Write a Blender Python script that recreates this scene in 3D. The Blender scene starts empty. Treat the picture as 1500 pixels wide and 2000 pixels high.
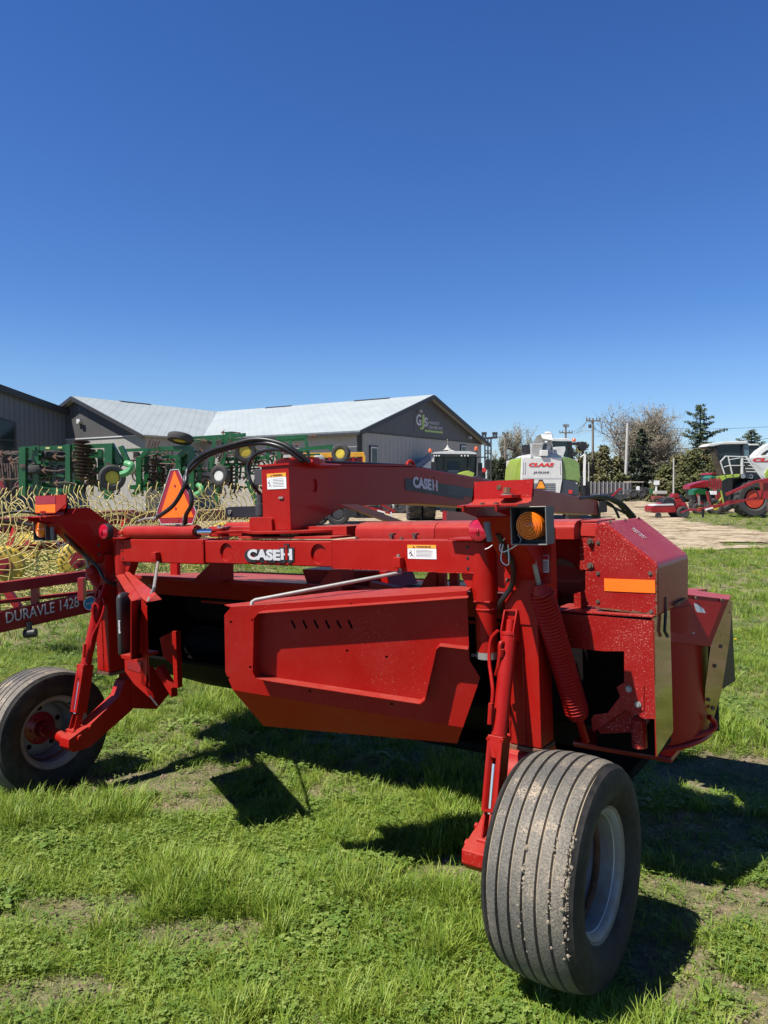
import bpy, bmesh, math, random
from mathutils import Vector, Matrix, noise
random.seed(7)
S = bpy.context.scene
C = S.collection
rad = math.radians
V = Vector
# ------------------------------------------------------------ camera
CZ = 1.70; FPX = 1444.0; PITCH = math.atan(55 / 1444)
cam_d = bpy.data.cameras.new('camera'); cam = bpy.data.objects.new('camera', cam_d); C.objects.link(cam)
cam.location = (0, 0, CZ); cam.rotation_euler = (rad(90) - PITCH, 0, 0)
cam_d.sensor_fit = 'VERTICAL'; cam_d.sensor_height = 36; cam_d.sensor_width = 27; cam_d.lens = FPX * 36 / 2000
cam_d.clip_start = 0.05; cam_d.clip_end = 2000
S.camera = cam
# ------------------------------------------------------------ world and sun
SUN = V((-0.55, -0.33, 1.0)).normalized()
w = bpy.data.worlds.new('World'); S.world = w; w.use_nodes = True
nt = w.node_tree; bg = nt.nodes['Background']
sky = nt.nodes.new('ShaderNodeTexSky'); sky.sky_type = 'NISHITA'; sky.sun_disc = False
sky.sun_elevation = math.asin(SUN.z); sky.sun_rotation = math.atan2(SUN.x, SUN.y)
sky.altitude = 200; sky.air_density = 1.0; sky.dust_density = 0.0; sky.ozone_density = 6.0
# clear dry spring air: the band near the horizon stays blue
tcw = nt.nodes.new('ShaderNodeTexCoord'); sxw = nt.nodes.new('ShaderNodeSeparateXYZ'); nt.links.new(tcw.outputs['Generated'], sxw.inputs[0])
rw = nt.nodes.new('ShaderNodeValToRGB'); nt.links.new(sxw.outputs['Z'], rw.inputs['Fac'])
e = rw.color_ramp.elements
e[0].position = 0.0; e[0].color = (1.05, 1.10, 1.25, 1); e[1].position = 1.0; e[1].color = (.08, .12, .20, 1)
for p_, c_ in ((.05, (1.00, 1.10, 1.28)), (.14, (.88, 1.08, 1.34)), (.22, (.68, .96, 1.34)), (.38, (.60, .90, 1.36)), (.54, (.52, .86, 1.36)), (.66, (.24, .40, .62))):
    q_ = rw.color_ramp.elements.new(p_); q_.color = (*c_, 1)
mw = nt.nodes.new('ShaderNodeMixRGB'); mw.blend_type = 'MULTIPLY'; mw.inputs[0].default_value = 1
nt.links.new(sky.outputs[0], mw.inputs[1]); nt.links.new(rw.outputs[0], mw.inputs[2])
nt.links.new(mw.outputs[0], bg.inputs[0]); bg.inputs[1].default_value = 0.065
sd = bpy.data.lights.new('sun', 'SUN'); sd.energy = 5.0; sd.angle = rad(0.5); sd.color = (1, 0.95, 0.88)
so = bpy.data.objects.new('sun', sd); C.objects.link(so); so.rotation_euler = SUN.to_track_quat('Z', 'Y').to_euler()
so.location = (0, -5, 20)
S.view_settings.view_transform = 'Standard'; S.view_settings.look = 'None'
S.view_settings.exposure = 0.62; S.view_settings.gamma = 1
S.render.engine = 'CYCLES'
S.cycles.max_bounces = 6; S.cycles.diffuse_bounces = 1; S.cycles.transparent_max_bounces = 8
S.render.resolution_x = 768; S.render.resolution_y = 1024

# ------------------------------------------------------------ geometry of the place
def ray(u, v):
    x = (u - 750) / FPX; z = -(v - 1000) / FPX
    c, s = math.cos(PITCH), math.sin(PITCH)
    return V((x, c + z * s, -s + z * c))
def pt(u, v, D):
    r = ray(u, v); return V((0, 0, CZ)) + r * (D / r.y)
MX = V((.8176, -.5759, .0399)).normalized()
MY = V((.5759, .8176, 0)); MY = (MY - MX * MX.dot(MY)).normalized()
MZ = MX.cross(MY)
MO = pt(935, 1058, 3.15 * 2200 / 2235) - MZ * 1.454
RM = Matrix((MX, MY, MZ))          # world -> machine rotation
def msolve(u, v, ax, val):
    r = RM @ ray(u, v); o = RM @ (V((0, 0, CZ)) - MO)
    return o + r * ((val - o[ax]) / r[ax])
def mx(u, v, x): return msolve(u, v, 0, x)
def my(u, v, y): return msolve(u, v, 1, y)
def mz(u, v, z): return msolve(u, v, 2, z)
def mpl(u, v, A, B):
    d = V(B) - V(A); n = V((-d[1], d[0], 0)); r = RM @ ray(u, v); o = RM @ (V((0, 0, CZ)) - MO)
    return o + r * (n.dot(V((A[0], A[1], 0)) - o) / n.dot(r))
def sstep(a, b, x):
    t = min(1, max(0, (x - a) / (b - a))); return t * t * (3 - 2 * t)
def gh(x, y):
    near = MO.z + .033 * (x - MO.x) - .023 * (y - MO.y) - .08
    near = max(-.45, min(.25, near))
    d = math.hypot(x, y)
    wgt = 1 - sstep(9, 26, d)
    b = .035 * noise.noise(V((x * .8, y * .8, 0))) + .015 * noise.noise(V((x * 2.7, y * 2.7, 3)))
    return near * wgt + b * (1 - sstep(10, 30, d))

# ------------------------------------------------------------ materials
MATS = {}
def nodes_of(m):
    m.use_nodes = True; return m.node_tree, m.node_tree.nodes['Principled BSDF']
def mat(name, col, rough=.5, metal=0, var=.15, scale=6, col2=None, coat=0, bump=0, bscale=40, spec=.5, trans=0, emit=None, dust=0, speck=None, speckscale=60, specklo=.02):
    if name in MATS: return MATS[name]
    m = bpy.data.materials.new(name); t, p = nodes_of(m)
    N = t.nodes.new; L = t.links.new
    tc = N('ShaderNodeTexCoord')
    nz = N('ShaderNodeTexNoise'); nz.inputs['Scale'].default_value = scale; nz.inputs['Detail'].default_value = 6; nz.inputs['Roughness'].default_value = .65
    L(tc.outputs['Object'], nz.inputs['Vector'])
    rp = N('ShaderNodeValToRGB'); rp.color_ramp.elements[0].position = .35; rp.color_ramp.elements[1].position = .68
    a = [max(0, c * (1 - var)) for c in col]; b = col2 if col2 else [min(1, c * (1 + var)) for c in col]
    rp.color_ramp.elements[0].color = (*a, 1); rp.color_ramp.elements[1].color = (*b, 1)
    L(nz.outputs['Fac'], rp.inputs['Fac'])
    out = rp.outputs['Color']
    if speck:
        n2 = N('ShaderNodeTexNoise'); n2.inputs['Scale'].default_value = speckscale; n2.inputs['Detail'].default_value = 3
        L(tc.outputs['Object'], n2.inputs['Vector'])
        n3 = N('ShaderNodeTexNoise'); n3.inputs['Scale'].default_value = 3.5; n3.inputs['Detail'].default_value = 2
        L(tc.outputs['Object'], n3.inputs['Vector'])
        ad = N('ShaderNodeMath'); ad.operation = 'MULTIPLY_ADD'; ad.inputs[1].default_value = .35; L(n3.outputs['Fac'], ad.inputs[0]); L(n2.outputs['Fac'], ad.inputs[2])
        r2 = N('ShaderNodeValToRGB'); r2.color_ramp.elements[0].position = .80 - specklo; r2.color_ramp.elements[1].position = .86 - specklo
        L(ad.outputs[0], r2.inputs['Fac'])
        mx_ = N('ShaderNodeMixRGB'); mx_.inputs['Color2'].default_value = (*speck, 1)
        L(r2.outputs['Color'], mx_.inputs['Fac']); L(out, mx_.inputs['Color1']); out = mx_.outputs['Color']
    if dust:
        gm = N('ShaderNodeNewGeometry'); sx = N('ShaderNodeSeparateXYZ'); L(gm.outputs['Normal'], sx.inputs[0])
        mr0 = N('ShaderNodeMapRange'); mr0.inputs['From Min'].default_value = .6; mr0.inputs['From Max'].default_value = 1.0; mr0.inputs['To Max'].default_value = dust; L(sx.outputs['Z'], mr0.inputs['Value'])
        n4 = N('ShaderNodeTexNoise'); n4.inputs['Scale'].default_value = 18; n4.inputs['Detail'].default_value = 7; L(tc.outputs['Object'], n4.inputs['Vector'])
        mu0 = N('ShaderNodeMath'); mu0.operation = 'MULTIPLY'; L(mr0.outputs[0], mu0.inputs[0]); L(n4.outputs['Fac'], mu0.inputs[1])
        n5 = N('ShaderNodeTexNoise'); n5.inputs['Scale'].default_value = 4; n5.inputs['Detail'].default_value = 9; n5.inputs['Roughness'].default_value = .75; L(tc.outputs['Object'], n5.inputs['Vector'])
        r5 = N('ShaderNodeMapRange'); r5.inputs['From Min'].default_value = .50; r5.inputs['From Max'].default_value = .80; r5.inputs['To Max'].default_value = .09; L(n5.outputs['Fac'], r5.inputs['Value'])
        a5 = N('ShaderNodeMath'); a5.operation = 'ADD'; L(mu0.outputs[0], a5.inputs[0]); L(r5.outputs[0], a5.inputs[1])
        md = N('ShaderNodeMixRGB'); md.inputs['Color2'].default_value = (.40, .17, .13, 1); L(a5.outputs[0], md.inputs['Fac']); L(out, md.inputs['Color1']); out = md.outputs['Color']
    L(out, p.inputs['Base Color'])
    mr = N('ShaderNodeMapRange'); mr.inputs['To Min'].default_value = max(0.02, rough - .08); mr.inputs['To Max'].default_value = min(1, rough + .12)
    L(nz.outputs['Fac'], mr.inputs['Value']); L(mr.outputs[0], p.inputs['Roughness'])
    p.inputs['Metallic'].default_value = metal
    p.inputs['Specular IOR Level'].default_value = spec
    if coat:
        p.inputs['Coat Weight'].default_value = coat; p.inputs['Coat Roughness'].default_value = .07
    if trans: p.inputs['Transmission Weight'].default_value = trans
    if bump:
        nb = N('ShaderNodeTexNoise'); nb.inputs['Scale'].default_value = bscale; nb.inputs['Detail'].default_value = 4
        L(tc.outputs['Object'], nb.inputs['Vector'])
        bp = N('ShaderNodeBump'); bp.inputs['Strength'].default_value = bump; bp.inputs['Distance'].default_value = .01
        L(nb.outputs['Fac'], bp.inputs['Height']); L(bp.outputs[0], p.inputs['Normal'])
    m.diffuse_color = (*col, 1)
    MATS[name] = m; return m
RED = mat('red_paint', (.37, .006, .003), .40, 0, .16, 5, (.33, .011, .007), coat=.08, spec=.18, dust=.42, speck=(.38, .07, .05), speckscale=140, specklo=-.055)
REDD = mat('red_paint_dusty', (.33, .008, .007), .42, 0, .2, 7, (.29, .016, .013), coat=.16, spec=.16, dust=.32, speck=(.47, .15, .12), speckscale=170, specklo=.025)
REDF = mat('red_paint_faded', (.37, .012, .009), .42, 0, .14, 7, (.35, .024, .017), coat=.08, spec=.18, dust=.55)
REDB = mat('red_paint_background', (.27, .009, .012), .4, 0, .2, 3, coat=.3)
REDK = mat('red_fabric_retro', (.30, .012, .03), .3, 0, .1, 20)
RUSTR = mat('rusty_brown_steel', (.13, .06, .03), .85, 0, .4, 14, (.22, .11, .06), bump=.4)
BLK = mat('black_rubber_plastic', (.018, .018, .02), .5, 0, .3, 8)
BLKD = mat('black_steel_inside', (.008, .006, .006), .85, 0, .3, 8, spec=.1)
HOSE = mat('black_hose_rubber', (.015, .015, .016), .38, 0, .3, 30)
ZINC = mat('grey_zinc_steel', (.30, .29, .27), .55, .35, .2, 30)
CHROME = mat('chrome_rod', (.75, .76, .78), .1, 1, .03, 4)
RIM = mat('grey_white_rim', (.33, .34, .35), .45, 0, .2, 11, (.22, .18, .14), bump=.2)
ORANGE = mat('fluorescent_orange', (1.0, .165, .004), .45, 0, .04, 4)
AMBER = mat('amber_lens', (.80, .17, .005), .14, 0, .1, 40, coat=.6)
REDLENS = mat('red_lens', (.45, .008, .03), .12, 0, .2, 40, coat=.8)
WHITE = mat('white_decal', (.78, .78, .76), .5, 0, .05, 9)
DECY = mat('decal_orange_yellow', (.85, .36, .03), .5, 0, .05, 9)
DARKT = mat('decal_black', (.02, .02, .022), .5, 0, .1, 9)
LGREY = mat('decal_grey', (.55, .55, .56), .45, 0, .05, 9)
YEL = mat('yellow_paint', (.62, .44, .06), .45, 0, .15, 6, coat=.2)
TINE = mat('pale_yellow_tine', (.58, .43, .09), .45, 0, .25, 12, (.70, .58, .24))
GRN = mat('green_paint', (.010, .105, .028), .4, 0, .2, 3, (.014, .12, .034), coat=.3)
JYEL = mat('wheel_yellow', (.60, .46, .05), .45, 0, .2, 6)
LIME = mat('lime_paint', (.33, .44, .06), .4, 0, .1, 3, coat=.3)
OFFW = mat('off_white_paint', (.66, .66, .63), .4, 0, .08, 3, coat=.2)
GLASS = mat('dark_cab_glass', (.018, .03, .034), .05, 0, .1, 2, spec=.4)
DGREY = mat('dark_grey_plastic', (.05, .052, .056), .5, 0, .2, 4)
TIREB = mat('far_tyre_rubber', (.045, .043, .042), .8, 0, .3, 5, bump=.3)
STEEL = mat('brown_worn_steel', (.10, .065, .05), .7, .2, .4, 8, (.17, .12, .10))
CONC = mat('grey_concrete_pole', (.42, .41, .38), .8, 0, .1, 4)
WOODP = mat('weathered_pole_wood', (.20, .17, .13), .85, 0, .2, 6)

def tyre_mat():
    m = bpy.data.materials.new('dusty_black_tyre'); t, p = nodes_of(m); N = t.nodes.new; L = t.links.new
    tc = N('ShaderNodeTexCoord')
    n1 = N('ShaderNodeTexNoise'); n1.inputs['Scale'].default_value = 6.5; n1.inputs['Detail'].default_value = 10; n1.inputs['Roughness'].default_value = .7
    L(tc.outputs['Object'], n1.inputs['Vector'])
    n2 = N('ShaderNodeTexNoise'); n2.inputs['Scale'].default_value = 170; n2.inputs['Detail'].default_value = 4
    L(tc.outputs['Object'], n2.inputs['Vector'])
    r0 = N('ShaderNodeValToRGB'); r0.color_ramp.elements[0].position = .3; r0.color_ramp.elements[1].position = .75
    r0.color_ramp.elements[0].color = (.075, .073, .070, 1); r0.color_ramp.elements[1].color = (.23, .215, .185, 1)
    L(n2.outputs['Fac'], r0.inputs['Fac'])
    r1 = N('ShaderNodeValToRGB'); r1.color_ramp.elements[0].position = .56; r1.color_ramp.elements[1].position = .66
    L(n1.outputs['Fac'], r1.inputs['Fac'])
    n3 = N('ShaderNodeTexNoise'); n3.inputs['Scale'].default_value = 3.2; n3.inputs['Detail'].default_value = 7; L(tc.outputs['Object'], n3.inputs['Vector'])
    r3 = N('ShaderNodeValToRGB'); r3.color_ramp.elements[0].position = .35; r3.color_ramp.elements[1].position = .65; r3.color_ramp.elements[0].color = (.62, .62, .62, 1); r3.color_ramp.elements[1].color = (1.45, 1.33, 1.15, 1); L(n3.outputs['Fac'], r3.inputs['Fac'])
    m3 = N('ShaderNodeMixRGB'); m3.blend_type = 'MULTIPLY'; m3.inputs[0].default_value = 1; L(r0.outputs['Color'], m3.inputs[1]); L(r3.outputs['Color'], m3.inputs[2])
    mul = N('ShaderNodeMath'); mul.operation = 'MULTIPLY'; L(r1.outputs['Color'], mul.inputs[0])
    mr = N('ShaderNodeMapRange'); mr.inputs['From Min'].default_value = .42; mr.inputs['From Max'].default_value = .58; L(n2.outputs['Fac'], mr.inputs['Value']); L(mr.outputs[0], mul.inputs[1])
    mxn = N('ShaderNodeMixRGB'); mxn.inputs['Color2'].default_value = (.44, .34, .235, 1)
    L(mul.outputs[0], mxn.inputs['Fac']); L(m3.outputs[0], mxn.inputs['Color1']); L(mxn.outputs['Color'], p.inputs['Base Color'])
    p.inputs['Roughness'].default_value = .72
    bp = N('ShaderNodeBump'); bp.inputs['Strength'].default_value = .5; bp.inputs['Distance'].default_value = .004
    L(n2.outputs['Fac'], bp.inputs['Height']); L(bp.outputs[0], p.inputs['Normal'])
    return m
TYRE = tyre_mat()
GLOSSR = mat('glossy_red_paint', (.26, .010, .004), .22, 0, .1, 5, (.24, .012, .006), coat=1.0, spec=.5)
SIDEW = mat('black_tyre_sidewall', (.022, .022, .022), .7, 0, .4, 10, (.05, .045, .04), spec=.25, bump=.25)
GROOVE = mat('pale_dry_mud', (.40, .33, .24), .95, 0, .3, 30, (.26, .22, .16), bump=.8)

# ------------------------------------------------------------ mesh helpers
class MB:
    def __init__(s): s.v = []; s.f = []; s.mi = []; s.cur = 0
    def add(s, vs, fs):
        o = len(s.v); s.v += [tuple(p) for p in vs]
        for f in fs: s.f.append([i + o for i in f]); s.mi.append(s.cur)
        return s
    def box(s, lo, hi):
        x0, y0, z0 = lo; x1, y1, z1 = hi
        return s.hexa([(x0,y0,z0),(x1,y0,z0),(x1,y1,z0),(x0,y1,z0),(x0,y0,z1),(x1,y0,z1),(x1,y1,z1),(x0,y1,z1)])
    def hexa(s, p): return s.add(p, [(0,3,2,1),(4,5,6,7),(0,1,5,4),(1,2,6,5),(2,3,7,6),(3,0,4,7)])
    def prism(s, pts, vec):
        n = len(pts); vec = V(vec); a = [V(p) for p in pts]; b = [p + vec for p in a]
        return s.add(a + b, [list(range(n))[::-1], list(range(n, 2*n))] + [(i, (i+1) % n, n + (i+1) % n, n + i) for i in range(n)])
    def bar(s, p0, p1, w_, h_, up=(0, 0, 1)):
        p0 = V(p0); p1 = V(p1); d = (p1 - p0).normalized(); up = V(up)
        if abs(d.dot(up)) > .98: up = V((0, 1, 0))
        sx = d.cross(up).normalized() * w_ / 2; sy = sx.cross(d).normalized() * h_ / 2
        return s.hexa([p0-sx-sy, p0+sx-sy, p1+sx-sy, p1-sx-sy, p0-sx+sy, p0+sx+sy, p1+sx+sy, p1-sx+sy])
    def lathe(s, c, axis, prof, n=24, close=False, cap=True):
        c = V(c); a = V(axis).normalized(); u = a.orthogonal().normalized(); w_ = a.cross(u)
        vs = []; k = len(prof)
        for i in range(n):
            t = 2 * math.pi * i / n; d = u * math.cos(t) + w_ * math.sin(t)
            for (h, r) in prof: vs.append(c + a * h + d * r)
        fs = []
        for i in range(n):
            j = (i + 1) % n
            for q in range(k - 1): fs.append((i*k+q, i*k+q+1, j*k+q+1, j*k+q))
            if close: fs.append((i*k+k-1, i*k, j*k, j*k+k-1))
        if not close and cap:
            if prof[0][1] > 1e-5: fs.append([i*k for i in range(n)])
            if prof[-1][1] > 1e-5: fs.append([i*k+k-1 for i in range(n)][::-1])
        return s.add(vs, fs)
    def cyl(s, p0, p1, r0, r1=None, n=16):
        p0 = V(p0); p1 = V(p1); r1 = r0 if r1 is None else r1
        return s.lathe(p0, p1 - p0, [(0, r0), ((p1-p0).length, r1)], n)
    def tube(s, pts, r, n=8, taper=1.0, smooth=0):
        pts = [V(p) for p in pts]
        if smooth:
            q = []
            P = [pts[0]] + pts + [pts[-1]]
            for i in range(1, len(P) - 2):
                for k in range(smooth):
                    t = k / smooth; a, b, c, d = P[i-1], P[i], P[i+1], P[i+2]
                    q.append(.5*((2*b) + (c-a)*t + (2*a-5*b+4*c-d)*t*t + (3*b-a-3*c+d)*t**3))
            q.append(pts[-1]); pts = q
        m = len(pts); vs = []; up = None
        for i, p in enumerate(pts):
            d = (pts[min(i+1, m-1)] - pts[max(i-1, 0)]).normalized()
            if up is None: up = d.orthogonal().normalized()
            up = (up - d * up.dot(d)).normalized() if (up - d * up.dot(d)).length > 1e-6 else d.orthogonal().normalized()
            w_ = d.cross(up); rr = r * (1 + (taper - 1) * i / max(1, m - 1))
            for k in range(n):
                t = 2 * math.pi * k / n; vs.append(p + up * math.cos(t) * rr + w_ * math.sin(t) * rr)
        fs = [(i*n+k, i*n+(k+1) % n, (i+1)*n+(k+1) % n, (i+1)*n+k) for i in range(m-1) for k in range(n)]
        if n > 2: fs += [list(range(n))[::-1], [(m-1)*n+k for k in range(n)]]
        return s.add(vs, fs)
    def build(s, name, m, parent=None, bevel=0, angle=38, fix=True, seg=2):
        me = bpy.data.meshes.new(name); me.from_pydata(s.v, [], s.f); me.update()
        ms = m if isinstance(m, (list, tuple)) else [m]
        for q in ms: me.materials.append(q)
        if len(ms) > 1: me.polygons.foreach_set('material_index', s.mi)
        if fix:
            b = bmesh.new(); b.from_mesh(me); bmesh.ops.recalc_face_normals(b, faces=b.faces)
            if bevel:
                es = [e for e in b.edges if len(e.link_faces) == 2 and e.calc_face_angle(0) > .6]
                bmesh.ops.bevel(b, geom=es, offset=bevel, segments=seg, affect='EDGES', profile=.5, clamp_overlap=True)
            b.to_mesh(me); b.free()
        me.polygons.foreach_set('use_smooth', [True] * len(me.polygons))
        me.set_sharp_from_angle(angle=rad(angle))
        o = bpy.data.objects.new(name, me); C.objects.link(o)
        if parent: o.parent = parent
        if bevel: wn = o.modifiers.new('wn', 'WEIGHTED_NORMAL'); wn.keep_sharp = True; wn.weight = 100
        return o
def _split(self, name, m, parent=None, bevel=0):
    """each loose piece becomes an object of its own"""
    par = list(range(len(self.v)))
    def fd(a):
        while par[a] != a: par[a] = par[par[a]]; a = par[a]
        return a
    for f in self.f:
        for q in f[1:]: par[fd(q)] = fd(f[0])
    groups = {}
    for f in self.f: groups.setdefault(fd(f[0]), []).append(f)
    out = []
    for fs in groups.values():
        ids = sorted({i for f in fs for i in f}); mp = {i: k for k, i in enumerate(ids)}
        b = MB(); b.add([self.v[i] for i in ids], [[mp[i] for i in f] for f in fs]); out.append(b.build(name, m, parent, bevel))
    return out[0]
MB.build_split = _split
def mb(): return MB()
def tag(o, label=None, cat=None, group=None, kind=None):
    if label: o['label'] = label
    if cat: o['category'] = cat
    if group: o['group'] = group
    if kind: o['kind'] = kind
    return o
def empty(name, loc, rz=0, label=None, cat=None, group=None):
    o = bpy.data.objects.new(name, None); C.objects.link(o); o.location = loc; o.rotation_euler = (0, 0, rz); o.empty_display_size = .3
    return tag(o, label, cat, group)
def copy_tree(o, parent=None):
    c = o.copy(); C.objects.link(c); c.parent = parent
    for ch in list(o.children): copy_tree(ch, c)
    return c
def cut(o, cutter):
    md = o.modifiers.new('b', 'BOOLEAN'); md.object = cutter; md.operation = 'DIFFERENCE'; md.solver = 'EXACT'
    cp = cutter.parent; cutter.parent = o.parent
    dg = bpy.context.evaluated_depsgraph_get(); dg.update()
    me = bpy.data.meshes.new_from_object(o.evaluated_get(dg)); o.modifiers.clear(); old = o.data; o.data = me
    me.set_sharp_from_angle(angle=rad(38)); me.name = old.name
    wn = o.modifiers.new('wn', 'WEIGHTED_NORMAL'); wn.keep_sharp = True; wn.weight = 100
    bpy.data.objects.remove(cutter)
    return o
def text(name, body, org, xd, yd, width, height, m, parent=None, ext=.0015, fat=0.0, shear=0.0, spacing=1.0):
    cu = bpy.data.curves.new(name, 'FONT'); cu.body = body; cu.extrude = .02; cu.offset = fat; cu.shear = shear; cu.space_character = spacing
    cu.resolution_u = 3
    t = bpy.data.objects.new(name, cu); C.objects.link(t)
    dg = bpy.context.evaluated_depsgraph_get(); dg.update()
    me = bpy.data.meshes.new_from_object(t.evaluated_get(dg)); bpy.data.objects.remove(t)
    xs = [v.co.x for v in me.vertices]; ys = [v.co.y for v in me.vertices]
    x0, x1, y0, y1 = min(xs), max(xs), min(ys), max(ys)
    xd = V(xd).normalized(); yd = V(yd).normalized(); zd = xd.cross(yd).normalized(); org = V(org)
    for v in me.vertices:
        a = (v.co.x - x0) / (x1 - x0) * width; b = (v.co.y - y0) / (y1 - y0) * height; c = (v.co.z / .02) * ext
        v.co = org + xd * a + yd * b + zd * c
    me.materials.clear(); me.materials.append(m)
    o = bpy.data.objects.new(name, me); C.objects.link(o)
    if parent: o.parent = parent
    return o
def quad(org, xd, yd, w_, h_, t=.002):
    xd = V(xd).normalized(); yd = V(yd).normalized(); n = xd.cross(yd).normalized() * t; org = V(org)
    return mb().prism([org, org + xd*w_, org + xd*w_ + yd*h_, org + yd*h_], n)
RIBS = [(-.150, .365)]
def rib_profile(w_, R, rr, ng=6, gd=.012, gw=.0035):
    """(axial, radius) outline of a rib-tread tyre, bead to bead"""
    h = w_ / 2; P = [(-h*.62, rr), (-h*.80, rr + (R-rr)*.12), (-h*.98, rr + (R-rr)*.42), (-h*1.0, rr + (R-rr)*.62), (-h*.93, rr + (R-rr)*.84), (-h*.85, R*.948)]
    tw = h * .80
    def cr(x): return R - (abs(x) / tw) ** 2.4 * R * .042
    xs = [-tw + 2 * tw * i / ng for i in range(ng + 1)]
    for i, x in enumerate(xs):
        P += [(x - gw*1.6, cr(x)), (x - gw*.8, cr(x) - gd), (x + gw*.8, cr(x) - gd), (x + gw*1.6, cr(x))]
        if i < ng: P += [(x + tw/ng, cr(x + tw/ng) + .001)]
    P += [(-a, b) for (a, b) in [(-h*.85, R*.948), (-h*.93, rr + (R-rr)*.84), (-h*1.0, rr + (R-rr)*.62), (-h*.98, rr + (R-rr)*.42), (-h*.80, rr + (R-rr)*.12), (-h*.62, rr)]]
    return P

# ============================================================ the mower conditioner in front
M = empty('mower_conditioner', MO, 0, 'big red pull-type mower conditioner standing closest on the grass, seen from behind', 'mower conditioner')
M.rotation_euler = Matrix((MX, MY, MZ)).transposed().to_euler()
def mir(p): return V((-2.5 - p[0], p[1], p[2]))
def both(fn):
    fn(lambda p: V(p)); fn(mir)
xh, yh, zh = V((1,0,0)), V((0,1,0)), V((0,0,1))
# --- cross beam
b = mb(); b.box((-1.72, .012, 1.325), (-.80, .15, 1.45)); beam = b.build('main_beam', RED, M, .006)
k = mb()
for u in (442, 622):
    c = my(u, 1083, .012); k.cyl((c.x, -.02, 1.388), (c.x, .026, 1.388), .050, n=40)
cut(beam, k.build('cutter', RED, M))
b = mb(); b.box((-.80, 0, 1.318), (.02, .155, 1.457)); b.build('beam_sleeve', RED, M, .008)
b = mb(); b.box((-2.52, 0, 1.318), (-1.72, .155, 1.457)); b.build('beam_sleeve', RED, M, .008)
text('maker_decal_back', 'CASE IH', my(478, 1096, .008) + V((0, 0, -.004)), xh, zh, .335, .068, DARKT, M, .0015, .10)
o = text('maker_decal', 'CASE', my(484, 1094, .004) + zh*.002, xh, zh, .235, .056, LGREY, M, .002, .05)
e0 = my(548, 1094, .004); ez0, ez1 = e0.z + .002, e0.z + .058
b = mb(); b.prism([(e0.x - .010, .0075, ez0 - .008), (e0.x + .088, .0075, ez0 - .008), (e0.x + .092, .0075, ez1 + .006), (e0.x + .058, .0075, ez1 + .008), (e0.x + .058, .0075, ez1 + .026), (e0.x + .024, .0075, ez1 + .026), (e0.x + .024, .0075, ez1 + .006), (e0.x - .010, .0075, ez1 + .006)], (0, .002, 0)); b.build('emblem_backing', DARKT, M)
for x0_ in (.002, .060):
    b = mb(); b.box((e0.x + x0_, .0040, ez0), (e0.x + x0_ + .020, .0068, ez1)); b.build('emblem_letter', LGREY, M)
for x0_, w_ in ((.022, .008), (.052, .008)):
    b = mb(); b.box((e0.x + x0_, .0042, ez0 + .022), (e0.x + x0_ + w_, .0068, ez0 + .034)); b.build('emblem_letter', LGREY, M)
b = mb(); b.box((e0.x + .0335, .0036, ez0), (e0.x + .0485, .0066, ez1)); b.build('emblem_bar', RED, M)
b = mb(); b.box((e0.x + .0335, .0036, ez1 + .005), (e0.x + .0485, .0066, ez1 + .019)); b.build('emblem_bar', RED, M)
# caution decal on the sleeve
def caution(parent, org, xd, yd, w_, h_, seed=1):
    n = xd.cross(yd).normalized()
    d = quad(org, xd, yd, w_, h_, .0012).build('caution_decal', WHITE, parent)
    mbx = quad(org + n*.0014 + yd*(h_*.76), xd, yd, w_, h_*.24, .0008); mbx.build('decal_band', DECY, d)
    text('decal_heading', '\u25B2WARNING' if False else 'WARNING', org + n*.0026 + yd*(h_*.80) + xd*(w_*.30), xd, yd, w_*.52, h_*.14, DARKT, d, .0004, .03)
    t = mb(); c = org + n*.0026 + yd*(h_*.80) + xd*(w_*.19)
    t.prism([c, c + xd*(w_*.08), c + xd*(w_*.04) + yd*(h_*.14)], n*.0004)
    rnd = random.Random(seed)
    for i in range(6):
        y = h_*(.62 - i*.095); t.prism([org + n*.0015 + xd*(w_*.30) + yd*y, org + n*.0015 + xd*(w_*(.30 + rnd.uniform(.35, .62))) + yd*y, org + n*.0015 + xd*(w_*(.88)) + yd*(y + h_*.022), org + n*.0015 + xd*(w_*.30) + yd*(y + h_*.022)], n*.0003)
    t.prism([org + n*.0015 + xd*(w_*.245) + yd*(h_*.05), org + n*.0015 + xd*(w_*.252) + yd*(h_*.05), org + n*.0015 + xd*(w_*.252) + yd*(h_*.7), org + n*.0015 + xd*(w_*.245) + yd*(h_*.7)], n*.0003)
    for (a, c_, e, f) in [(.06, .5, .16, .35), (.16, .35, .09, .18), (.14, .3, .2, .17), (.10, .62, .15, .52), (.05, .36, .13, .46)]:
        t.bar(org + n*.0018 + xd*(w_*a) + yd*(h_*c_), org + n*.0018 + xd*(w_*e) + yd*(h_*f), w_*.022, .0006, n)
    t.build('decal_print', DARKT, d)
q0 = my(797, 1091, 0); q1 = my(852, 1062, 0)
caution(M, q0 + V((0, -.0005, 0)), xh, zh, q1.x - q0.x, .062)
def bolt(c, n_, r=.008, h=.008, par=None, m=STEEL):
    b = mb(); c = V(c); n_ = V(n_).normalized(); b.lathe(c, n_, [(0, r * 1.5), (h * .25, r * 1.5), (h * .25, r), (h, r), (h, 0)], 6 if r > .006 else 8); return b.build('bolt', m, par or M)
def weld(p0, p1, r=.004, seed=0):
    p0, p1 = V(p0), V(p1); n_ = max(3, int((p1 - p0).length / .007)); rn_ = random.Random(seed)
    b = mb(); b.tube([p0.lerp(p1, k / n_) + V((rn_.gauss(0, .0007), rn_.gauss(0, .0007), rn_.gauss(0, .0007))) for k in range(n_ + 1)], r, 6); return b.build('weld_bead', RED, M)
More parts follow.
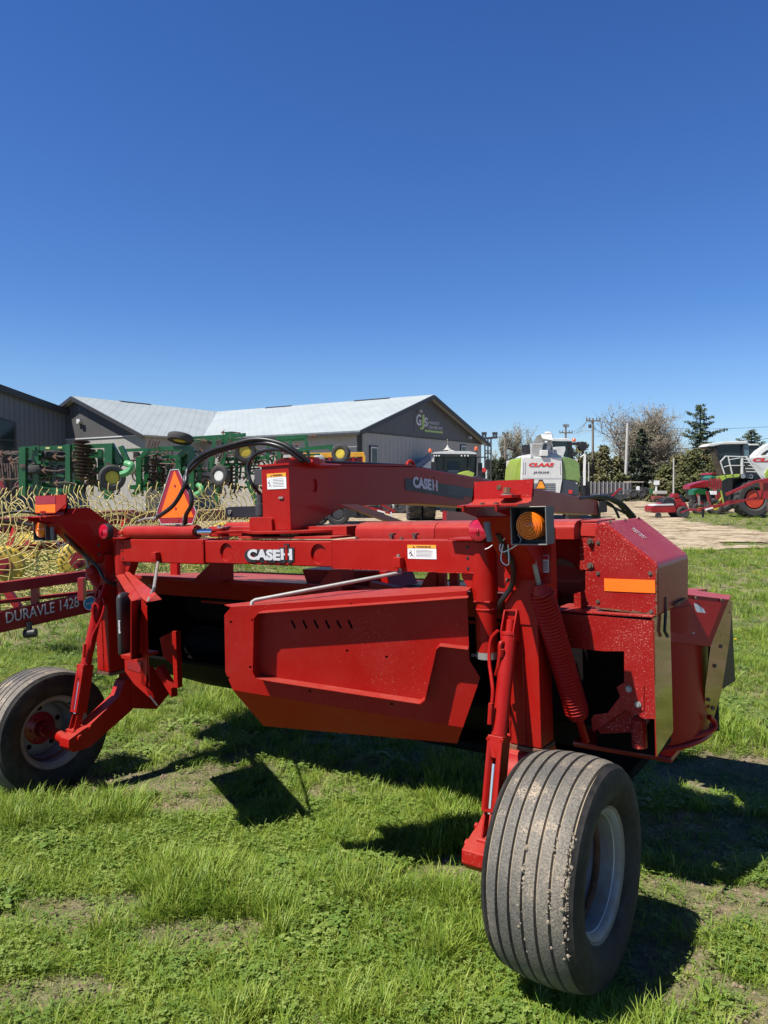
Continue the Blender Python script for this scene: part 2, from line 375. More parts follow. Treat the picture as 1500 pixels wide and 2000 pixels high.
for x_ in (-.80, -1.72): weld((x_, .004, 1.322), (x_, .004, 1.452), .004, int(-x_ * 10))
for z_ in (1.455, 1.320): weld((-.80, .003, z_), (-.02, .003, z_), .0025, 3)
for (x_, z_) in ((-.055, 1.43), (-.055, 1.385), (-.055, 1.34), (-2.445, 1.43), (-2.445, 1.385), (-2.445, 1.34)): bolt((x_, -.001, z_), (0, -1, 0), .0045, .003, m=DARKT)
for (x_, y_) in ((-.45, .09), (-.72, .10), (-1.95, .10), (-2.2, .12)): bolt((x_, y_, 1.457), (0, 0, 1), .008, .010)
# dark round transfer on top plate ends, pipes, gussets
def post(T):
    b = mb(); b.cyl(T((0, .045, 1.20)), T((0, .045, 1.45)), .053, n=28); b.cyl(T((0, .045, 1.475)), T((0, .045, 1.452)), .055, n=28)
    b.build('pipe_socket', RED, M, .002)
    b = mb(); b.cyl(T((0, .045, .985)), T((0, .045, 1.198)), .046, n=28); b.lathe(T((0, .045, 1.165)), (0, 0, 1), [(-.004, .046), (-.002, .0495), (.003, .0495), (.005, .046)], 28)
    b.build('shield_hinge_pipe', RED, M)
    b = mb(); b.cyl(T((0, .045, .955)), T((0, .045, .985)), .0455, n=28); b.cyl(T((-.062, .02, .966)), T((0, .03, .97)), .006, n=8); b.build('hinge_collar', ZINC, M)
    b = mb(); b.prism([T((-.13, -.035, 1.462)), T((.06, -.045, 1.462)), T((.09, .0, 1.462)), T((.09, .1, 1.462)), T((-.13, .1, 1.462))], (0, 0, .007)); b.build('cap_plate', RED, M)
    b = mb(); b.prism([T((.0, .02, 1.455)), T((-.10, .02, 1.455)), T((-.10, .02, 1.30)), T((-.04, .02, 1.21)), T((.0, .02, 1.21))], (0, .06, 0)); b.build('socket_gusset', RED, M, .003)
    # leg
    b = mb()
    b.box(*sorted_box(T((.115, .0, .62)), T((.255, .13, 1.36)))); o = b.build('wheel_leg', RED, M, .006)
    b = mb(); b.box(*sorted_box(T((.112, -.004, .600)), T((.258, .135, .617)))); b.build('leg_foot_rim', ZINC if False else RUSTR, M)
    b = mb(); b.box(*sorted_box(T((.05, .05, 1.24)), T((.118, .12, 1.45)))); b.build('leg_bracket', RED, M, .004)
    weld(T((.120, -.003, .64)), T((.120, -.003, 1.14)), .003, 5); weld(T((.185, -.002, .63)), T((.185, -.002, .98)), .0035, 6)
    for z_ in (1.30, 1.36, 1.42): bolt(T((.144, -.03, z_)), T((-1, 0, 0)) - T((0, 0, 0)), .007, .008)
    weld(T((-.045, -.001, 1.20)), T((.045, -.001, 1.20)), .004, 8)
    # rearward light arm: folded channel
    prof = [(.13, 1.16), (.13, 1.50), (-.08, 1.655), (-.17, 1.655), (-.20, 1.618), (-.40, 1.612), (-.40, 1.590), (-.29, 1.565), (.0, 1.30), (.0, 1.16)]
    for x in (.148, .282):
        b = mb(); b.prism([T((x, y, z)) for y, z in prof], T((x + .006, 0, 0)) - T((x, 0, 0))); b.build('arm_side_plate', RED, M)
    b = mb(); b.prism([T((.154, -.29, 1.565)), T((.282, -.29, 1.565)), T((.282, -.004, 1.30)), T((.154, -.004, 1.30))], (0, .004, .004)); b.build_split('arm_web', RED, M)
    b = mb(); b.prism([T((.116, -.006, 1.33)), T((.282, -.006, 1.33)), T((.258, -.006, 1.12)), T((.116, -.006, 1.12))], (0, .004, 0)); b.build_split('arm_web', RED, M)
    # folded top bracket
    xs = (.118, .362); fold = [(-.385, 1.606), (-.300, 1.609), (-.272, 1.616), (-.255, 1.632), (-.245, 1.700)]
    b = mb(); t_ = .006
    low = [T((xs[0], y, z)) for y, z in fold]; hi = [T((xs[1], y, z)) for y, z in fold]
    up = [(y + (t_ if i > 1 else 0), z + (t_ if i < 4 else 0)) for i, (y, z) in enumerate(fold)]
    vs = [T((x, y, z)) for x in xs for (y, z) in fold + up[::-1]]; n = 10
    b.add(vs, [list(range(n)), list(range(n, 2*n))[::-1]] + [(i, (i+1) % n, n+(i+1) % n, n+i) for i in range(n)])
    br = b.build('lamp_bracket', RED, M, 0)
    b = mb()
    for (x, y) in ((.20, -.34), (.255, -.335)): b.cyl(T((x, y, 1.610)), T((x, y, 1.620)), .009, n=6)
    b.build_split('bracket_bolt', STEEL, br)
    b = mb(); b.prism([T((.235, -.275, 1.634)), T((.252, -.312, 1.634)), T((.305, -.312, 1.634)), T((.322, -.27, 1.634)), T((.30, -.25, 1.634)), T((.252, -.25, 1.634))], (0, 0, .012)); b.build('lug_plate', RED, br, .002)
    b = mb(); b.lathe(T((.275, -.282, 1.646)), (0, 0, 1), [(0, .024), (.004, .024), (.004, .012)], 20); b.build('lug_washer', ZINC, br)
    b = mb(); b.cyl(T((.272, -.282, 1.65)), T((.272, -.278, 1.672)), .014, n=6); b.cyl(T((.225, -.252, 1.675)), T((.225, -.24, 1.675)), .010, n=12); b.build_split('lug_bolt', RUSTR, br)
    # amber lamp in its square guard
    cx, cy, cz = .357, -.275, 1.532; a = .068
    b = mb(); t_ = .0035
    for z0 in (cz - a, cz + a - t_): b.box(*sorted_box(T((cx - a, cy - .014, z0)), T((cx + a, cy + .055, z0 + t_))))
    for x0 in (cx - a, cx + a - t_): b.box(*sorted_box(T((x0, cy - .014, cz - a + t_)), T((x0 + t_, cy + .055, cz + a - t_))))
    b.box(*sorted_box(T((cx - a, cy + .055, cz - a)), T((cx + a, cy + .058, cz + a))))
    lg = b.build('lamp_guard', DGREY, M)
    b = mb(); b.tube([T(p) for p in [(cx-a, cy-.015, cz-a), (cx+a, cy-.015, cz-a), (cx+a, cy-.015, cz+a), (cx-a, cy-.015, cz+a), (cx-a, cy-.015, cz-a)]], .0022, 6); b.build('guard_edge', ZINC, lg)
    prof = [(.05, .0525), (.004, .0525)]
    for i in range(9):
        r = .050 - i * .0050; prof += [(-.010 - .016 * (1 - (r/.05)**2) - (.0016 if i % 2 else 0), r), (-.010 - .016 * (1 - (r/.05)**2) + (.0012 if i % 2 else 0), r - .0022)]
    prof += [(-.030, .004), (-.030, 0)]
    b = mb(); b.lathe(T((cx, cy, cz)), (0, 1, 0), prof, 40); am = b.build('amber_lamp', AMBER, M)
    b = mb(); b.cyl(T((cx, cy + .05, cz)), T((cx, cy + .056, cz)), .058, n=32); b.build('lamp_base', BLK, am)
    # red tail lamp beside the post
    c = T((.036, -.060, 1.505)); b = mb()
    b.lathe(c, (0, 1, 0), [(.03, .044), (.0, .047), (-.010, .044), (-.016, .030), (-.019, .010), (-.026, .009), (-.027, 0)], 36); rl = b.build('red_tail_lamp', REDLENS, M)
    b = mb(); b.lathe(c, (0, 1, 0), [(.031, .050), (.0, .050), (-.004, .0475), (.031, .047)], 36); b.build('lamp_rim', BLK, rl)
    # wiring
    b = mb(); b.tube([T(p) for p in [(.27, -.20, 1.53), (.20, -.20, 1.46), (.22, -.22, 1.43), (.30, -.24, 1.47), (.30, -.26, 1.50)]], .0022, 6, smooth=6)
    if T((1, 0, 0)).x > 0: b.tube([T(p) for p in [(.14, -.10, 1.47), (.10, -.09, 1.44), (.08, -.10, 1.43)]], .002, 6, smooth=4)
    b.tube([T(p) for p in [(.22, -.22, 1.46), (.215, -.23, 1.40), (.245, -.23, 1.385), (.25, -.24, 1.46)]], .002, 6, smooth=6); b.build_split('lamp_wire', WHITE, M)
    b = mb(); b.tube([T(p) for p in [(.196, -.30, 1.548), (.198, -.30, 1.52), (.204, -.295, 1.475)]], .013, 12, .85); b.build('wire_sleeve', mat('grey_sleeve', (.16, .165, .17), .5), M)
    b = mb(); b.tube([T(p) for p in [(.20, -.22, 1.50), (.20, -.17, 1.44), (.20, -.10, 1.37), (.16, -.03, 1.28), (.10, -.02, 1.20), (.07, .08, 1.15)]], .011, 8, smooth=6); b.build('cable_loom', HOSE, M)
def sorted_box(a, b_):
    return (tuple(min(a[i], b_[i]) for i in range(3)), tuple(max(a[i], b_[i]) for i in range(3)))
both(post)

# --- lift cylinders, springs, wheel arms and wheels
def wheelset(T, wc, first):
    top = (.147, -.035, 1.125)
    for dx in (-.030, .024):
        b = mb(); b.prism([T((.145 + dx, .0, 1.05)), T((.145 + dx, -.055, 1.06)), T((.145 + dx, -.055, 1.10)), T((.145 + dx, -.018, 1.175)), T((.145 + dx, .0, 1.175))], T((.006, 0, 0)) - T((0, 0, 0))); b.build('clevis_plate', RED, M)
    b = mb(); b.prism([T((.115, -.018, 1.172)), T((.175, -.018, 1.172)), T((.175, .0, 1.172)), T((.115, .0, 1.172))], (0, 0, .006)); b.build('clevis_cap', RED, M)
    P0, P1 = V((.146, -.035, 1.085)), V((.144, -.150, .70))
    P0, P1 = T(P0), T(P1); ax = (P1 - P0).normalized()
    b = mb(); b.cyl(P0, P1, .031, n=24); b.lathe(P0, ax, [(-.004, .030), (-.002, .034), (.010, .034), (.012, .031)], 24); b.cyl(P0 - ax * .055, P0, .017, n=16)
    cy = b.build('lift_cylinder', RED, M)
    side = T((-1, 0, 0)) - T((0, 0, 0)); side.normalize()
    b = mb()
    A = P0 + ax*.035 + V((0, -.03, 0)) + side*.008; Bp = P0 + ax*.32 + V((0, -.03, 0)) + side*.012
    b.tube([A, A + V((0, -.018, 0)) + side*.006, A + V((0, -.022, -.05)) + side*.008, A + V((0, -.022, -.10)) + side*.018, A + V((0, -.012, -.13)) + side*.032], .0085, 8, smooth=4)
    b.tube([P0 + side*.045 + V((0, -.01, .01)), P0 + side*.075 + V((0, -.02, -.03)), P0 + side*.072 + V((0, -.045, -.11)), P0 + side*.040 + V((0, -.085, -.21)), P0 + side*.038 + V((0, -.10, -.27))], .0075, 8, smooth=6)
    b.cyl(Bp + V((0, -.01, .05)) + side*.012, Bp + V((0, -.022, -.03)) + side*.014, .010, n=8)
    b.cyl(A + V((0, -.02, -.02)), A + V((0, -.02, -.05)) + side*.004, .0115, n=6)
    b.build('hydraulic_hose', RED, cy)
    G0, G1 = P1, T((.139, -.215, .42)); g = (G1 - G0)
    b = mb(); b.bar(G0, G1, .074, .066, (1, 0, 0)); gd = b.build('cylinder_guard', RED, M, .004)
    mid = G0.lerp(G1, .60)
    k = mb(); gx = V((1, 0, 0)); gn = V((0, -1, 0)); gdv = g.normalized()
    k.bar(mid - gdv*.095 + V((0, -.02, 0)), mid + gdv*.095 + V((0, -.02, 0)), .024, .10, (0, -1, 0)); k.bar(G0.lerp(G1, .1) + V((0, -.03, 0)), G0.lerp(G1, .9) + V((0, -.0, 0)), .05, .052, (1, 0, 0)) if False else None
    cut(gd, k.build('cutter', RED, M))
    b = mb(); b.cyl(G0.lerp(G1, .35) + V((0, -.022, 0)), G1 + V((0, -.022, 0)), .012, n=16); b.build('chrome_rod', CHROME, gd)
    b = mb(); c = G0.lerp(G1, .16) + V((0, -.0345, 0)); b.bar(c - gdv*.018, c + gdv*.018, .011, .004, (0, -1, 0)); b.build('amber_reflector', AMBER, gd)
    b = mb()
    for s_ in (-.034, .026): c = G0 + V((s_ + .004, -.030, -.006)); b.cyl(c, c + V((0, -.012, 0)), .007, n=10)
    b.build_split('guard_bolt', RED, gd)
    e = T((.137, -.262, .31)); b = mb()
    for s_ in (-.026, .020): b.prism([G1 + V((s_, -.02, .0)), G1 + V((s_, .02, 0)), e + V((s_, .025, -.02)), e + V((s_, -.02, -.02))], (.006, 0, 0))
    b.cyl(e + V((-.038, -.005, .01)), e + V((.038, -.005, .01)), .013, n=12); b.build('rod_clevis', RED, M)
    # trailing arm, hub stub
    pf = [(.16, .60), (.20, .44), (.10, .36), (-.20, .215), (-.30, .215), (-.335, .25), (-.33, .30), (-.24, .335), (-.20, .345), (.02, .475), (.06, .56)]
    b = mb(); b.prism([T((.06, y, z)) for y, z in pf], T((.10, 0, 0)) - T((0, 0, 0))); arm = b.build('trailing_arm', RED, M, .006)
    b = mb(); c = T((.06, -.262, .29)); c2 = T((.045, -.262, .29)); b.cyl(c, c2, .020, n=20); c = T((.06, -.19, .335)); b.cyl(c, T((.048, -.19, .335)), .013, n=12); b.build_split('pin_head', RED, arm)
    b = mb(); b.cyl(T((.15, -.285, .27)), T((.42, wc[1], wc[2])), .034, n=16); b.build('axle_stub', RED, arm)
    # upper part of the pivot
    b = mb(); b.prism([T((.04, .10, .62)), T((.04, .26, .62)), T((.04, .40, .42)), T((.04, .28, .33)), T((.04, .10, .38))], T((.14, 0, 0)) - T((0, 0, 0))); b.build('arm_pivot_plate', RED, M, .004)
    # wheel
    sgn = 1 if first else -1
    c = V(wc); R = .380; W = .335
    wr = empty_part('wheel', c)
    b = mb(); b.lathe((0, 0, 0), (1, 0, 0), rib_profile(W, R, .200), 96, cap=False); ty = b.build('tyre', [TYRE, GROOVE, SIDEW], wr, angle=28)
    tw_ = W / 2 * .80
    for p in ty.data.polygons:
        q = p.center; r = math.hypot(q.y, q.z)
        if abs(q.x) > tw_ + .006: p.material_index = 2
        if abs(q.x) < tw_ + .004 and r < R - (abs(q.x) / tw_) ** 2.4 * R * .042 - .008: p.material_index = 1
    if first:
        rnd = random.Random(3); b = mb(); tw = W / 2 * .80
        for i in range(150):
            gi = rnd.choice([3, 5, 6, 6, 6, 6]); ax_ = -tw + 2 * tw * gi / 6 + rnd.uniform(-.012, .010); th = rnd.uniform(-2.9, -.2) if rnd.random() < .5 else rnd.uniform(-2.0, -1.1)
            th = -math.pi / 2 - rnd.choice([-.1, .25, .25, .62]) + rnd.gauss(0, .12)
            rr = R - (abs(ax_) / tw) ** 2.4 * R * .042 - .002; s_ = rnd.uniform(.0015, .0045) * (1 if rnd.random() < .8 else 1.8)
            # th measured so that -y side (towards the camera) is hit
            cc = V((ax_, math.sin(th) * rr, -math.cos(th) * rr)); n_ = V((0, cc.y, cc.z)).normalized(); t1 = V((1, 0, 0)); t2 = n_.cross(t1)
            ring = [cc + t1 * s_ * rnd.uniform(.7, 1.3) * math.cos(a_) + t2 * s_ * rnd.uniform(.7, 1.8) * math.sin(a_) for a_ in [i_ * math.pi / 3 for i_ in range(6)]]
            topv = [cc + (q - cc) * .45 + n_ * s_ * rnd.uniform(.6, 1.0) for q in ring]
            b.add(ring + topv, [(i_, (i_+1) % 6, 6+(i_+1) % 6, 6+i_) for i_ in range(6)] + [tuple(range(6, 12))])
        tag(b.build('dried_mud', GROOVE, wr), kind='stuff')
    b = mb(); s = sgn
    prof = [(-.105, .203), (-.120, .215), (-.128, .212), (-.118, .196), (-.098, .186), (-.060, .184), (-.072, .172), (-.066, .160), (-.056, .135), (-.056, .06), (-.044, .06), (-.042, .137), (-.050, .160), (-.056, .168), (-.020, .170), (.0, .176), (.060, .184), (.098, .186), (.118, .196), (.128, .212), (.120, .215), (.105, .203)]
    b.lathe((0, 0, 0), (1, 0, 0), prof, 64, close=True); rm_ = b.build('rim', RIM, wr)
    b = mb(); b.lathe((0, 0, 0), (1, 0, 0), [(.034, .1760), (.040, .1735), (.052, .1755), (.058, .180)], 64, cap=False); b.build('rust_band', RUSTR, rm_)
    b = mb(); b.lathe((0, 0, 0), (1, 0, 0), [(.100, .192), (.104, .1885), (.109, .192)], 64, cap=False); b.build('bead_ring', mat('bare_rim_edge', (.6, .6, .58), .4, .3), rm_)
    for a_ in range(5):
        t_ = a_ * 2 * math.pi / 5 + .3; c_ = V((-.0415, math.cos(t_) * .125, math.sin(t_) * .125)); bb = mb(); bb.lathe(c_, (1, 0, 0), [(0, .0), (0, .016), (.001, .016), (.001, 0)], 16); bb.build('hand_hole', BLKD, rm_)
    b = mb(); b.lathe((0, 0, 0), (1, 0, 0), [(-.10, .0), (-.10, .035), (-.08, .05), (-.062, .100), (-.038, .100), (-.02, .05), (.025, .042), (.03, 0)], 24)
    for i in range(6):
        t_ = i * math.pi / 3; b.cyl((-.05, math.cos(t_) * .068, math.sin(t_) * .068), (-.018, math.cos(t_) * .068, math.sin(t_) * .068), .009, n=6)
    b.build('hub', REDB, wr)
    b = mb(); b.cyl((.030, 0, 0), (.040, 0, 0), .026, n=20); b.build('hub_cap', JYEL if first else REDB, wr)
    b = mb(); b.cyl((-s*.10, .11, .145), (-s*.15, .115, .15), .004, n=8); b.build('valve_stem', BLK, wr)
    # spring
    if first: s0, s1 = V((.285, -.03, 1.265)), V(my(1130, 1400, .16))
    else: s0, s1 = T((.235, -.03, 1.262)), T((.20, .24, .86))
    ax = (s1 - s0).normalized(); L_ = (s1 - s0).length; u_ = ax.orthogonal().normalized(); w2 = ax.cross(u_)
    pts = []; turns = 40
    for i in range(turns * 14 + 1):
        t_ = i / (turns * 14); a_ = 2 * math.pi * i / 14; r = .044 - (.012 * max(0, (t_ - .95) / .05)) - .010 * max(0, (.03 - t_) / .03)
        pts.append(s0 + ax * (t_ * L_) + u_ * math.cos(a_) * r + w2 * math.sin(a_) * r)
    b = mb(); b.tube(pts, L_ / turns * .47, 6); sp = b.build('suspension_spring', RED, M)
    b = mb(); b.cyl(s0 - ax * .028, s0 + ax * .01, .022, .040, n=16); b.build('spring_plug', RED, sp)
    b = mb(); b.cyl(s0 - ax * .02, T((.275 if first else .245, -.11, 1.47)), .010, n=10); b.build('spring_rod', ZINC, sp)
    b = mb(); b.cyl(s1, s1 + ax * .12, .016, n=8); b.build('spring_hook', RED, sp)
def empty_part(name, loc):
    o = bpy.data.objects.new(name, None); C.objects.link(o); o.location = loc; o.parent = M; return o
wheelset(lambda p: V(p), (.47, -.30, .337), True)
wheelset(mir, (-2.97, -.25, .28), False)

# --- swath shields
A_, B_ = (-.89, -.47), (-.02, -.03)
def P(u, v): return mpl(u, v, A_, B_)
outline = [P(u, v) for u, v in [(438, 1201), (450, 1187), (912, 1156), (917, 1290), (938, 1324), (904, 1421), (868, 1415), (455, 1348), (440, 1312)]]
nrm = V((.44, -.87, 0)).normalized() * -1    # away from the camera
nb_ = (V((B_[0], B_[1], 0)) - V((A_[0], A_[1], 0))).normalized().cross(zh).normalized()  # towards the camera side
def shield(T, right):
    b = mb(); b.prism([T(p) for p in outline], (T(nb_) - T((0,0,0))) * -.004); sh = b.build('swath_shield', RED, M)
    fw_ = nb_ * -.115; A2, B2 = V((A_[0], A_[1], 0)) + fw_, V((B_[0], B_[1], 0)) + fw_
    lo_ = [mpl(u, v, A2, B2) for u, v in [(893, 1452), (515, 1418), (458, 1352)]]
    b = mb(); b.prism([T(p) for p in [P(904, 1421), P(868, 1415), P(455, 1348), lo_[2], lo_[1], lo_[0]]], (T(nb_) - T((0,0,0))) * -.004); b.build('folded_lower_lip', RED, sh)
    k = mb(); hole = []
    for u, v in [(451, 1215), (493, 1211), (489, 1303), (446, 1324), (678, 1271), (755, 1283), (605, 1349), (765, 1375), (686, 1180), (912, 1165)]:
        c = T(P(u, v)); k.box((c.x - .005, c.y - .02, c.z - .005), (c.x + .005, c.y + .02, c.z + .005))
    for i in range(6):
        c0 = T(P(573 + i * 22.2, 1219)); k.bar(T(P(569 + i * 22.2, 1211.5)), T(P(577 + i * 22.2, 1227.5)), .010, .05, T(nb_) - T((0, 0, 0)))
    cut(sh, k.build('cutter', RED, M))
    # raised folded frame
    path = [(915, 1262), (862, 1256), (855, 1262), (833, 1360), (824, 1367), (540, 1324), (508, 1318), (502, 1306), (504, 1203), (512, 1193), (915, 1163)]
    out = nb_ * .070
    pp = [P(u, v) for u, v in path]
    ins = [p + out for p in pp]
    b = mb(); t_ = .004
    vs = [T(p) for p in pp] + [T(p) for p in ins]; n = len(pp)
    # inward offset copies for thickness
    cen = sum(pp, V()) / n
    off = [(cen - p).normalized() * t_ for p in pp]
    vs += [T(p + o_) for p, o_ in zip(pp, off)] + [T(p + o_) for p, o_ in zip(ins, off)]
    fs = []
    for i in range(n - 1):
        fs += [(i, i+1, n+i+1, n+i), (2*n+i, 3*n+i, 3*n+i+1, 2*n+i+1), (n+i, n+i+1, 3*n+i+1, 3*n+i), (i, 2*n+i, 2*n+i+1, i+1)]
    fs += [(0, n, 3*n, 2*n), (n-1, 2*n+n-1, 3*n+n-1, n+n-1)]
    b.add(vs, fs); b.build('shield_frame', RED, sh, fix=True)
    # top flange going forward
    a0 = P(452, 1187); a1 = P(912, 1156); b = mb()
    b.prism([T(a0), T(a1), T(a1 + V((-.02, .10, .012))), T(V((a0.x*.55 + a1.x*.45, a0.y*.55 + a1.y*.45, a1.z)) + V((-.12, .19, -.02))), T(a0 + V((-.12, .07, -.006)))], (0, 0, .004)); b.build('top_flange', RED, sh)
    b = mb(); r0 = T((-.396, -.006, 1.325)); r1 = T((-.90, -.44, 1.212)); b.tube([r0 + V((0, 0, .02)), r0, r0 - zh*.012, r1 + (r0 - r1)*.02 + zh*.004, r1, T((-.905, -.452, 1.172))], .0085, 10); b.build('adjuster_rod', ZINC, M)
    b = mb(); c = T((-.396, 0, 1.36)); b.box((c.x - .024, -.038, 1.335), (c.x + .020, -.002, 1.385)); hb = b.build('rod_bracket', RED, M, .007)
    b = mb(); b.cyl(c + V((0, -.02, .02)), c + V((0, -.02, .036)), .008, n=8); b.build('bracket_bolt', ZINC, hb)
    return sh
shR = shield(lambda p: V(p), True)
# left shield, seen edge-on from its rear end
YN, YF = -.52, -.03
def N_(u, v): return my(u, v, YN)
def F_(u, v): return my(u, v, YF)
def slab(pts, vec, name, m=RED, parent=None, bevel=0):
    b = mb(); b.prism(pts, vec); return b.build(name, m, parent or M, bevel)
la, lb_ = N_(287, 1188), F_(291, 1140)
Eq = N_(287, 1188); Fq = F_(256, 1130); dq = V((Fq.x - Eq.x, Fq.y - Eq.y, 0))
def QP(t_, z_): return V((Eq.x, Eq.y, 0)) + dq * t_ + zh * z_
shL = slab([QP(0, Eq.z), QP(0, N_(288, 1310).z), QP(.02, N_(284, 1341).z), QP(.18, .74), QP(.95, .62), QP(1.0, .80), QP(1.0, 1.235)], (-.004, -.001, 0), 'swath_shield')
slab([N_(276, 1168), N_(287, 1186), N_(288, 1310), N_(283, 1341), N_(275, 1336), N_(277, 1290)], (.0, .004, 0), 'shield_edge_strip', RED, shL)
slab([N_(286, 1177), N_(316, 1171), N_(304, 1160), F_(252, 1118), F_(243, 1119), N_(273, 1165)], (0, 0, .004), 'top_flange', RED, shL)
tf = slab([N_(257, 1174), N_(262, 1172), N_(277, 1169), N_(273, 1165), F_(242, 1121), F_(225, 1121)], (0, 0, -.004), 'shield_frame', RED, shL)
slab([my(257, 1174, -.60), my(277, 1170, -.44), my(278, 1286, -.44), my(257, 1288, -.60)], (-.004, -.004, 0), 'shield_frame', RED, shL)
slab([N_(235, 1279), N_(257, 1283), N_(257, 1289), N_(238, 1286)], (0, .16, 0), 'shield_frame', RED, shL)
b = mb()
for i_ in range(6):
    t_ = i_ / 5; b.box(*sorted_box(N_(252 - t_ * 8 + 9, 1167 - t_ * 15) + V((-.012, .07 + .05 * t_, .010)), N_(252 - t_ * 8 + 9, 1167 - t_ * 15) + V((.010, .078 + .05 * t_, .011))))
b.build('shield_slots', DARKT, shL)
slab([N_(243, 1288), N_(279, 1290), N_(284, 1341), N_(274, 1330), N_(244, 1312)], (0, .02, 0), 'shield_lower_face', RED, shL)
slab([N_(250, 1291), N_(277, 1294), N_(275, 1314), N_(249, 1306)], (0, -.003, 0), 'shield_lower_face', REDB, shL)
slab([N_(244, 1311), N_(274, 1330), N_(284, 1341), N_(292, 1363), N_(290, 1361), N_(262, 1336)], (0, .03, -.01), 'shield_lower_lip', RED, shL)
slab([N_(288, 1356), N_(292, 1361), N_(306, 1379)], (0, .01, 0), 'shield_lower_lip', DGREY, shL)  # grey sliver: shadow at the lip's tip, painted as colour
# document tube on its outside
c_t, c_b = my(241, 1157, -.44), my(243, 1278, -.44)
zt, zb = c_t.z, c_b.z; cxy = V((c_t.x, -.44, 0)); axv = V((.9, .43, 0)).normalized(); ayv = V((-.43, .9, 0))
zs = [(zb, .55), (zb + .004, .85), (zb + .014, 1), (zt - .028, 1), (zt - .010, .84), (zt - .003, .6), (zt, .3)]
vs = []
for z, s_ in zs: vs += [V((cxy.x, cxy.y, z)) + axv * (.028 * s_ * math.cos(k_ * math.pi / 12)) + ayv * (.055 * s_ * math.sin(k_ * math.pi / 12)) for k_ in range(24)]
b = mb(); b.add(vs, [(i_*24+k_, i_*24+(k_+1) % 24, (i_+1)*24+(k_+1) % 24, (i_+1)*24+k_) for i_ in range(len(zs)-1) for k_ in range(24)] + [list(range(24))[::-1], [144 + k_ for k_ in range(24)]])
tb = b.build('manual_tube', BLK, shL)
tl = my(235, 1211, -.495)
text('tube_lettering', 'Intertek', tl + V((0, -.012, 0)), (0, 0, -1), (.95, -.05, 0), .068, .018, LGREY, tb, .001, .03)
b = mb(); b.tube([mir((-.396, -.006, 1.345)), mir((-.396, -.006, 1.325)), N_(294, 1150) + V((0, .02, 0)), N_(290, 1174)], .0085, 10); b.build('adjuster_rod', ZINC, M)
b = mb(); c = mir((-.396, 0, 1.36)); b.box((c.x - .024, -.038, 1.335), (c.x + .020, -.002, 1.385)); b.build('rod_bracket', RED, M, .007)

# --- housing behind the shields
b = mb()
b.prism([(-2.66, .25, 1.180), (.12, .25, 1.180), (.12, 1.6, 1.051), (-3.1, 1.6, 1.051), (-3.1, .55, 1.151)], (0, 0, .024)); b.build('deck_plate', REDF, M, .004)
b = mb(); b.prism([(-2.34, .26, 1.179), (-2.34, .30, 1.179), (-2.34, .34, 1.08), (-2.34, .30, 1.08)], (2.42, 0, 0)); b.prism([(-2.66, .26, 1.179), (-2.66, .30, 1.179), (-2.66, .34, 1.08), (-2.66, .30, 1.08)], (.32, 0, 0)); b.build('deck_rear_lip', RED, M)
XL, XR = -3.05, -.10
hp = [(.47, .60), (.78, .40), (1.2, .22), (1.58, .28)]
b = mb()
for (ya, za), (yb, zb2) in zip(hp[:-1], hp[1:]): b.prism([(XL, ya, za), (XL, yb, zb2), (XL, yb, zb2 + .02), (XL, ya, za + .02)], (XR - XL, 0, 0))
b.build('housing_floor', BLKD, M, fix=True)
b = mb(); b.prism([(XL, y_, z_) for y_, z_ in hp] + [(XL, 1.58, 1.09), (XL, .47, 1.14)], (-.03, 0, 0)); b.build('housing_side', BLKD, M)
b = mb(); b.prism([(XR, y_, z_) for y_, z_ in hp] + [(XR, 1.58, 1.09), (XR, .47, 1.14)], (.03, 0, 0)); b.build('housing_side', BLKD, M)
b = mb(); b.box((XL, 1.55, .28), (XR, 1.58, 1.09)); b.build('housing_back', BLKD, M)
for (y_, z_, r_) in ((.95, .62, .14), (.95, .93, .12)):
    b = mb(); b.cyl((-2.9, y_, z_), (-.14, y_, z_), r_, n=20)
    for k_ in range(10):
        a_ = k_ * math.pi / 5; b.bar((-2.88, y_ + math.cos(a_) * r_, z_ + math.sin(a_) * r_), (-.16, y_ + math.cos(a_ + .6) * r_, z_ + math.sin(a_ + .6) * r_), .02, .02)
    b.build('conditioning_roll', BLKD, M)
b = mb(); b.box((-2.26, .44, 1.02), (-.1, .455, 1.035)); b.build('housing_bar', RED, M)
b = mb(); b.box((-2.34, .26, .50), (-2.30, .30, .86)); b.prism([(-2.49, .28, .80), (-2.34, .28, .86), (-2.34, .28, .62), (-2.46, .28, .68)], (0, .008, 0)); b.prism([(-2.5, .24, .60), (-2.34, .24, .44), (-2.34, .24, .50), (-2.46, .24, .63)], (0, .05, 0)); b.build('housing_side_brace', RED, M, .003)
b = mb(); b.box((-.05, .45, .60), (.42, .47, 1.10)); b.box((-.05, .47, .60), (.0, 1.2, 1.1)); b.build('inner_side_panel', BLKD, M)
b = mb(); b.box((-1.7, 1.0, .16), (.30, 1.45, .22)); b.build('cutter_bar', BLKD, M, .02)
b = mb(); b.box((-2.95, 1.62, .30), (.60, 1.64, 1.02)); b.build('front_curtain', BLK, M)
b = mb(); b.prism([(.13, 1.35, 1.112), (.13, 1.66, 1.085), (.13, 1.66, 1.065), (.13, 1.35, 1.09)], (.42, 0, 0)); b.build('front_canopy', RED, M)
b = mb(); b.hexa([(-1.0, .55, 1.150), (-.05, .55, 1.150), (-.05, 1.30, 1.108), (-1.0, 1.30, 1.108), (-1.0, .55, 1.180), (-.05, .55, 1.180), (-.05, 1.30, 1.115), (-1.0, 1.30, 1.115)]); b.build('rubber_deck_mat', BLK, M)
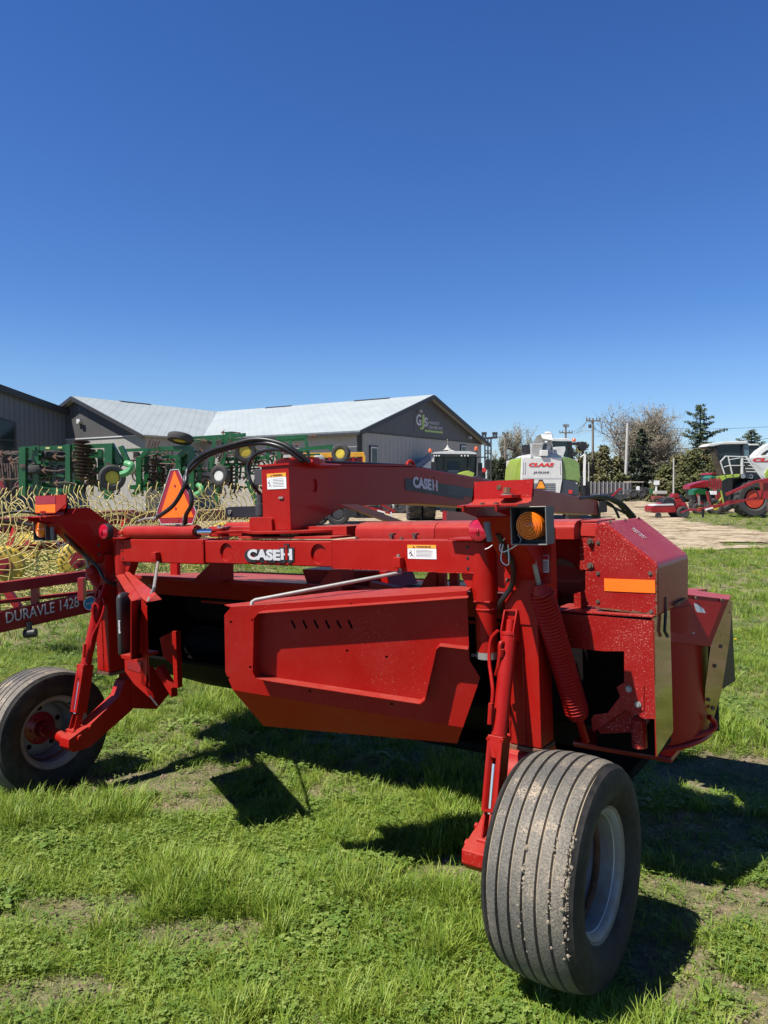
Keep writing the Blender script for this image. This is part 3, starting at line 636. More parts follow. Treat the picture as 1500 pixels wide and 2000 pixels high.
# brackets between deck and beam
b = mb()
for (u0, u1, v0, v1, y) in [(604, 668, 1113, 1166, .16), (370, 432, 1100, 1140, .2)]:
    p = [my(u, v, y) for u, v in [(u1, v0), (u1, v1), (u0, v1), ((u0*.35+u1*.65), v0)]]; b.prism(p, (0, .10, 0))
b.build_split('deck_bracket', RED, M, .003)
for (u0, u1, v0, v1, y, sl) in [(852, 868, 1118, 1156, .25, 0), (877, 893, 1118, 1154, .45, 0), (836, 852, 1118, 1158, .24, -22), (332, 346, 1098, 1140, .6, 0), (672, 700, 1112, 1150, .5, 0)]:
    p = [my(u0, v0, y), my(u1, v0, y), my(u1, v1, y), my(u0 + sl, v1, y)]; b = mb(); b.prism(p, (0, .03, 0)); b.build('deck_stay', RED, M, .002)
b = mb(); p = [my(768, 1122, .6), my(792, 1115, .6), my(845, 1122, .6), my(850, 1160, .6), my(760, 1160, .6)]; 
b.prism([my(u, v, .4) for u, v in [(590, 1112), (752, 1116), (766, 1150), (600, 1140)]], (0, .25, 0)); b.build('deck_bridge', RED, M)
b = mb(); b.prism([my(u, v, .22) for u, v in [(722, 1136), (776, 1148), (776, 1156), (722, 1154)]], (0, .05, 0)); b.build('latch_lever', RED, M)
b = mb(); c = my(771, 1135, .5); b.lathe(c, (0, 0, 1), [(-.05, .012), (-.012, .012), (-.006, .028), (.010, .030), (.016, .02), (.017, 0)], 16); b.build('bump_stop', DGREY, M)
# --- drive-line cover and top brackets
b = mb(); y0, y1 = .20, .52; x0, x1 = my(693, 1030, .2).x, .34
pf = [(y0, 1.452), (y0, 1.495), (y0 + .012, 1.515), (y0 + .04, 1.528), (y0 + .10, 1.534), (y1 - .05, 1.528), (y1, 1.50), (y1, 1.452)]
for xa, xb in ((x0, -.34), (-.338, x1)):
    b.prism([(xa, y, z) for y, z in pf], (xb - xa, 0, 0))
b.build('drive_cover', REDF, M, .003)
b = mb()
for u in (763, 808): c = my(u, 1050, .1); b.box((c.x - .006, .10, 1.457), (c.x + .006, .12, 1.482)); b.box((c.x - .012, .10, 1.476), (c.x + .012, .13, 1.484))
b.build_split('cable_clip', STEEL, M)
b = mb(); b.box((-1.50, .06, 1.458), (-.85, .40, 1.470)); b.prism([(-1.20, .2, 1.471), (-.86, .2, 1.471), (-.86, .5, 1.471), (-1.2, .5, 1.471)], (0, 0, .045)); b.build('pivot_base', REDF, M, .003)
# round swing plate with ear
b = mb(); b.lathe((-1.25, .34, 1.486), (0, 0, 1), [(0, .33), (.014, .33)], 48); b.prism([(-1.55, .12, 1.487), (-1.30, .04, 1.487), (-1.30, .3, 1.487), (-1.6, .3, 1.487)], (0, 0, .012)); b.build('swing_plate', RED, M, .002)
b = mb(); b.prism([(-1.74, .04, 1.487), (-1.60, .03, 1.487), (-1.45, .16, 1.487), (-1.58, .24, 1.487)], (0, 0, .014)); b.lathe((-1.66, .07, 1.472), (0, 0, 1), [(0, .042), (.014, .042)], 20); b.lathe((-1.66, .07, 1.502), (0, 0, 1), [(0, .042), (.014, .042)], 20); b.build('swing_ear', RED, M, .002)
b = mb(); b.cyl((-1.66, .07, 1.516), (-1.66, .07, 1.535), .010, n=8); b.box((-1.655, .05, 1.517), (-1.61, .09, 1.523)); b.build('ear_pin', ZINC, M)
# bracket (two ears) left of the hitch post
b = mb(); y = .08; q0 = my(487, 1034, y); q1 = my(530, 1010, y)
b.prism([(q0.x, y, 1.50), (q0.x, y, q1.z - .012), (q0.x + .012, y, q1.z), (q1.x - .012, y, q1.z), (q1.x, y, q1.z - .012), (q1.x, y, 1.50)], (0, .10, 0)); b.build('stop_block', RED, M, .003)
# swing cylinder
b = mb(); z = 1.497; xa = my(247, 1037, .02).x; xb = my(383, 1037, .02).x; b.cyl((xa, .03, z), (xb, .03, z), .040, n=32); b.cyl((xa - .045, .03, z), (xa, .03, z), .022, n=12); b.box((xa - .06, .0, z - .012), (xa - .02, .06, z + .008)); sc = b.build('swing_cylinder', REDF, M, .004)
b = mb(); b.cyl((xb, .03, z), (-1.68, .045, z), .0185, n=20); b.build('piston_rod', CHROME, sc)
b = mb(); b.cyl((xb - .001, .03, z), (xb + .006, .03, z), .024, n=20); b.build('rod_seal', BLK, sc)
b = mb(); b.box((-1.90, .20, 1.46), (-1.45, .30, 1.52)); b.cyl((-1.9, .36, 1.50), (-1.5, .36, 1.50), .04, n=20); b.build_split('second_cylinder', REDF, M, .01)

# --- hitch post and tongue
TX = -1.15
prof = [(.10, 1.50), (.10, 1.845), (1.30, 1.855), (4.80, 1.575), (4.80, 1.42), (1.30, 1.615), (.62, 1.615), (.50, 1.595), (.38, 1.555), (.28, 1.50)]
b = mb(); b.prism([(TX, y, z) for y, z in prof], (-.20, 0, 0)); tongue = b.build('tongue', RED, M, .006)
b = mb(); b.prism([(TX + .012, .09, 1.842), (TX + .012, 1.30, 1.857), (TX - .21, 1.30, 1.857), (TX - .21, .09, 1.842)], (0, 0, .010)); b.build('tongue_top_plate', RED, tongue)
b = mb(); b.cyl((-1.25, .30, 1.853), (-1.25, .30, 1.875), .14, n=32); b.cyl((-1.25, .3, 1.875), (-1.25, .3, 1.888), .11, n=32); b.build_split('pivot_bearing', REDF, tongue)
# dark stripe decal and lettering along the tongue's right side
def tq(u, v): return mx(u, v, TX)
fold1 = [tq(790, 931), tq(791, 957), tq(1118, 1003), tq(1118, 985)]
b = mb(); s = [(p.x + .0015, p.y, p.z) for p in [tq(790, 934), tq(791, 957), tq(905, 976), tq(905, 951)]]
b.prism(s, (.001, 0, 0)); b.build('stripe_decal', DARKT, tongue)
b = mb(); s = [(p.x + .0015, p.y, p.z) for p in [tq(872, 946), tq(872, 965), tq(1010, 983), tq(1010, 970)]]; b.prism(s, (.0016, 0, 0)); b.build('stripe_decal', DGREY, tongue)
a0, a1 = tq(806, 952), tq(842, 958); a2 = tq(844, 958); a3 = tq(854, 959)
text('tongue_lettering', 'CASE', a0 + V((.003, 0, .0)), (a1 - a0), zh, (a1 - a0).length, .075, LGREY, tongue, .0015, .05)
dt = (a1 - a0).normalized(); L_ = (a3 - a2).length
for f0, f1, z0_, z1_, m_ in ((0, .28, 0, .075, LGREY), (.72, 1.0, 0, .075, LGREY), (.28, .38, .028, .044, LGREY), (.62, .72, .028, .044, LGREY), (.42, .58, 0, .078, RED), (.42, .58, .083, .098, RED)):
    b = mb(); p0 = a2 + dt * (L_ * f0) + V((.003, 0, z0_)); b.prism([p0, p0 + dt * (L_ * (f1 - f0)), p0 + dt * (L_ * (f1 - f0)) + zh * (z1_ - z0_), p0 + zh * (z1_ - z0_)], (.0012, 0, 0)); b.build('tongue_emblem', m_, tongue)
b = mb(); c = mx(617, 938, TX); c2 = mx(617, 960, TX); b.tube([c + V((.002, -.012, 0)), c + V((.006, .0, -.004)), (c + c2)/2 + V((.006, .003, 0)), c2 + V((.006, .0, .004)), c2 + V((.002, -.012, 0))], .006, 8, smooth=3); b.build('weld_slot', RED, tongue)
b = mb(); c = my(551, 972, .1); b.box((c.x - .02, .092, c.z - .005), (c.x + .012, .10, c.z + .005)); b.build('post_slot', ZINC, tongue)
q0 = my(523, 956, .1); q1 = my(559, 923, .1); caution(tongue, V((q0.x, .0985, q0.z)), xh, zh, q1.x - q0.x, q1.z - q0.z, 5)
b = mb(); b.tube([mx(795, 914, TX - .02), mx(797, 903, TX - .02), mx(805, 902, TX - .02), mx(811, 915, TX - .02)], .012, 8, smooth=4); b.build('lifting_eye', RED, tongue)
# hitch fittings at the far end, hose bundle
b = mb(); b.box((TX - .19, 4.80, 1.44), (TX + .02, 5.05, 1.56)); b.cyl((TX - .09, 5.0, 1.36), (TX - .09, 5.0, 1.60), .05, n=12); b.build('hitch_head', STEEL, tongue, .01)
b = mb(); rnd = random.Random(4)
for i in range(7):
    x = TX - .03 + rnd.uniform(-.05, .10); b.tube([(x - .06, 4.2 + .1 * i, 1.60), (x, 4.85, 1.60 + rnd.uniform(-.01, .02)), (x + .08, 5.15, 1.52 + rnd.uniform(-.03, .03)), (x + .14 + rnd.uniform(-.03, .05), 5.30 + rnd.uniform(-.06, .1), 1.36 + rnd.uniform(-.02, .06))], .014, 8, smooth=5)
    e = V((x + .14, 5.32, 1.36))
b.build('hose_bundle', HOSE, tongue)
b = mb()
for i in range(4): b.tube([(TX - .06 - i*.035, .35, 1.87), (TX - .05 - i*.03, .8, 1.87), (TX - .05 - i*.03, 1.3, 1.868), (TX - .05 - i*.03, 3, 1.724), (TX - .05 - i*.03, 4.6, 1.598)], .007, 6)
b.build_split('hose_run', HOSE, tongue)
# parking stand and underside tube below the tongue
b = mb(); c = tq(1105, 1003); b.cyl((TX - .3, 3.9, 1.0), (TX - .3, 3.9, 1.50), .04, n=12); b.build('jack_tube', BLK, tongue)
b = mb(); b.prism([mx(872, 998, -.9), mx(938, 1003, -.9), mx(938, 1023, -.9), mx(872, 1016, -.9)], (-.03, 0, 0)); b.build('front_crossmember', REDB, M)  # darker red carries the tongue's shade in its colour
b = mb(); b.bar(mx(1066, 1000, TX), mx(1066, 1030, TX), .05, .05); b.build('front_crossmember', RED, M)
b = mb(); b.prism([mx(u, v, -1.0) for u, v in [(665, 985), (700, 985), (788, 1018), (760, 1019)]], (-.03, 0, 0)); b.build('front_frame', REDB, M)
# --- hoses from the post across to the swing cylinder
def hose(pts, r, name='hydraulic_hose', m=HOSE):
    b = mb(); b.tube(pts, r, 10, smooth=8); return b.build(name, m, M)
hose([my(308, 1010, .0), my(340, 985, -.05), my(362, 945, -.05), my(368, 915, 0), my(398, 887, .02), my(450, 869, .04), my(500, 858, .08), my(545, 865, .12), my(575, 880, .15), my(605, 903, .2)], .0125)
hose([my(362, 1022, .03), my(364, 1005, .0), my(374, 985, -.03), my(372, 962, -.03), my(361, 942, -.03), my(366, 925, 0), my(400, 893, .03), my(450, 875, .05), my(505, 865, .09), my(550, 874, .12), my(590, 900, .18)], .0125)
hose([my(508, 965, .25), my(492, 945, .2), my(484, 920, .2), my(488, 900, .2), my(505, 884, .2), my(535, 878, .18), my(562, 882, .15), my(595, 902, .2)], .010)
b = mb(); b.cyl(my(360, 1024, .03), my(362, 1006, .02), .012, n=8); b.cyl(my(300, 1014, .02), my(312, 1008, 0), .012, n=8); b.tube([my(270, 1018, .03), my(285, 1013, .02), my(302, 1012, .01)], .006, 6); b.build('hose_fitting', ZINC, M)
b = mb()
for i in range(3): b.tube([my(590 + i*9, 900, .2), my(606 + i*9, 909, .28), my(640 + i*12, 908 + i, .5)], .010, 6)
b.build_split('steel_line', REDF, M)
# left of the post: black bar and valve
b = mb(); p = [my(u, v, .42) for u, v in [(440, 993), (446, 990), (508, 988), (508, 1010), (446, 1011), (440, 1006)]]; b.prism(p, (0, .05, 0)); o = b.build('pivot_bar', BLK, M, .003)
b = mb(); c = my(448, 1000, .41); b.lathe(c, (0, 1, 0), [(0, .012), (.012, .012), (.012, .006), (0, .006)], 16, close=True); b.build('bar_bolt', ZINC, o)
b = mb(); b.box(tuple(my(497, 947, .35)), tuple(my(516, 916, .35) + V((0, .10, 0)))); c = my(508, 967, .4); b.cyl(c - zh*.07, c + zh*.012, .022, n=12); b.cyl(c - zh*.12, c - zh*.05, .030, n=12); b.build('valve_block', DGREY, M, .003)
# --- slow-moving-vehicle emblem, standing between post and left end
y = .42; cs = my(345, 970, y)
u1 = xh; up = V((0, .05, 1)).normalized(); hh = (my(345, 917, y) - my(345, 1023, y)).z; ww = hh * 1.12
base = my(345, 1023, y)
def sp(a, h): return base + xh * (a * ww) + zh * (h * hh)
b = mb(); b.prism([sp(-.40, 0), sp(.40, 0), sp(.5, .21), sp(.10, 1.0), sp(-.10, 1.0), sp(-.5, .21)], (0, .003, 0)); smv = b.build('slow_vehicle_emblem', REDK, M)
b = mb(); b.prism([sp(-.43, .115) + V((0, -.002, 0)), sp(.43, .115) + V((0, -.002, 0)), sp(.0, .985) + V((0, -.002, 0))], (0, .0012, 0)); b.build('orange_triangle', ORANGE, smv)
b = mb()
for q in [[sp(-.40, 0), sp(-.5, .21)], [sp(-.5, .21), sp(-.10, 1)], [sp(.4, 0), sp(.5, .21)], [sp(.5, .21), sp(.1, 1)], [sp(-.4, 0), sp(.4, 0)], [sp(-.1, 1), sp(.1, 1)]]:
    b.bar(q[0] + V((0, -.002, 0)), q[1] + V((0, -.002, 0)), .004, .003, (0, 1, 0))
b.build_split('white_edge', LGREY, smv)
b = mb(); b.box(tuple(sp(-.13, .02) + V((0, -.003, 0))), tuple(sp(.06, .07) + V((0, -.001, 0)))); b.build('emblem_label', REDD, smv)
b = mb()
for h in (.70, .28): c = sp(-.0, h) + V((0, -.004, 0)); b.cyl(c, c + V((0, .003, 0)), .010, n=12)
b.build_split('emblem_hole', REDK, smv)
b = mb(); b.box((base.x - .02, y + .004, 1.3), (base.x + .02, y + .012, base.z + .1)); b.build('emblem_bracket', RED, M)
# retro marker plate at the left lamp bracket
yy = -.12; q = [my(69, 998, -.25), my(109, 998, -.25), my(109, 985, -.25), my(69, 985, -.25)]
b = mb(); b.prism([my(69, 1003, -.305), my(106, 1003, -.305), my(129, 984, -.305), my(129, 966, -.305), my(69, 969, -.305)], (0, .006, 0)); mk = b.build('marker_plate', REDF, M)
b = mb(); b.prism([my(69, 1001, -.3075), my(108, 1001, -.3075), my(108, 985, -.3075), my(69, 986, -.3075)], (0, .0015, 0)); b.build('orange_marker', ORANGE, mk)
b = mb(); b.prism([my(70, 985, -.3075), my(108, 984, -.3075), my(108, 969, -.3075), my(70, 970, -.3075)], (0, .0015, 0)); b.build('dark_red_marker', REDK, mk)
# small white sheet decal behind the right spring
b = mb(); q0 = my(1044, 1116, .132); q1 = my(1068, 1083, .132)
dp = [my(1040, 1060, .134), my(1080, 1060, .134), my(1080, 1140, .134), my(1062, 1140, .134)]
b = mb(); b.prism([my(u, v, -.006) for u, v in [(1052, 1062), (1077, 1062), (1077, 1140), (1054, 1140)]], (0, .006, 0)); rp_ = b.build('rear_plate', RED, M)
b = mb(); b.prism([my(u, v, -.0085) for u, v in [(1054, 1118), (1072, 1118), (1072, 1084), (1054, 1084)]], (0, .001, 0)); dd = b.build('caution_decal', LGREY, rp_)
b = mb(); b.prism([my(u, v, -.0105) for u, v in [(1055, 1093), (1071, 1093), (1071, 1085), (1055, 1085)]], (0, .001, 0)); b.build('decal_band', REDLENS, dd)
b = mb()
for i in range(5): v = 1097 + i * 4; b.prism([my(u, v_, -.0105) for u, v_ in [(1056, v+1.6), (1070, v+1.6), (1070, v), (1056, v)]], (0, .001, 0))
b.build('decal_print', REDK, dd)

# --- right-hand end: gearbox hood, end panel, divider drum
YH = .20
def eh(u, v): return my(u, v, YH)
hz = [eh(1162, 1190), eh(1162, 1035), eh(1166, 1024), eh(1178, 1020)]
topA = eh(1180, 1019); brA = eh(1278, 1097); cr = eh(1285, 1106); low = eh(1285, 1205)
outl = [eh(1161, 1190), eh(1160, 1036), eh(1167, 1022), topA, brA, cr, low]
b = mb(); b.prism(outl, (0, .50, 0)); hood = b.build('gearbox_hood', REDD, M, .012, seg=3)
b = mb(); q0 = eh(1181, 1154); q1 = eh(1277, 1133); b.box((q0.x, YH - .003, q0.z), (q1.x + .005, YH - .0005, q1.z)); b.build('orange_marker', ORANGE, hood)
# sloping top decal
sa, sb = topA, brA; sl = (sb - sa).normalized(); nn = V((-sl.z, 0, sl.x)); nn = nn if nn.z > 0 else -nn
o_ = sa + sl * .055 + yh * .10 + nn * .0008
b = mb(); b.prism([o_, o_ + sl * .10, o_ + sl * .10 + yh * .36, o_ + yh * .36], nn * .001)
text('hood_print', 'ROTARY', sa + sl * .06 + yh * .22 + nn*.002, sl, yh, .07, .018, LGREY, hood, .0006)
text('hood_print', '1000 rpm', sa + sl * .065 + yh * .19 + nn*.002, sl, yh, .06, .014, LGREY, hood, .0006)
b = mb()
for t_ in (.1, .5, .9):
    c = sa.lerp(sb, .03) + yh * (.5 * t_) + nn * .001; b.cyl(c, c + nn * .006, .006, n=8)
b.build_split('hood_rivet', STEEL, hood)
# recess panel and hinge strips between drive cover and hood
b = mb(); b.prism([my(u, v, .32) for u, v in [(1076, 1020), (1135, 1020), (1135, 1112), (1120, 1108), (1108, 1104), (1076, 1103)]], (0, .01, 0)); b.prism([(my(1076, 1020, .32).x, .32, 1.505), (.40, .32, 1.505), (.40, .62, 1.505), (my(1076, 1020, .32).x, .62, 1.505)], (0, 0, .006)); b.build('recess_panel', RED, M)
b = mb(); b.prism([my(u, v, .312) for u, v in [(1076, 1103), (1076, 1094), (1100, 1091), (1118, 1100), (1124, 1108)]], (0, .006, 0)); b.build('rust_patch', RUSTR, M)
b = mb(); b.prism([my(u, v, .255) for u, v in [(1132, 1113), (1132, 1047), (1165, 1048), (1165, 1114)]], (0, .012, 0)); hg = b.build('hinge_plate', REDD, M, .003)
b = mb(); b.prism([(my(1132, 0, .255).x if False else my(1132, 1047, .25).x, .25, my(1132, 1047, .25).z), (my(1165, 1048, .25).x, .25, my(1165, 1048, .25).z), (my(1165, 1022, .25).x, .262, my(1165, 1022, .25).z), (my(1134, 1020, .25).x, .262, my(1134, 1020, .25).z)], (0, .01, 0))
b.prism([(my(1132, 1020, .25).x, .26, 1.520), (my(1165, 1020, .25).x, .26, 1.520), (my(1165, 1020, .25).x, .5, 1.520), (my(1132, 1020, .25).x, .5, 1.520)], (0, 0, .008)); b.build('hinge_cap', REDF, M, .003)
b = mb()
for v in (1058, 1105): c = my(1153, v, .25); b.cyl(c, c + V((0, -.014, 0)), .009, n=6); b.cyl(c, c + V((0, -.004, 0)), .014, n=16)
b.build_split('hinge_bolt', STEEL, hg)
b = mb(); b.prism([my(u, v, .245) for u, v in [(1143, 1182), (1143, 1116), (1164, 1116), (1164, 1183)]], (0, .01, 0)); b.build('hinge_strip', REDD, M, .002)
b = mb(); b.prism([my(u, v, .27) for u, v in [(1121, 1186), (1121, 1160), (1146, 1152), (1146, 1190)]], (0, .01, 0)); b.build('hinge_gusset', REDD, M)
for (u_, v_) in ((1168, 1060), (1168, 1120), (1168, 1175), (1270, 1120), (1272, 1195)): bolt(eh(u_, v_) - yh*.0005, (0, -1, 0), .006, .005, hood, STEEL)
for k_, (u0_, v0_, u1_, v1_) in enumerate([(1163, 1188, 1284, 1203), (1284, 1112, 1284, 1200)]):
    a_, c_ = eh(u0_, v0_), eh(u1_, v1_); rn_ = random.Random(k_); n_ = 26
    top_ = [a_.lerp(c_, i_ / n_) + (V((0, 0, 1)) if k_ == 0 else V((-1, 0, 0))) * rn_.uniform(.001, .010) for i_ in range(n_ + 1)]
    b = mb(); b.prism([p_ - yh * .0012 for p_ in [a_, c_] + top_[::-1]], (0, -.0004, 0)); b.build('rust_edge', RUSTR, hood)
# dark cavity behind
b = mb(); b.prism([my(u, v, .60) for u, v in [(1060, 1100), (1165, 1105), (1165, 1200), (1060, 1200)]], (0, .02, 0)); b.build('cavity_back', REDB, M)
# end panel
ep = lambda u, v: my(u, v, .17)
ol = [ep(u, v) for u, v in [(1075, 1196), (1278, 1213), (1280, 1404), (1258, 1404), (1222, 1386), (1158, 1430), (1155, 1405), (1160, 1396), (1186, 1393), (1210, 1362), (1219, 1344), (1219, 1272), (1180, 1272), (1140, 1268), (1080, 1262)]]
b = mb(); b.prism(ol, (0, .006, 0)); endp = b.build('end_panel', REDD, M)
tz = ep(1200, 1203).z
b = mb(); b.box((ep(1075, 1196).x, .17, tz + .001), (.66, .72, tz + .010)); b.build('end_shelf', REDD, M, .003)
b = mb(); b.prism([ep(u, v) - yh*.004 for u, v in [(1222, 1386), (1205, 1342), (1216, 1334), (1258, 1338), (1258, 1388)]] , (0, .003, 0)); ap = b.build('access_plate', REDD, endp)
b = mb()
for (u, v) in ((1229, 1345), (1247, 1375)): c = ep(u, v) - yh*.006; b.cyl(c, c - yh*.010, .009, n=6); b.cyl(c, c - yh*.003, .013, n=14)
b.build_split('panel_bolt', ZINC, endp)
b = mb(); b.box((.34, .40, .53), (.60, .62, 1.08)); b.build('gearbox_side', BLKD, M)
b = mb(); b.prism([ep(u, v) + yh*.05 for u, v in [(1158, 1430), (1222, 1388), (1232, 1402), (1240, 1436), (1165, 1440)]], (0, .2, 0)); b.build('lower_guard', REDD, M)
b = mb(); c = my(1248, 1420, .22); b.lathe(c, (0, 0, 1), [(-.08, .03), (.03, .03), (.045, .015), (.046, 0)], 20); b.lathe(c - yh*.03, (0, 1, 0), [(-.012, 0), (-.012, .008), (-.004, .009), (-.004, .017), (.0, .017)], 14); b.build('skid_bracket', REDD, M)
# side (right) panel, olive when it mirrors the grass
sx = .655
def sd_(u, v, x=sx): return mx(u, v, x)
b = mb(); b.prism([(sx, .168, tz), (sx, .168, my(1282, 1478, .17).z), (sx, .42, my(1282, 1478, .17).z + .03), (sx, .42, 1.13), (sx, .42, tz)], (.005, 0, 0)); sp_ = b.build('side_skirt', GLOSSR, M)
# divider drum: vertical curved sheet
cyx, cyy = .36, 1.05
b = mb(); n = 28; R1 = .42; pr = []
for i in range(n + 1):
    t_ = -math.pi * .42 + i / n * math.pi * .95; pr.append((cyx + .30 * math.cos(t_), cyy + R1 * math.sin(t_)))
zb_, zt_ = .46, 1.10
vs = [(x, y, zb_) for x, y in pr] + [(x, y, zt_) for x, y in pr] + [(x - .004, y, zb_) for x, y in pr] + [(x - .004, y, zt_) for x, y in pr]; m1 = n + 1
fs = [(i, i+1, m1+i+1, m1+i) for i in range(n)] + [(2*m1+i, 3*m1+i, 3*m1+i+1, 2*m1+i+1) for i in range(n)]
b.add(vs, fs); b.build('divider_drum', RED, M)
b = mb(); rp2 = [V((x + .01, y, zb_ - .004)) for x, y in pr[2:-2]]; b.tube(rp2, .012, 8); b.build('skid_rim', RED, M)
b = mb(); b.box((cyx - .25, cyy - .35, zb_ - .06), (cyx + .22, cyy + .3, zb_ - .03)); b.build('skid_shoe', REDB, M, .01)
TLq, TRq, BRq, BLq = my(1332, 1160, .84), my(1424, 1171, 1.18), my(1388, 1262, .98), my(1330, 1256, .80)
TL0 = my(1290, 1162, .74); BL0 = my(1292, 1252, .70)
b = mb(); b.prism([TL0, TLq, TRq, BRq, BLq, BL0], (0, .006, -.004)); df = b.build('divider_face', RED, M)
b = mb(); b.prism([TL0, TLq, TRq, TRq + V((-.02, .16, .0)), TL0 + V((.0, .30, .0))], (0, 0, -.006)); b.build('divider_top', RED, M)
fn = (TRq - TLq).cross(BLq - TLq).normalized()
if fn.y > 0: fn = -fn
fx = (TRq - TLq).normalized(); fy = fn.cross(fx); fy = fy if fy.z > 0 else -fy
def fq(u, v):   # point on the divider face seen at u, v
    r = RM @ ray(u, v); o = RM @ (V((0, 0, CZ)) - MO); return o + r * (fn.dot(TLq - o) / fn.dot(r)) + fn * .0015
def fpoly(uv, name, m, par): b = mb(); b.prism([fq(*q) for q in uv], fn * .001); return b.build(name, m, par)
fpoly([(1355, 1178), (1361, 1180), (1374, 1190), (1377, 1197), (1383, 1198), (1380, 1209), (1370, 1207), (1358, 1192)], 'white_arrow_decal', WHITE, df)
fpoly([(1374, 1199), (1383, 1200), (1381, 1209), (1371, 1207)], 'red_arrow_decal', REDLENS, df)
text('divider_lettering', 'CASE IH', fq(1362, 1224), fx, fy, .055, .014, LGREY, df, .0006, .03)
fpoly([(1350, 1238), (1362, 1229), (1364, 1236), (1358, 1237)], 'grey_emblem_decal', LGREY, df)
text('divider_lettering', 'DCX', fq(1366, 1241), fx, fy, .030, .009, LGREY, df, .0006, .03)
b = mb()
for (u, v) in ((1358, 1168), (1408, 1172)): c = fq(u, v); b.cyl(c, c + fn * .006, .008, n=8)
b.build_split('face_bolt', STEEL, df)
yy = lambda u, v, y: my(u, v, y)
b = mb(); b.prism([TRq, yy(1431, 1176, 1.24), yy(1425, 1250, 1.24), yy(1410, 1348, 1.22), yy(1394, 1404, 1.16), yy(1374, 1424, 1.06), yy(1378, 1340, .98), BRq], (-.004, .004, 0)); bf = b.build('bolt_flange', GLOSSR, M)
for (u, v, y) in ((1420, 1195, 1.21), (1409, 1222, 1.16), (1406, 1262, 1.14), (1394, 1300, 1.08), (1382, 1366, 1.05), (1391, 1382, 1.1), (1388, 1400, 1.1), (1402, 1240, 1.12)):
    c = yy(u, v, y - .008); b = mb(); b.cyl(c, c + V((.008, -.006, 0)), .010, n=6); b.build('flange_bolt', STEEL, bf)
b = mb(); b.prism([yy(1429, 1186, 1.27), yy(1436, 1330, 1.42), yy(1412, 1345, 1.27)], (-.006, .004, 0)); b.build('rubber_flap', BLK, M)
b = mb(); b.tube([yy(1385, 1400, 1.0), yy(1396, 1412, 1.05), yy(1392, 1425, 1.02), yy(1372, 1434, .95), yy(1340, 1445, .85)], .013, 8, smooth=4); b.build('skid_nose', RED, M)
# latch strap on the right side
b = mb(); b.tube([sd_(1298, 1166, .67), sd_(1300, 1200, .672), sd_(1298, 1232, .672), sd_(1304, 1243, .675)], .007, 6); b.build('latch_strap', BLK, M)
b = mb(); c = sd_(1322, 1176, .67); b.box((c.x - .03, c.y - .07, c.z - .006), (c.x + .015, c.y + .10, c.z + .006)); b.build('latch_handle', RUSTR, M)

# ============================================================ ground, yard, grass
def gnoise(x, y, s, o=0): return noise.noise(V((x * s, y * s, o)))
def bare(x, y):
    """1 where the turf is worn to soil"""
    b_ = 0
    for cx, cy, rx, ry in ((-1.45, 4.55, .55, .16), (-1.05, 4.15, .30, .12), (.95, 2.62, .22, .22), (1.35, 2.2, .3, .25), (-.75, 2.9, .25, .12), (1.6, 3.6, .5, .25), (-1.3, 3.1, .3, .14), (.55, 3.3, .4, .15), (-2.2, 3.4, .35, .15), (1.2, 3.0, .3, .2), (2.2, 4.4, .5, .3), (1.75, 2.9, .3, .2), (-1.2, 2.55, .25, .1)):
        d = ((x - cx) / rx) ** 2 + ((y - cy) / ry) ** 2; b_ = max(b_, 1.1 - d * .5)
    return b_ + .35 * gnoise(x, y, 5, 9)
def gravel(x, y):
    """> 0 on the gravel yard"""
    if y < 12 or x < -30: return -1
    n_ = gnoise(x, y, .35, 1) + .6 * gnoise(x, y, 1.3, 2)
    e_ = (y - (19.0 + n_ * 1.3 + max(0, 4 - x) * .25)) / 2
    px = x / y
    if 25.5 < y < 43:       # green island under the parked harvester
        t = (y - 25.5) / 17.5; left = .52 - .12 * math.sin(min(1, t * 1.6) * math.pi / 2) + .012 * n_
        e_ = min(e_, (left - px) * 20, ) if px > left - .02 else e_
    if 17 < y < 24.8 and px > .455 + .01 * n_ and abs(y - 20.6 - n_ * .5) < .55: e_ = -.5
    if 62 < y < 74 and .36 < px < .41 and n_ > -.2: e_ = -.3
    return e_
def axis_samples():
    ys = []; y = -1.0
    while y < 7: ys.append(y); y += .10
    while y < 30: ys.append(y); y += .10 + (y - 7) * .02
    while y < 160: ys.append(y); y += 2.0
    return ys + [170, 200, 260, 400, 700, 1500]
ys = axis_samples(); nx = 90
vs = []; fs = []
for y in ys:
    h = max(4.0, .75 * y + 3)
    for i in range(nx + 1): x = -h + 2 * h * i / nx; vs.append((x, y, gh(x, y)))
for j in range(len(ys) - 1):
    for i in range(nx): a = j * (nx + 1) + i; fs.append((a, a + 1, a + nx + 2, a + nx + 1))
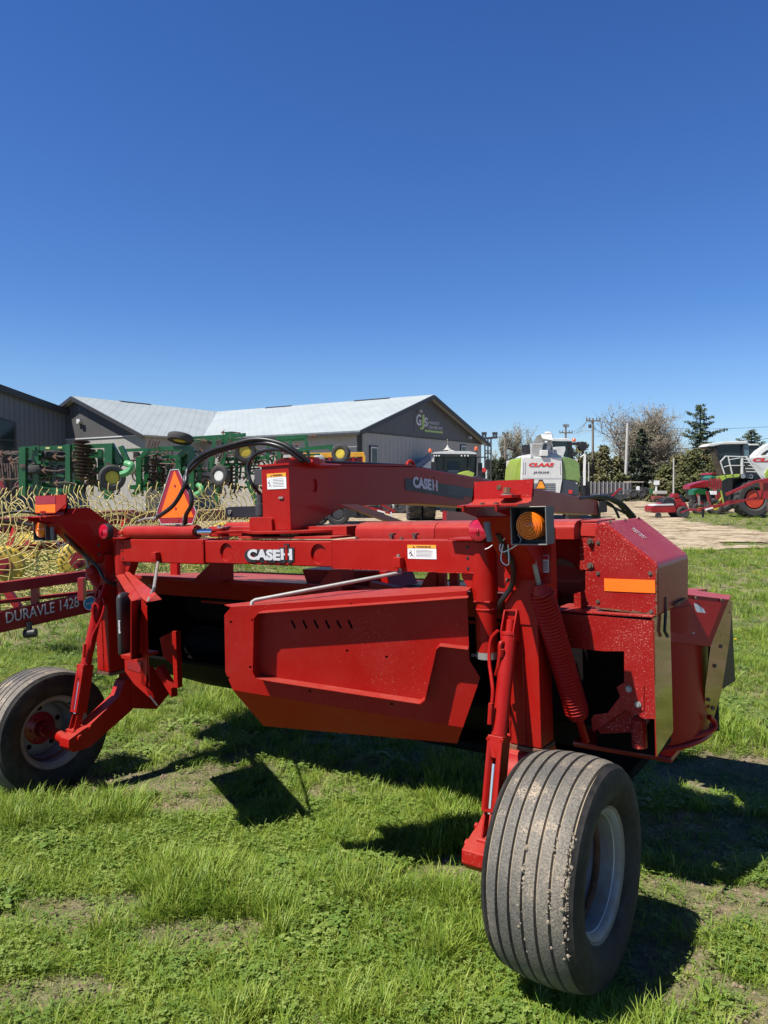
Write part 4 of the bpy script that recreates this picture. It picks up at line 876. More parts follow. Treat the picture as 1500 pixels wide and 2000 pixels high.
def ground_mat():
    m = bpy.data.materials.new('turf_soil'); t, p = nodes_of(m); N = t.nodes.new; L = t.links.new
    tc = N('ShaderNodeTexCoord'); g = tc.outputs['Object']
    def nz(sc, d=6, r=.6):
        n_ = N('ShaderNodeTexNoise'); n_.inputs['Scale'].default_value = sc; n_.inputs['Detail'].default_value = d; n_.inputs['Roughness'].default_value = r; L(g, n_.inputs['Vector']); return n_.outputs['Fac']
    def ramp(f, stops):
        r = N('ShaderNodeValToRGB'); L(f, r.inputs['Fac']); e = r.color_ramp.elements
        e[0].position = stops[0][0]; e[0].color = (*stops[0][1], 1); e[1].position = stops[-1][0]; e[1].color = (*stops[-1][1], 1)
        for q, c in stops[1:-1]: k = r.color_ramp.elements.new(q); k.color = (*c, 1)
        return r.outputs['Color']
    soil = ramp(nz(45), [(.3, (.14, .10, .06)), (.5, (.27, .21, .14)), (.7, (.42, .35, .25))])
    green = ramp(nz(14), [(.3, (.05, .085, .018)), (.5, (.11, .15, .04)), (.7, (.20, .22, .08))])
    f = ramp(nz(1.6, 8, .7), [(.42, (1, 1, 1)), (.62, (0, 0, 0))])
    mxn = N('ShaderNodeMixRGB'); L(f, mxn.inputs['Fac']); L(soil, mxn.inputs['Color1']); L(green, mxn.inputs['Color2']); L(mxn.outputs[0], p.inputs['Base Color'])
    p.inputs['Roughness'].default_value = .95; p.inputs['Specular IOR Level'].default_value = .15
    bp = N('ShaderNodeBump'); bp.inputs['Strength'].default_value = .9; bp.inputs['Distance'].default_value = .03; L(nz(70), bp.inputs['Height']); L(bp.outputs[0], p.inputs['Normal'])
    return m
b = mb(); b.add(vs, fs); g_ = b.build('ground', ground_mat(), fix=False, angle=180); tag(g_, kind='structure')
# gravel yard: cells of a fine grid that lie inside its ragged outline
def gravel_mat():
    m = bpy.data.materials.new('pale_gravel'); t, p = nodes_of(m); N = t.nodes.new; L = t.links.new
    tc = N('ShaderNodeTexCoord'); mp = N('ShaderNodeMapping'); mp.inputs['Scale'].default_value = (.75, .9, 1); mp.inputs['Rotation'].default_value = (0, 0, rad(-12)); L(tc.outputs['Object'], mp.inputs['Vector'])
    n1 = N('ShaderNodeTexNoise'); n1.inputs['Scale'].default_value = 1.1; n1.inputs['Detail'].default_value = 9; n1.inputs['Roughness'].default_value = .7; L(mp.outputs[0], n1.inputs['Vector'])
    n2 = N('ShaderNodeTexNoise'); n2.inputs['Scale'].default_value = 5; n2.inputs['Detail'].default_value = 8; L(tc.outputs['Object'], n2.inputs['Vector'])
    r = N('ShaderNodeValToRGB'); e = r.color_ramp.elements; e[0].position = .36; e[0].color = (.15, .105, .06, 1); e[1].position = .60; e[1].color = (.46, .38, .265, 1)
    k = e.new(.46); k.color = (.30, .24, .165, 1)
    ad = N('ShaderNodeMath'); ad.operation = 'MULTIPLY_ADD'; ad.inputs[1].default_value = .6; L(n2.outputs['Fac'], ad.inputs[0]); 
    sb_ = N('ShaderNodeMath'); sb_.operation = 'SUBTRACT'; sb_.inputs[1].default_value = .3; L(n1.outputs['Fac'], sb_.inputs[0]); L(sb_.outputs[0], ad.inputs[2]); L(ad.outputs[0], r.inputs['Fac']); L(r.outputs[0], p.inputs['Base Color'])
    p.inputs['Roughness'].default_value = .95; p.inputs['Specular IOR Level'].default_value = .1
    bp = N('ShaderNodeBump'); bp.inputs['Strength'].default_value = .6; bp.inputs['Distance'].default_value = .04; L(n2.outputs['Fac'], bp.inputs['Height']); L(bp.outputs[0], p.inputs['Normal'])
    return m
GRAV = gravel_mat()
vs = []; fs = []; idx = {}
def gv(x, y):
    k = (round(x, 3), round(y, 3))
    if k not in idx: idx[k] = len(vs); vs.append((x, y, gh(x, y) + .035 if y < 160 else .02))
    return idx[k]
y = 15.0
while y < 120:
    st = .16 if y < 26 else .35 if y < 50 else 1.0
    st = .16 if y < 24.92 else (.32 if y < 50 else 1.28)
    x0 = -math.floor(.30 * y / st) * st if y > 30 else -math.floor(.30 * y / st) * st; x = x0
    while x < .66 * y + 4:
        if gravel(x + st / 2, y + st / 2) > 0: fs.append((gv(x, y), gv(x + st, y), gv(x + st, y + st), gv(x, y + st)))
        x += st
    y += st
b = mb(); b.add(vs, fs); tag(b.build('gravel_yard', GRAV, fix=False, angle=180), kind='structure')

# grass: instanced tufts on a point mesh
def leaf_mat(name, c1, c2, c3):
    m = bpy.data.materials.new(name); t, p = nodes_of(m); N = t.nodes.new; L = t.links.new
    oi = N('ShaderNodeObjectInfo'); r = N('ShaderNodeValToRGB'); e = r.color_ramp.elements
    e[0].position = 0; e[0].color = (*c1, 1); e[1].position = 1; e[1].color = (*c3, 1); k = e.new(.5); k.color = (*c2, 1)
    L(oi.outputs['Random'], r.inputs['Fac'])
    L(r.outputs[0], p.inputs['Base Color']); p.inputs['Roughness'].default_value = .5; p.inputs['Specular IOR Level'].default_value = .35
    tr = N('ShaderNodeBsdfTranslucent'); L(r.outputs[0], tr.inputs['Color']); mxs = N('ShaderNodeMixShader'); mxs.inputs[0].default_value = .35
    L(p.outputs[0], mxs.inputs[1]); L(tr.outputs[0], mxs.inputs[2]); L(mxs.outputs[0], t.nodes['Material Output'].inputs[0])
    return m
GR1 = leaf_mat('grass_blade', (.125, .225, .020), (.215, .325, .036), (.36, .42, .075))
GR2 = leaf_mat('dry_grass_blade', (.40, .34, .17), (.50, .43, .24), (.34, .34, .14))
GR3 = leaf_mat('clover_leaf', (.13, .225, .042), (.20, .30, .062), (.31, .39, .10))
tufts = bpy.data.collections.new('tuft_kinds')
def blade(b, x, y, ang, h, w_, lean, rnd):
    d = V((math.cos(ang), math.sin(ang), 0)); s_ = V((-d.y, d.x, 0)); p0 = V((x, y, -.01))
    pts = [(0, 0), (.45, .30), (.8, .68), (1, 1)]
    ws = [w_, w_ * .9, w_ * .6]
    vs = []
    for k in range(3): t_, _ = pts[k]; q = p0 + V((0, 0, h * t_)) * (1 - .25 * lean * t_) + d * (lean * h * t_ ** 2); vs += [q - s_ * ws[k] / 2, q + s_ * ws[k] / 2]
    vs.append(p0 + V((0, 0, h * (1 - .25 * lean))) + d * (lean * h * 1.1))
    b.add(vs, [(0, 1, 3, 2), (2, 3, 5, 4), (4, 5, 6)])
def tuft(kind, seed):
    rnd = random.Random(seed); b = mb()
    if kind == 'tall':
        for i in range(16): r = rnd.random() ** .7 * .032; a = rnd.uniform(0, 6.3); blade(b, r * math.cos(a), r * math.sin(a), a + rnd.gauss(0, .7), rnd.uniform(.05, .115), rnd.uniform(.0026, .0044), rnd.uniform(.1, 1.0), rnd)
        m = GR1
    elif kind == 'short':
        for i in range(18): r = rnd.random() ** .6 * .045; a = rnd.uniform(0, 6.3); blade(b, r * math.cos(a), r * math.sin(a), rnd.uniform(0, 6.3), rnd.uniform(.025, .065), rnd.uniform(.0025, .0045), rnd.uniform(.2, 1.3), rnd)
        m = GR1
    elif kind == 'dry':
        for i in range(14): r = rnd.random() * .05; a = rnd.uniform(0, 6.3); blade(b, r * math.cos(a), r * math.sin(a), rnd.uniform(0, 6.3), rnd.uniform(.012, .035), rnd.uniform(.002, .004), rnd.uniform(1.0, 3.0), rnd)
        m = GR2
    elif kind == 'clover':
        for i in range(11):
            r = rnd.random() ** .6 * .05; a = rnd.uniform(0, 6.3); c = V((r * math.cos(a), r * math.sin(a), rnd.uniform(.012, .045))); s_ = rnd.uniform(.006, .011); a0 = rnd.uniform(0, 6.3)
            for k in range(3):
                u_ = V((math.cos(a0 + k * 2.09), math.sin(a0 + k * 2.09), rnd.uniform(-.15, .25))); v_ = V((-u_.y, u_.x, 0))
                b.add([c, c + u_ * s_ * .6 + v_ * s_ * .5, c + u_ * s_ * 1.15 + v_ * s_ * .25, c + u_ * s_ * 1.15 - v_ * s_ * .25, c + u_ * s_ * .6 - v_ * s_ * .5], [(0, 1, 2, 3, 4)])
        m = GR3
    else:
        for i in range(11):
            a = i * 2.4 + rnd.uniform(-.2, .2); L_ = rnd.uniform(.04, .085); d = V((math.cos(a), math.sin(a), 0)); s_ = V((-d.y, d.x, 0)); el = rnd.uniform(.15, .7); w_ = L_ * .15; vs = []
            for t_, ww in ((0, .2), (.25, .5), (.4, .35), (.55, 1.0), (.68, .6), (.85, 1.1), (1, 0)):
                q = d * L_ * t_ + V((0, 0, L_ * el * math.sin(t_ * 2.2))); vs += [q - s_ * w_ * ww, q + s_ * w_ * ww]
            b.add(vs, [(2*k, 2*k+1, 2*k+3, 2*k+2) for k in range(6)])
        m = GR3
    o = b.build('tuft_' + kind, m, fix=False, angle=180); C.objects.unlink(o); tufts.objects.link(o); return o
kinds = [tuft('tall', 1), tuft('tall', 2), tuft('short', 3), tuft('short', 4), tuft('short', 5), tuft('dry', 6), tuft('clover', 7), tuft('clover', 8), tuft('rosette', 9), tuft('tall', 10)]
order = sorted(range(len(kinds)), key=lambda i: kinds[i].name)    # collection info hands them out by name
rankof = {i: r for r, i in enumerate(order)}
def scatter(name, pts):
    me = bpy.data.meshes.new(name); me.from_pydata([p[0] for p in pts], [], [])
    o = bpy.data.objects.new(name, me); C.objects.link(o)
    for nm, tp, col in (('rz', 'FLOAT', 1), ('sc', 'FLOAT', 2), ('kd', 'INT', 3)):
        at = me.attributes.new(nm, tp, 'POINT'); at.data.foreach_set('value', [p[col] for p in pts])
    ng = bpy.data.node_groups.new(name, 'GeometryNodeTree'); ng.interface.new_socket('Geometry', in_out='INPUT', socket_type='NodeSocketGeometry'); ng.interface.new_socket('Geometry', in_out='OUTPUT', socket_type='NodeSocketGeometry')
    N = ng.nodes.new; L = ng.links.new
    gi = N('NodeGroupInput'); go = N('NodeGroupOutput'); iop = N('GeometryNodeInstanceOnPoints'); ci = N('GeometryNodeCollectionInfo'); ci.inputs['Collection'].default_value = tufts; ci.inputs['Separate Children'].default_value = True; ci.inputs['Reset Children'].default_value = True
    def na(nm, ty): n_ = N('GeometryNodeInputNamedAttribute'); n_.data_type = ty; n_.inputs['Name'].default_value = nm; return n_.outputs['Attribute']
    m2p = N('GeometryNodeMeshToPoints'); L(gi.outputs[0], m2p.inputs[0]); L(m2p.outputs[0], iop.inputs['Points'])
    L(ci.outputs[0], iop.inputs['Instance']); iop.inputs['Pick Instance'].default_value = True; L(na('kd', 'INT'), iop.inputs['Instance Index'])
    cx = N('ShaderNodeCombineXYZ'); L(na('rz', 'FLOAT'), cx.inputs['Z']); e2r = N('FunctionNodeEulerToRotation'); L(cx.outputs[0], e2r.inputs[0]); L(e2r.outputs[0], iop.inputs['Rotation'])
    L(na('sc', 'FLOAT'), iop.inputs['Scale']); L(iop.outputs[0], go.inputs[0])
    md = o.modifiers.new('scatter', 'NODES'); md.node_group = ng; return o
rnd = random.Random(11); pts = []
wheels = [MO + MX * .47 + MY * -.30, MO + MX * -2.97 + MY * -.25]
def addpts(n_, y0, y1, smin, smax, far=False):
    for _ in range(n_):
        y = math.sqrt(rnd.uniform(y0 * y0, y1 * y1)); x = rnd.uniform(-.68, .70) * (y + .3)
        if y > 12 and gravel(x, y) > -.05: continue
        bs = bare(x, y) if y < 7 else 0
        cl = gnoise(x, y, 1.1, 4) + .5 * gnoise(x, y, 3.1, 5)     # clump height
        wd = gnoise(x, y, 2.0, 6) + .5 * gnoise(x, y, 6, 7)
        if bs > .45:
            if rnd.random() < .72: continue
            pts.append(((x, y, gh(x, y)), rnd.uniform(0, 6.28), rnd.uniform(.5, 1.0), rankof[rnd.choice([5, 5, 5, 3, 6])])); continue
        dry_p = .24 + .25 * max(0, bs) + .18 * max(0, gnoise(x, y, .9, 8))
        q = rnd.random()
        if q < dry_p: k = 5; s_ = rnd.uniform(.7, 1.3)
        elif wd > .30 and q < .62: k = rnd.choice([6, 7, 7, 8]); s_ = rnd.uniform(.7, 1.4)
        elif cl > .2 or q > .94: k = rnd.choice([0, 1, 9, 2]); s_ = rnd.uniform(.7, 1.15) * (1 + .5 * max(0, cl))
        else: k = rnd.choice([2, 3, 4, 4, 6]); s_ = rnd.uniform(.7, 1.25)
        for wv in wheels:
            if (x - wv.x) ** 2 + (y - wv.y) ** 2 < .12 and k in (0, 1, 9): s_ *= .8
        pts.append(((x, y, gh(x, y)), rnd.uniform(0, 6.28), s_ * rnd.uniform(smin, smax), rankof[k]))
addpts(29000, 1.3, 4.2, .9, 1.1)
addpts(26000, 4.2, 9, .95, 1.25)
addpts(26000, 9, 20, 1.2, 1.8)
addpts(16000, 20, 46, 1.4, 2.2)
for _ in range(2600):     # stray tufts on the ragged edge of the yard
    y = rnd.uniform(17.5, 27); x = rnd.uniform(.1, .66) * y
    if -.05 < gravel(x, y) < .45 and rnd.random() < .5 + .8 * gnoise(x, y, .8, 12): pts.append(((x, y, gh(x, y) + .03), rnd.uniform(0, 6.28), rnd.uniform(.8, 1.7), rankof[rnd.choice([2, 3, 4, 5])]))
tag(scatter('grass', pts), kind='stuff')
# soil crumbs and straw on the worn patches
rnd = random.Random(21); b = mb()
for _ in range(6000):
    y = math.sqrt(rnd.uniform(1.4 ** 2, 6.5 ** 2)); x = rnd.uniform(-.6, .62) * y
    if bare(x, y) < .25 and rnd.random() < .88: continue
    s_ = rnd.uniform(.003, .011); c = V((x, y, gh(x, y) + s_ * .3)); n_ = 5
    rg = [c + V((math.cos(a) * s_ * rnd.uniform(.7, 1.3), math.sin(a) * s_ * rnd.uniform(.7, 1.3), 0)) for a in [i * 6.28 / n_ for i in range(n_)]]
    tp = [q.lerp(c, .5) + V((0, 0, s_ * rnd.uniform(.4, .9))) for q in rg]
    b.add(rg + tp, [(i, (i+1) % n_, n_ + (i+1) % n_, n_ + i) for i in range(n_)] + [tuple(range(n_, 2*n_))])
tag(b.build('soil_crumbs', mat('dry_soil_crumb', (.24, .18, .12), .95, 0, .3, 3), fix=False, angle=20), kind='stuff')
# dandelions
rnd = random.Random(5)
def dandelion(x, y):
    h = rnd.uniform(.05, .09); z = gh(x, y); b = mb(); c = V((0, 0, h))
    for k in range(22):
        a = k * 2.4; el = .15 + .5 * (k % 3) / 2; d = V((math.cos(a), math.sin(a), el)); s_ = V((-d.y, d.x, 0)) * .003; L_ = .018
        b.add([c - s_, c + s_, c + d * L_ + s_, c + d * L_ - s_], [(0, 1, 2, 3)])
    o = b.build('dandelion', mat('dandelion_yellow', (.85, .62, .02), .6, 0, .1, 9), fix=False); o.location = (x, y, z); return o
for i, (u, v) in enumerate([(1436, 1254), (1411, 1209), (1395, 1157), (1352, 1268), (1472, 1120)]):
    D = CZ * FPX / (v - 945); p = pt(u, v, D)
    for _ in range(3): D = (CZ - gh(p.x, p.y) - .06) * FPX / (v - 945); p = pt(u, v, D)
    dl_ = dandelion(p.x, p.y); lab = ['yellow dandelion nearest the mower conditioner, in the grass right of its rubber flap', 'yellow dandelion in the lawn just above and left of the nearest one', 'small yellow dandelion in the lawn level with the top of the red divider', 'yellow dandelion closest to the red bolt flange in the right-hand lawn', 'farthest yellow dandelion at the right edge of the photo, near the gravel'][i]
    tag(dl_, lab, 'dandelion', 'dandelions flowering in the lawn')

# ============================================================ things behind the mower conditioner
def thing(name, u, D, label, cat, group=None, rz=0):
    p = pt(u, 945, D); z = gh(p.x, D); e_ = empty(name, (p.x, D, z), rz, label, cat, group)
    R_ = Matrix.Rotation(-rz, 3, 'Z')
    def Lc(u_, v_, dy=0): return R_ @ (pt(u_, v_, D + dy) - V((p.x, D, z)))
    return e_, Lc
def part(name, m, parent, fn, bevel=0, split=False, **k):
    b = mb(); fn(b)
    return b.build_split(name, m, parent, bevel) if split else b.build(name, m, parent, bevel, **k)
def wheel_far(root, c, axis, R, W, rim_m=JYEL, lugs=0, rimr=.5, tm=None):
    """wheel as one part with tyre and rim below it"""
    w_ = bpy.data.objects.new('wheel', None); C.objects.link(w_); w_.parent = root; w_.location = c; w_.empty_display_size = .1
    ax = V(axis).normalized(); h = W / 2
    b = mb(); b.lathe((0, 0, 0), ax, [(-h*.7, R*rimr), (-h, R*.62), (-h, R*.86), (-h*.8, R*.96), (-h*.3, R), (h*.3, R), (h*.8, R*.96), (h, R*.86), (h, R*.62), (h*.7, R*rimr)], 32, close=True)
    if lugs:
        u_ = ax.orthogonal().normalized(); v_ = ax.cross(u_)
        for i in range(lugs):
            for sgn in (-1, 1):
                a0 = 2 * math.pi * (i + (.5 if sgn > 0 else 0)) / lugs
                q = []
                for (hh, da, rr) in ((.02, 0, 1.0), (.97, .16, .95), (.97, .16 + 1.6 / lugs, .95), (.02, 1.3 / lugs, 1.0)):
                    a = a0 + da; q.append((ax * (sgn * hh * h), u_ * math.cos(a) + v_ * math.sin(a), rr))
                b.hexa([p_ + d_ * (R * rr * .97) for p_, d_, rr in q] + [p_ + d_ * (R * (rr + .05)) for p_, d_, rr in q])
    b.build('tyre', tm or TIREB, w_, angle=30)
    b = mb(); b.lathe((0, 0, 0), ax, [(-h*.75, R*rimr*1.04), (-h*.75, R*rimr*.92), (-h*.35, R*rimr*.80), (-h*.30, R*.16), (-h*.5, R*.13), (-h*.5, 0)], 28); b.lathe((0, 0, 0), ax, [(h*.75, R*rimr*1.04), (h*.75, R*rimr*.92), (h*.35, R*rimr*.80), (h*.30, R*.16), (h*.5, R*.13), (h*.5, 0)], 28); b.build('rim', rim_m, w_)
    return w_

# ---------------- buildings
def siding(name, col, scale=2.2, rough=.5, var=.06, up='Z', strength=.5):
    m = mat(name, col, rough, 0, var, .6); t = m.node_tree; N = t.nodes.new; L = t.links.new; p = t.nodes['Principled BSDF']
    tc = N('ShaderNodeTexCoord'); sp_ = N('ShaderNodeSeparateXYZ'); L(tc.outputs['Object'], sp_.inputs[0])
    ad = N('ShaderNodeMath'); ad.operation = 'ADD'; L(sp_.outputs['X'], ad.inputs[0]); L(sp_.outputs['Y'], ad.inputs[1])
    mu = N('ShaderNodeMath'); mu.operation = 'MULTIPLY'; mu.inputs[1].default_value = scale; L(ad.outputs[0], mu.inputs[0])
    fr = N('ShaderNodeMath'); fr.operation = 'FRACT'; L(mu.outputs[0], fr.inputs[0])
    gt = N('ShaderNodeMapRange'); gt.inputs['From Min'].default_value = .0; gt.inputs['From Max'].default_value = .22; gt.inputs['To Min'].default_value = 1; gt.inputs['To Max'].default_value = 0; L(fr.outputs[0], gt.inputs['Value'])
    bp = N('ShaderNodeBump'); bp.inputs['Strength'].default_value = strength; bp.inputs['Distance'].default_value = .06; L(gt.outputs[0], bp.inputs['Height']); L(bp.outputs[0], p.inputs['Normal'])
    return m
SLIGHT = siding('light_ribbed_siding', (.34, .325, .30)); SDARK = siding('dark_ribbed_siding', (.085, .082, .082)); ROOFM = siding('pale_metal_roof', (.37, .41, .41), 1.6, .45, .05, strength=.22); SGREY = siding('grey_showroom_siding', (.125, .135, .15), 3)
TRIM = mat('black_trim', (.035, .035, .037), .5, 0, .1, 3)
rzB = math.atan2(-.563, .826)
WB = empty('metal_workshop', (-1.48, 42.8, 0), rzB, 'grey metal-clad workshop with pale roof and two gable ends, lettered sign on one', 'building')
EZ, AZ, GW = 4.75, 7.43, 15.6
def gable_wall(par, x, y0, y1, ez, az, flip=1):   # wall in the plane x = const, inside depth .2
    ym = (y0 + y1) / 2
    part('wall', SLIGHT, par, lambda b: b.prism([(x, y0, 0), (x, y1, 0), (x, y1, ez), (x, y0, ez)], (-.2, 0, 0)))
    part('gable_wall', SDARK, par, lambda b: b.prism([(x + .03, y0, ez), (x + .03, y1, ez), (x + .03, ym, az - .05)], (-.2, 0, 0)))
    part('trim_band', TRIM, par, lambda b: b.box((x + .03, y0, ez - .06), (x + .06, y1, ez + .02)))
gable_wall(WB, 0, 0, GW, EZ, AZ)
part('wall', SLIGHT, WB, lambda b: b.box((-13.0, 0, 0), (-.2, .2, EZ)))
part('wall', SLIGHT, WB, lambda b: b.box((-13.2, -4.75, 0), (-13.0, .2, EZ)))
part('wall', SLIGHT, WB, lambda b: b.box((-26.9, -4.75, 0), (-13.2, -4.55, EZ)))
part('gable_wall', SDARK, WB, lambda b: b.prism([(-26.9, -4.78, EZ), (-13.0, -4.78, EZ), (-19.95, -4.78, AZ - .05)], (0, .2, 0)))
part('trim_band', LGREY, WB, lambda b: b.box((-26.9, -4.82, EZ - .05), (-13.0, -4.78, EZ + .02)))
part('corner_trim', TRIM, WB, lambda b: b.box((-.06, -.05, 0), (.05, .06, EZ)))
def slope(b, e0, e1, r0, r1, t=.10): n = (V(e1) - V(e0)).cross(V(r0) - V(e0)).normalized(); n = n if n.z > 0 else -n; b.prism([e0, e1, r1, r0], n * t)
ym = GW / 2; k_ = (AZ - EZ) / ym; ov = .45
part('roof', ROOFM, WB, lambda b: slope(b, (.45, -ov, EZ - ov * k_ + .05), (-13.3, -ov, EZ - ov * k_ + .05), (.45, ym, AZ + .05), (-21, ym, AZ + .05)))
part('roof', ROOFM, WB, lambda b: slope(b, (.45, GW + ov, EZ - ov * k_ + .05), (-30, GW + ov, EZ - ov * k_ + .05), (.45, ym, AZ + .05), (-30, ym, AZ + .05)))
xm = -19.95; kw = (AZ - EZ) / 6.95
part('roof', ROOFM, WB, lambda b: slope(b, (-13.0 + ov, -5.2, EZ - ov * kw + .055), (-13.0 + ov, .2, EZ - ov * kw + .055), (xm, -5.2, AZ + .055), (xm, ym, AZ + .055)))
part('roof', ROOFM, WB, lambda b: slope(b, (-26.9 - ov, -5.2, EZ - ov * kw + .055), (-26.9 - ov, 7, EZ - ov * kw + .055), (xm, -5.2, AZ + .055), (xm, 7, AZ + .055)))
part('barge_board', TRIM, WB, lambda b: (b.bar((.5, -ov, EZ - ov*k_), (.5, ym, AZ), .06, .24)))
part('barge_board', TRIM, WB, lambda b: (b.bar((.5, GW + ov, EZ - ov*k_), (.5, ym, AZ), .06, .24)))
part('barge_board', TRIM, WB, lambda b: (b.bar((-13.0 + ov, -5.26, EZ - ov*kw), (xm, -5.26, AZ), .06, .24)))
part('barge_board', TRIM, WB, lambda b: (b.bar((-26.9 - ov, -5.26, EZ - ov*kw), (xm, -5.26, AZ), .06, .24)))
part('gutter', TRIM, WB, lambda b: b.box((-13.2, -.58, EZ - .26), (.5, -.46, EZ - .12)))
part('downpipe', TRIM, WB, lambda b: b.box((.06, .10, 0), (.14, .2, EZ)))
for s_, n_ in ((-6.0, 3), (-14.5, 2.6)):
    part('ridge_vent', TRIM, WB, lambda b: b.prism([(s_, ym - .25, AZ + .10), (s_, ym + .25, AZ + .10), (s_, ym, AZ + .19)], (n_, 0, 0)))
part('ridge_vent', TRIM, WB, lambda b: b.prism([(xm - .25, -1.5, AZ + .10), (xm + .25, -1.5, AZ + .10), (xm, -1.5, AZ + .19)], (0, 2.6, 0)))
for (y_, zc) in ((1.5, 3.35), (12.7, 3.9)):
    fw = part('window', TRIM, WB, lambda b: b.box((.0, y_ - .42, zc - .62), (.06, y_ + .42, zc + .62)))
    part('window_frame', WHITE, fw, lambda b: b.box((.06, y_ - .33, zc - .53), (.09, y_ + .33, zc + .53)))
    part('pane', GLASS, fw, lambda b: b.box((.09, y_ - .27, zc - .46), (.10, y_ + .27, zc + .46)))
for y_, z_ in ((6.6, 6.35), (13.5, 5.0)):
    part('wall_light', LGREY, WB, lambda b: (b.box((.03, y_ - .08, z_), (.22, y_ + .08, z_ + .14)), b.cyl((.2, y_, z_ + .1), (.2, y_, z_ - .05), .08, n=8)))
part('wall_light', LGREY, WB, lambda b: (b.box((-19.8, -5.0, 5.75), (-19.5, -4.78, 6.0)), b.box((-19.55, -5.15, 5.82), (-19.2, -5.0, 6.02))))
part('wall_light', BLK, WB, lambda b: (b.box((-13.9, -4.95, 3.3), (-13.5, -4.78, 3.7))))
# the lettering on the right-hand gable
def WL(u, v):   # point of the gable plane seen at u, v, in building space
    r = ray(u, v); nW = V((.826, -.563, 0)); o = V((-1.48, 42.8, 0)); P0 = V((0, 0, CZ)); q = P0 + r * (nW.dot(o - P0) / nW.dot(r)) - o
    return V((0.05, q.x * .563 + q.y * .826, q.z))
sgn_ = part('sign_board', SDARK, WB, lambda b: b.box((.03, WL(808, 830).y, WL(808, 845).z), (.045, WL(866, 830).y, WL(808, 806).z)))
a = WL(811, 833); c = WL(822, 809)
text('sign_letter', 'G', WL(811, 831), (0, 1, 0), zh, WL(821, 820).y - WL(811, 820).y, WL(811, 808).z - WL(811, 831).z, LGREY, sgn_, .03, .03)
text('sign_letter', 'J', WL(818, 839), (0, 1, 0), zh, WL(827, 820).y - WL(818, 820).y, WL(822, 809).z - WL(822, 839).z, LIME, sgn_, .04, .03)
text('sign_letter', 'S', WL(826, 833), (0, 1, 0), zh, WL(834, 820).y - WL(826, 820).y, WL(830, 815).z - WL(830, 833).z, LGREY, sgn_, .03, .03)
text('sign_word', 'HARVEST', WL(835, 828), (0, 1, 0), zh, WL(857, 820).y - WL(835, 820).y, WL(845, 822).z - WL(845, 828).z, LGREY, sgn_, .02, .0)
text('sign_word', 'CENTRE INC', WL(835, 837), (0, 1, 0), zh, WL(863, 820).y - WL(835, 820).y, WL(845, 831).z - WL(845, 837).z, LGREY, sgn_, .02, .0)
part('sign_underline', LIME, sgn_, lambda b: b.box((.045, WL(828, 840).y, WL(828, 843).z), (.07, WL(863, 840).y, WL(828, 839).z)))
# showroom on the left
SB = empty('showroom', (-21.8, 50.9, 0), rzB, 'plain dark grey metal-clad building cut off by the left edge, with a big dark window', 'building')
def zw(y): return 6.62 - y * .25
part('wall', SGREY, SB, lambda b: b.prism([(0, -.05, 0), (0, -.05, zw(0)), (0, -8.4, zw(-8.4)), (0, -16.8, zw(0)), (0, -16.8, 0)], (-.25, 0, 0)))
part('wall', SGREY, SB, lambda b: b.box((-12, -16.8, 0), (-.25, -16.6, zw(0))))
part('roof', TRIM, SB, lambda b: slope(b, (.4, .35, zw(.35)), (-12, .35, zw(.35)), (.4, -8.4, zw(-8.4)), (-12, -8.4, zw(-8.4)), .16))
part('roof', TRIM, SB, lambda b: slope(b, (.4, -17.15, zw(.35)), (-12, -17.15, zw(.35)), (.4, -8.4, zw(-8.4)), (-12, -8.4, zw(-8.4)), .16))
part('barge_board', TRIM, SB, lambda b: b.bar((.45, .35, zw(.35) - .1), (.45, -8.4, zw(-8.4) - .1), .08, .34))
part('barge_board', TRIM, SB, lambda b: b.bar((.45, -17.15, zw(.35) - .1), (.45, -8.4, zw(-8.4) - .1), .08, .34))
def wt(y): return 5.58 - (y + 3.6) * .25
fw = part('window', TRIM, SB, lambda b: b.prism([(.0, -3.55, .8), (.0, -3.55, wt(-3.55) + .08), (0, -8.4, wt(-8.4) + .08), (0, -13.2, wt(-3.55) + .08), (0, -13.2, .8)], (.06, 0, 0)))
def pane_(y0, y1, z0, f): return lambda b: b.prism([(.061, y0, z0), (.061, y0, f(y0)), (.061, y1, f(y1)), (.061, y1, z0)], (.02, 0, 0))
part('pane', GLASS, fw, pane_(-3.7, -5.9, 4.55, wt)); part('pane', GLASS, fw, pane_(-6.05, -8.3, 4.55, wt))
part('pane', GLASS, fw, pane_(-3.7, -5.9, .95, lambda y: 4.45)); part('pane', GLASS, fw, pane_(-6.05, -8.3, .95, lambda y: 4.45))

# ---------------- poles, fence, far bits
def pole(u, v0, v1, D, r, m, label, arms=(), name='utility_pole', lean=0, grp='utility poles along the road'):
    t, L = thing(name, u, D, label, 'utility pole', grp)
    top = L(u, v0); bot = V((lean, 0, 0)); part('pole', m, t, lambda b: b.cyl(bot, top, r, r * .72, n=10))
    for (va, wpx, sl) in arms:
        a = L(u - wpx, va + sl); c = L(u + wpx, va - sl); part('crossarm', WOODP, t, lambda b: b.bar(a + V((0, -.1, 0)), c + V((0, -.1, 0)), .12, .14))
        for q in (-.92, -.5, .5, .92):
            e_ = L(u + wpx * q, va - sl * q); part('insulator', DGREY, t, lambda b: b.cyl(e_ + V((0, -.1, .05)), e_ + V((0, -.1, .32)), .05, n=6))
    return t, L
t, L = pole(1158, 817, 958, 80, .15, WOODP, 'tall wooden utility pole with one slanting crossarm, left of the big leafless tree', [(822, 14, 0)])
part('transformer', DGREY, t, lambda b: b.cyl(L(1152, 836) , L(1152, 829), .16, n=12))
pole(1105, 828, 950, 105, .17, WOODP, 'wooden utility pole with two crossarms, rising behind the white harvester cab', [(833, 6, 0), (845, 13, 0)])
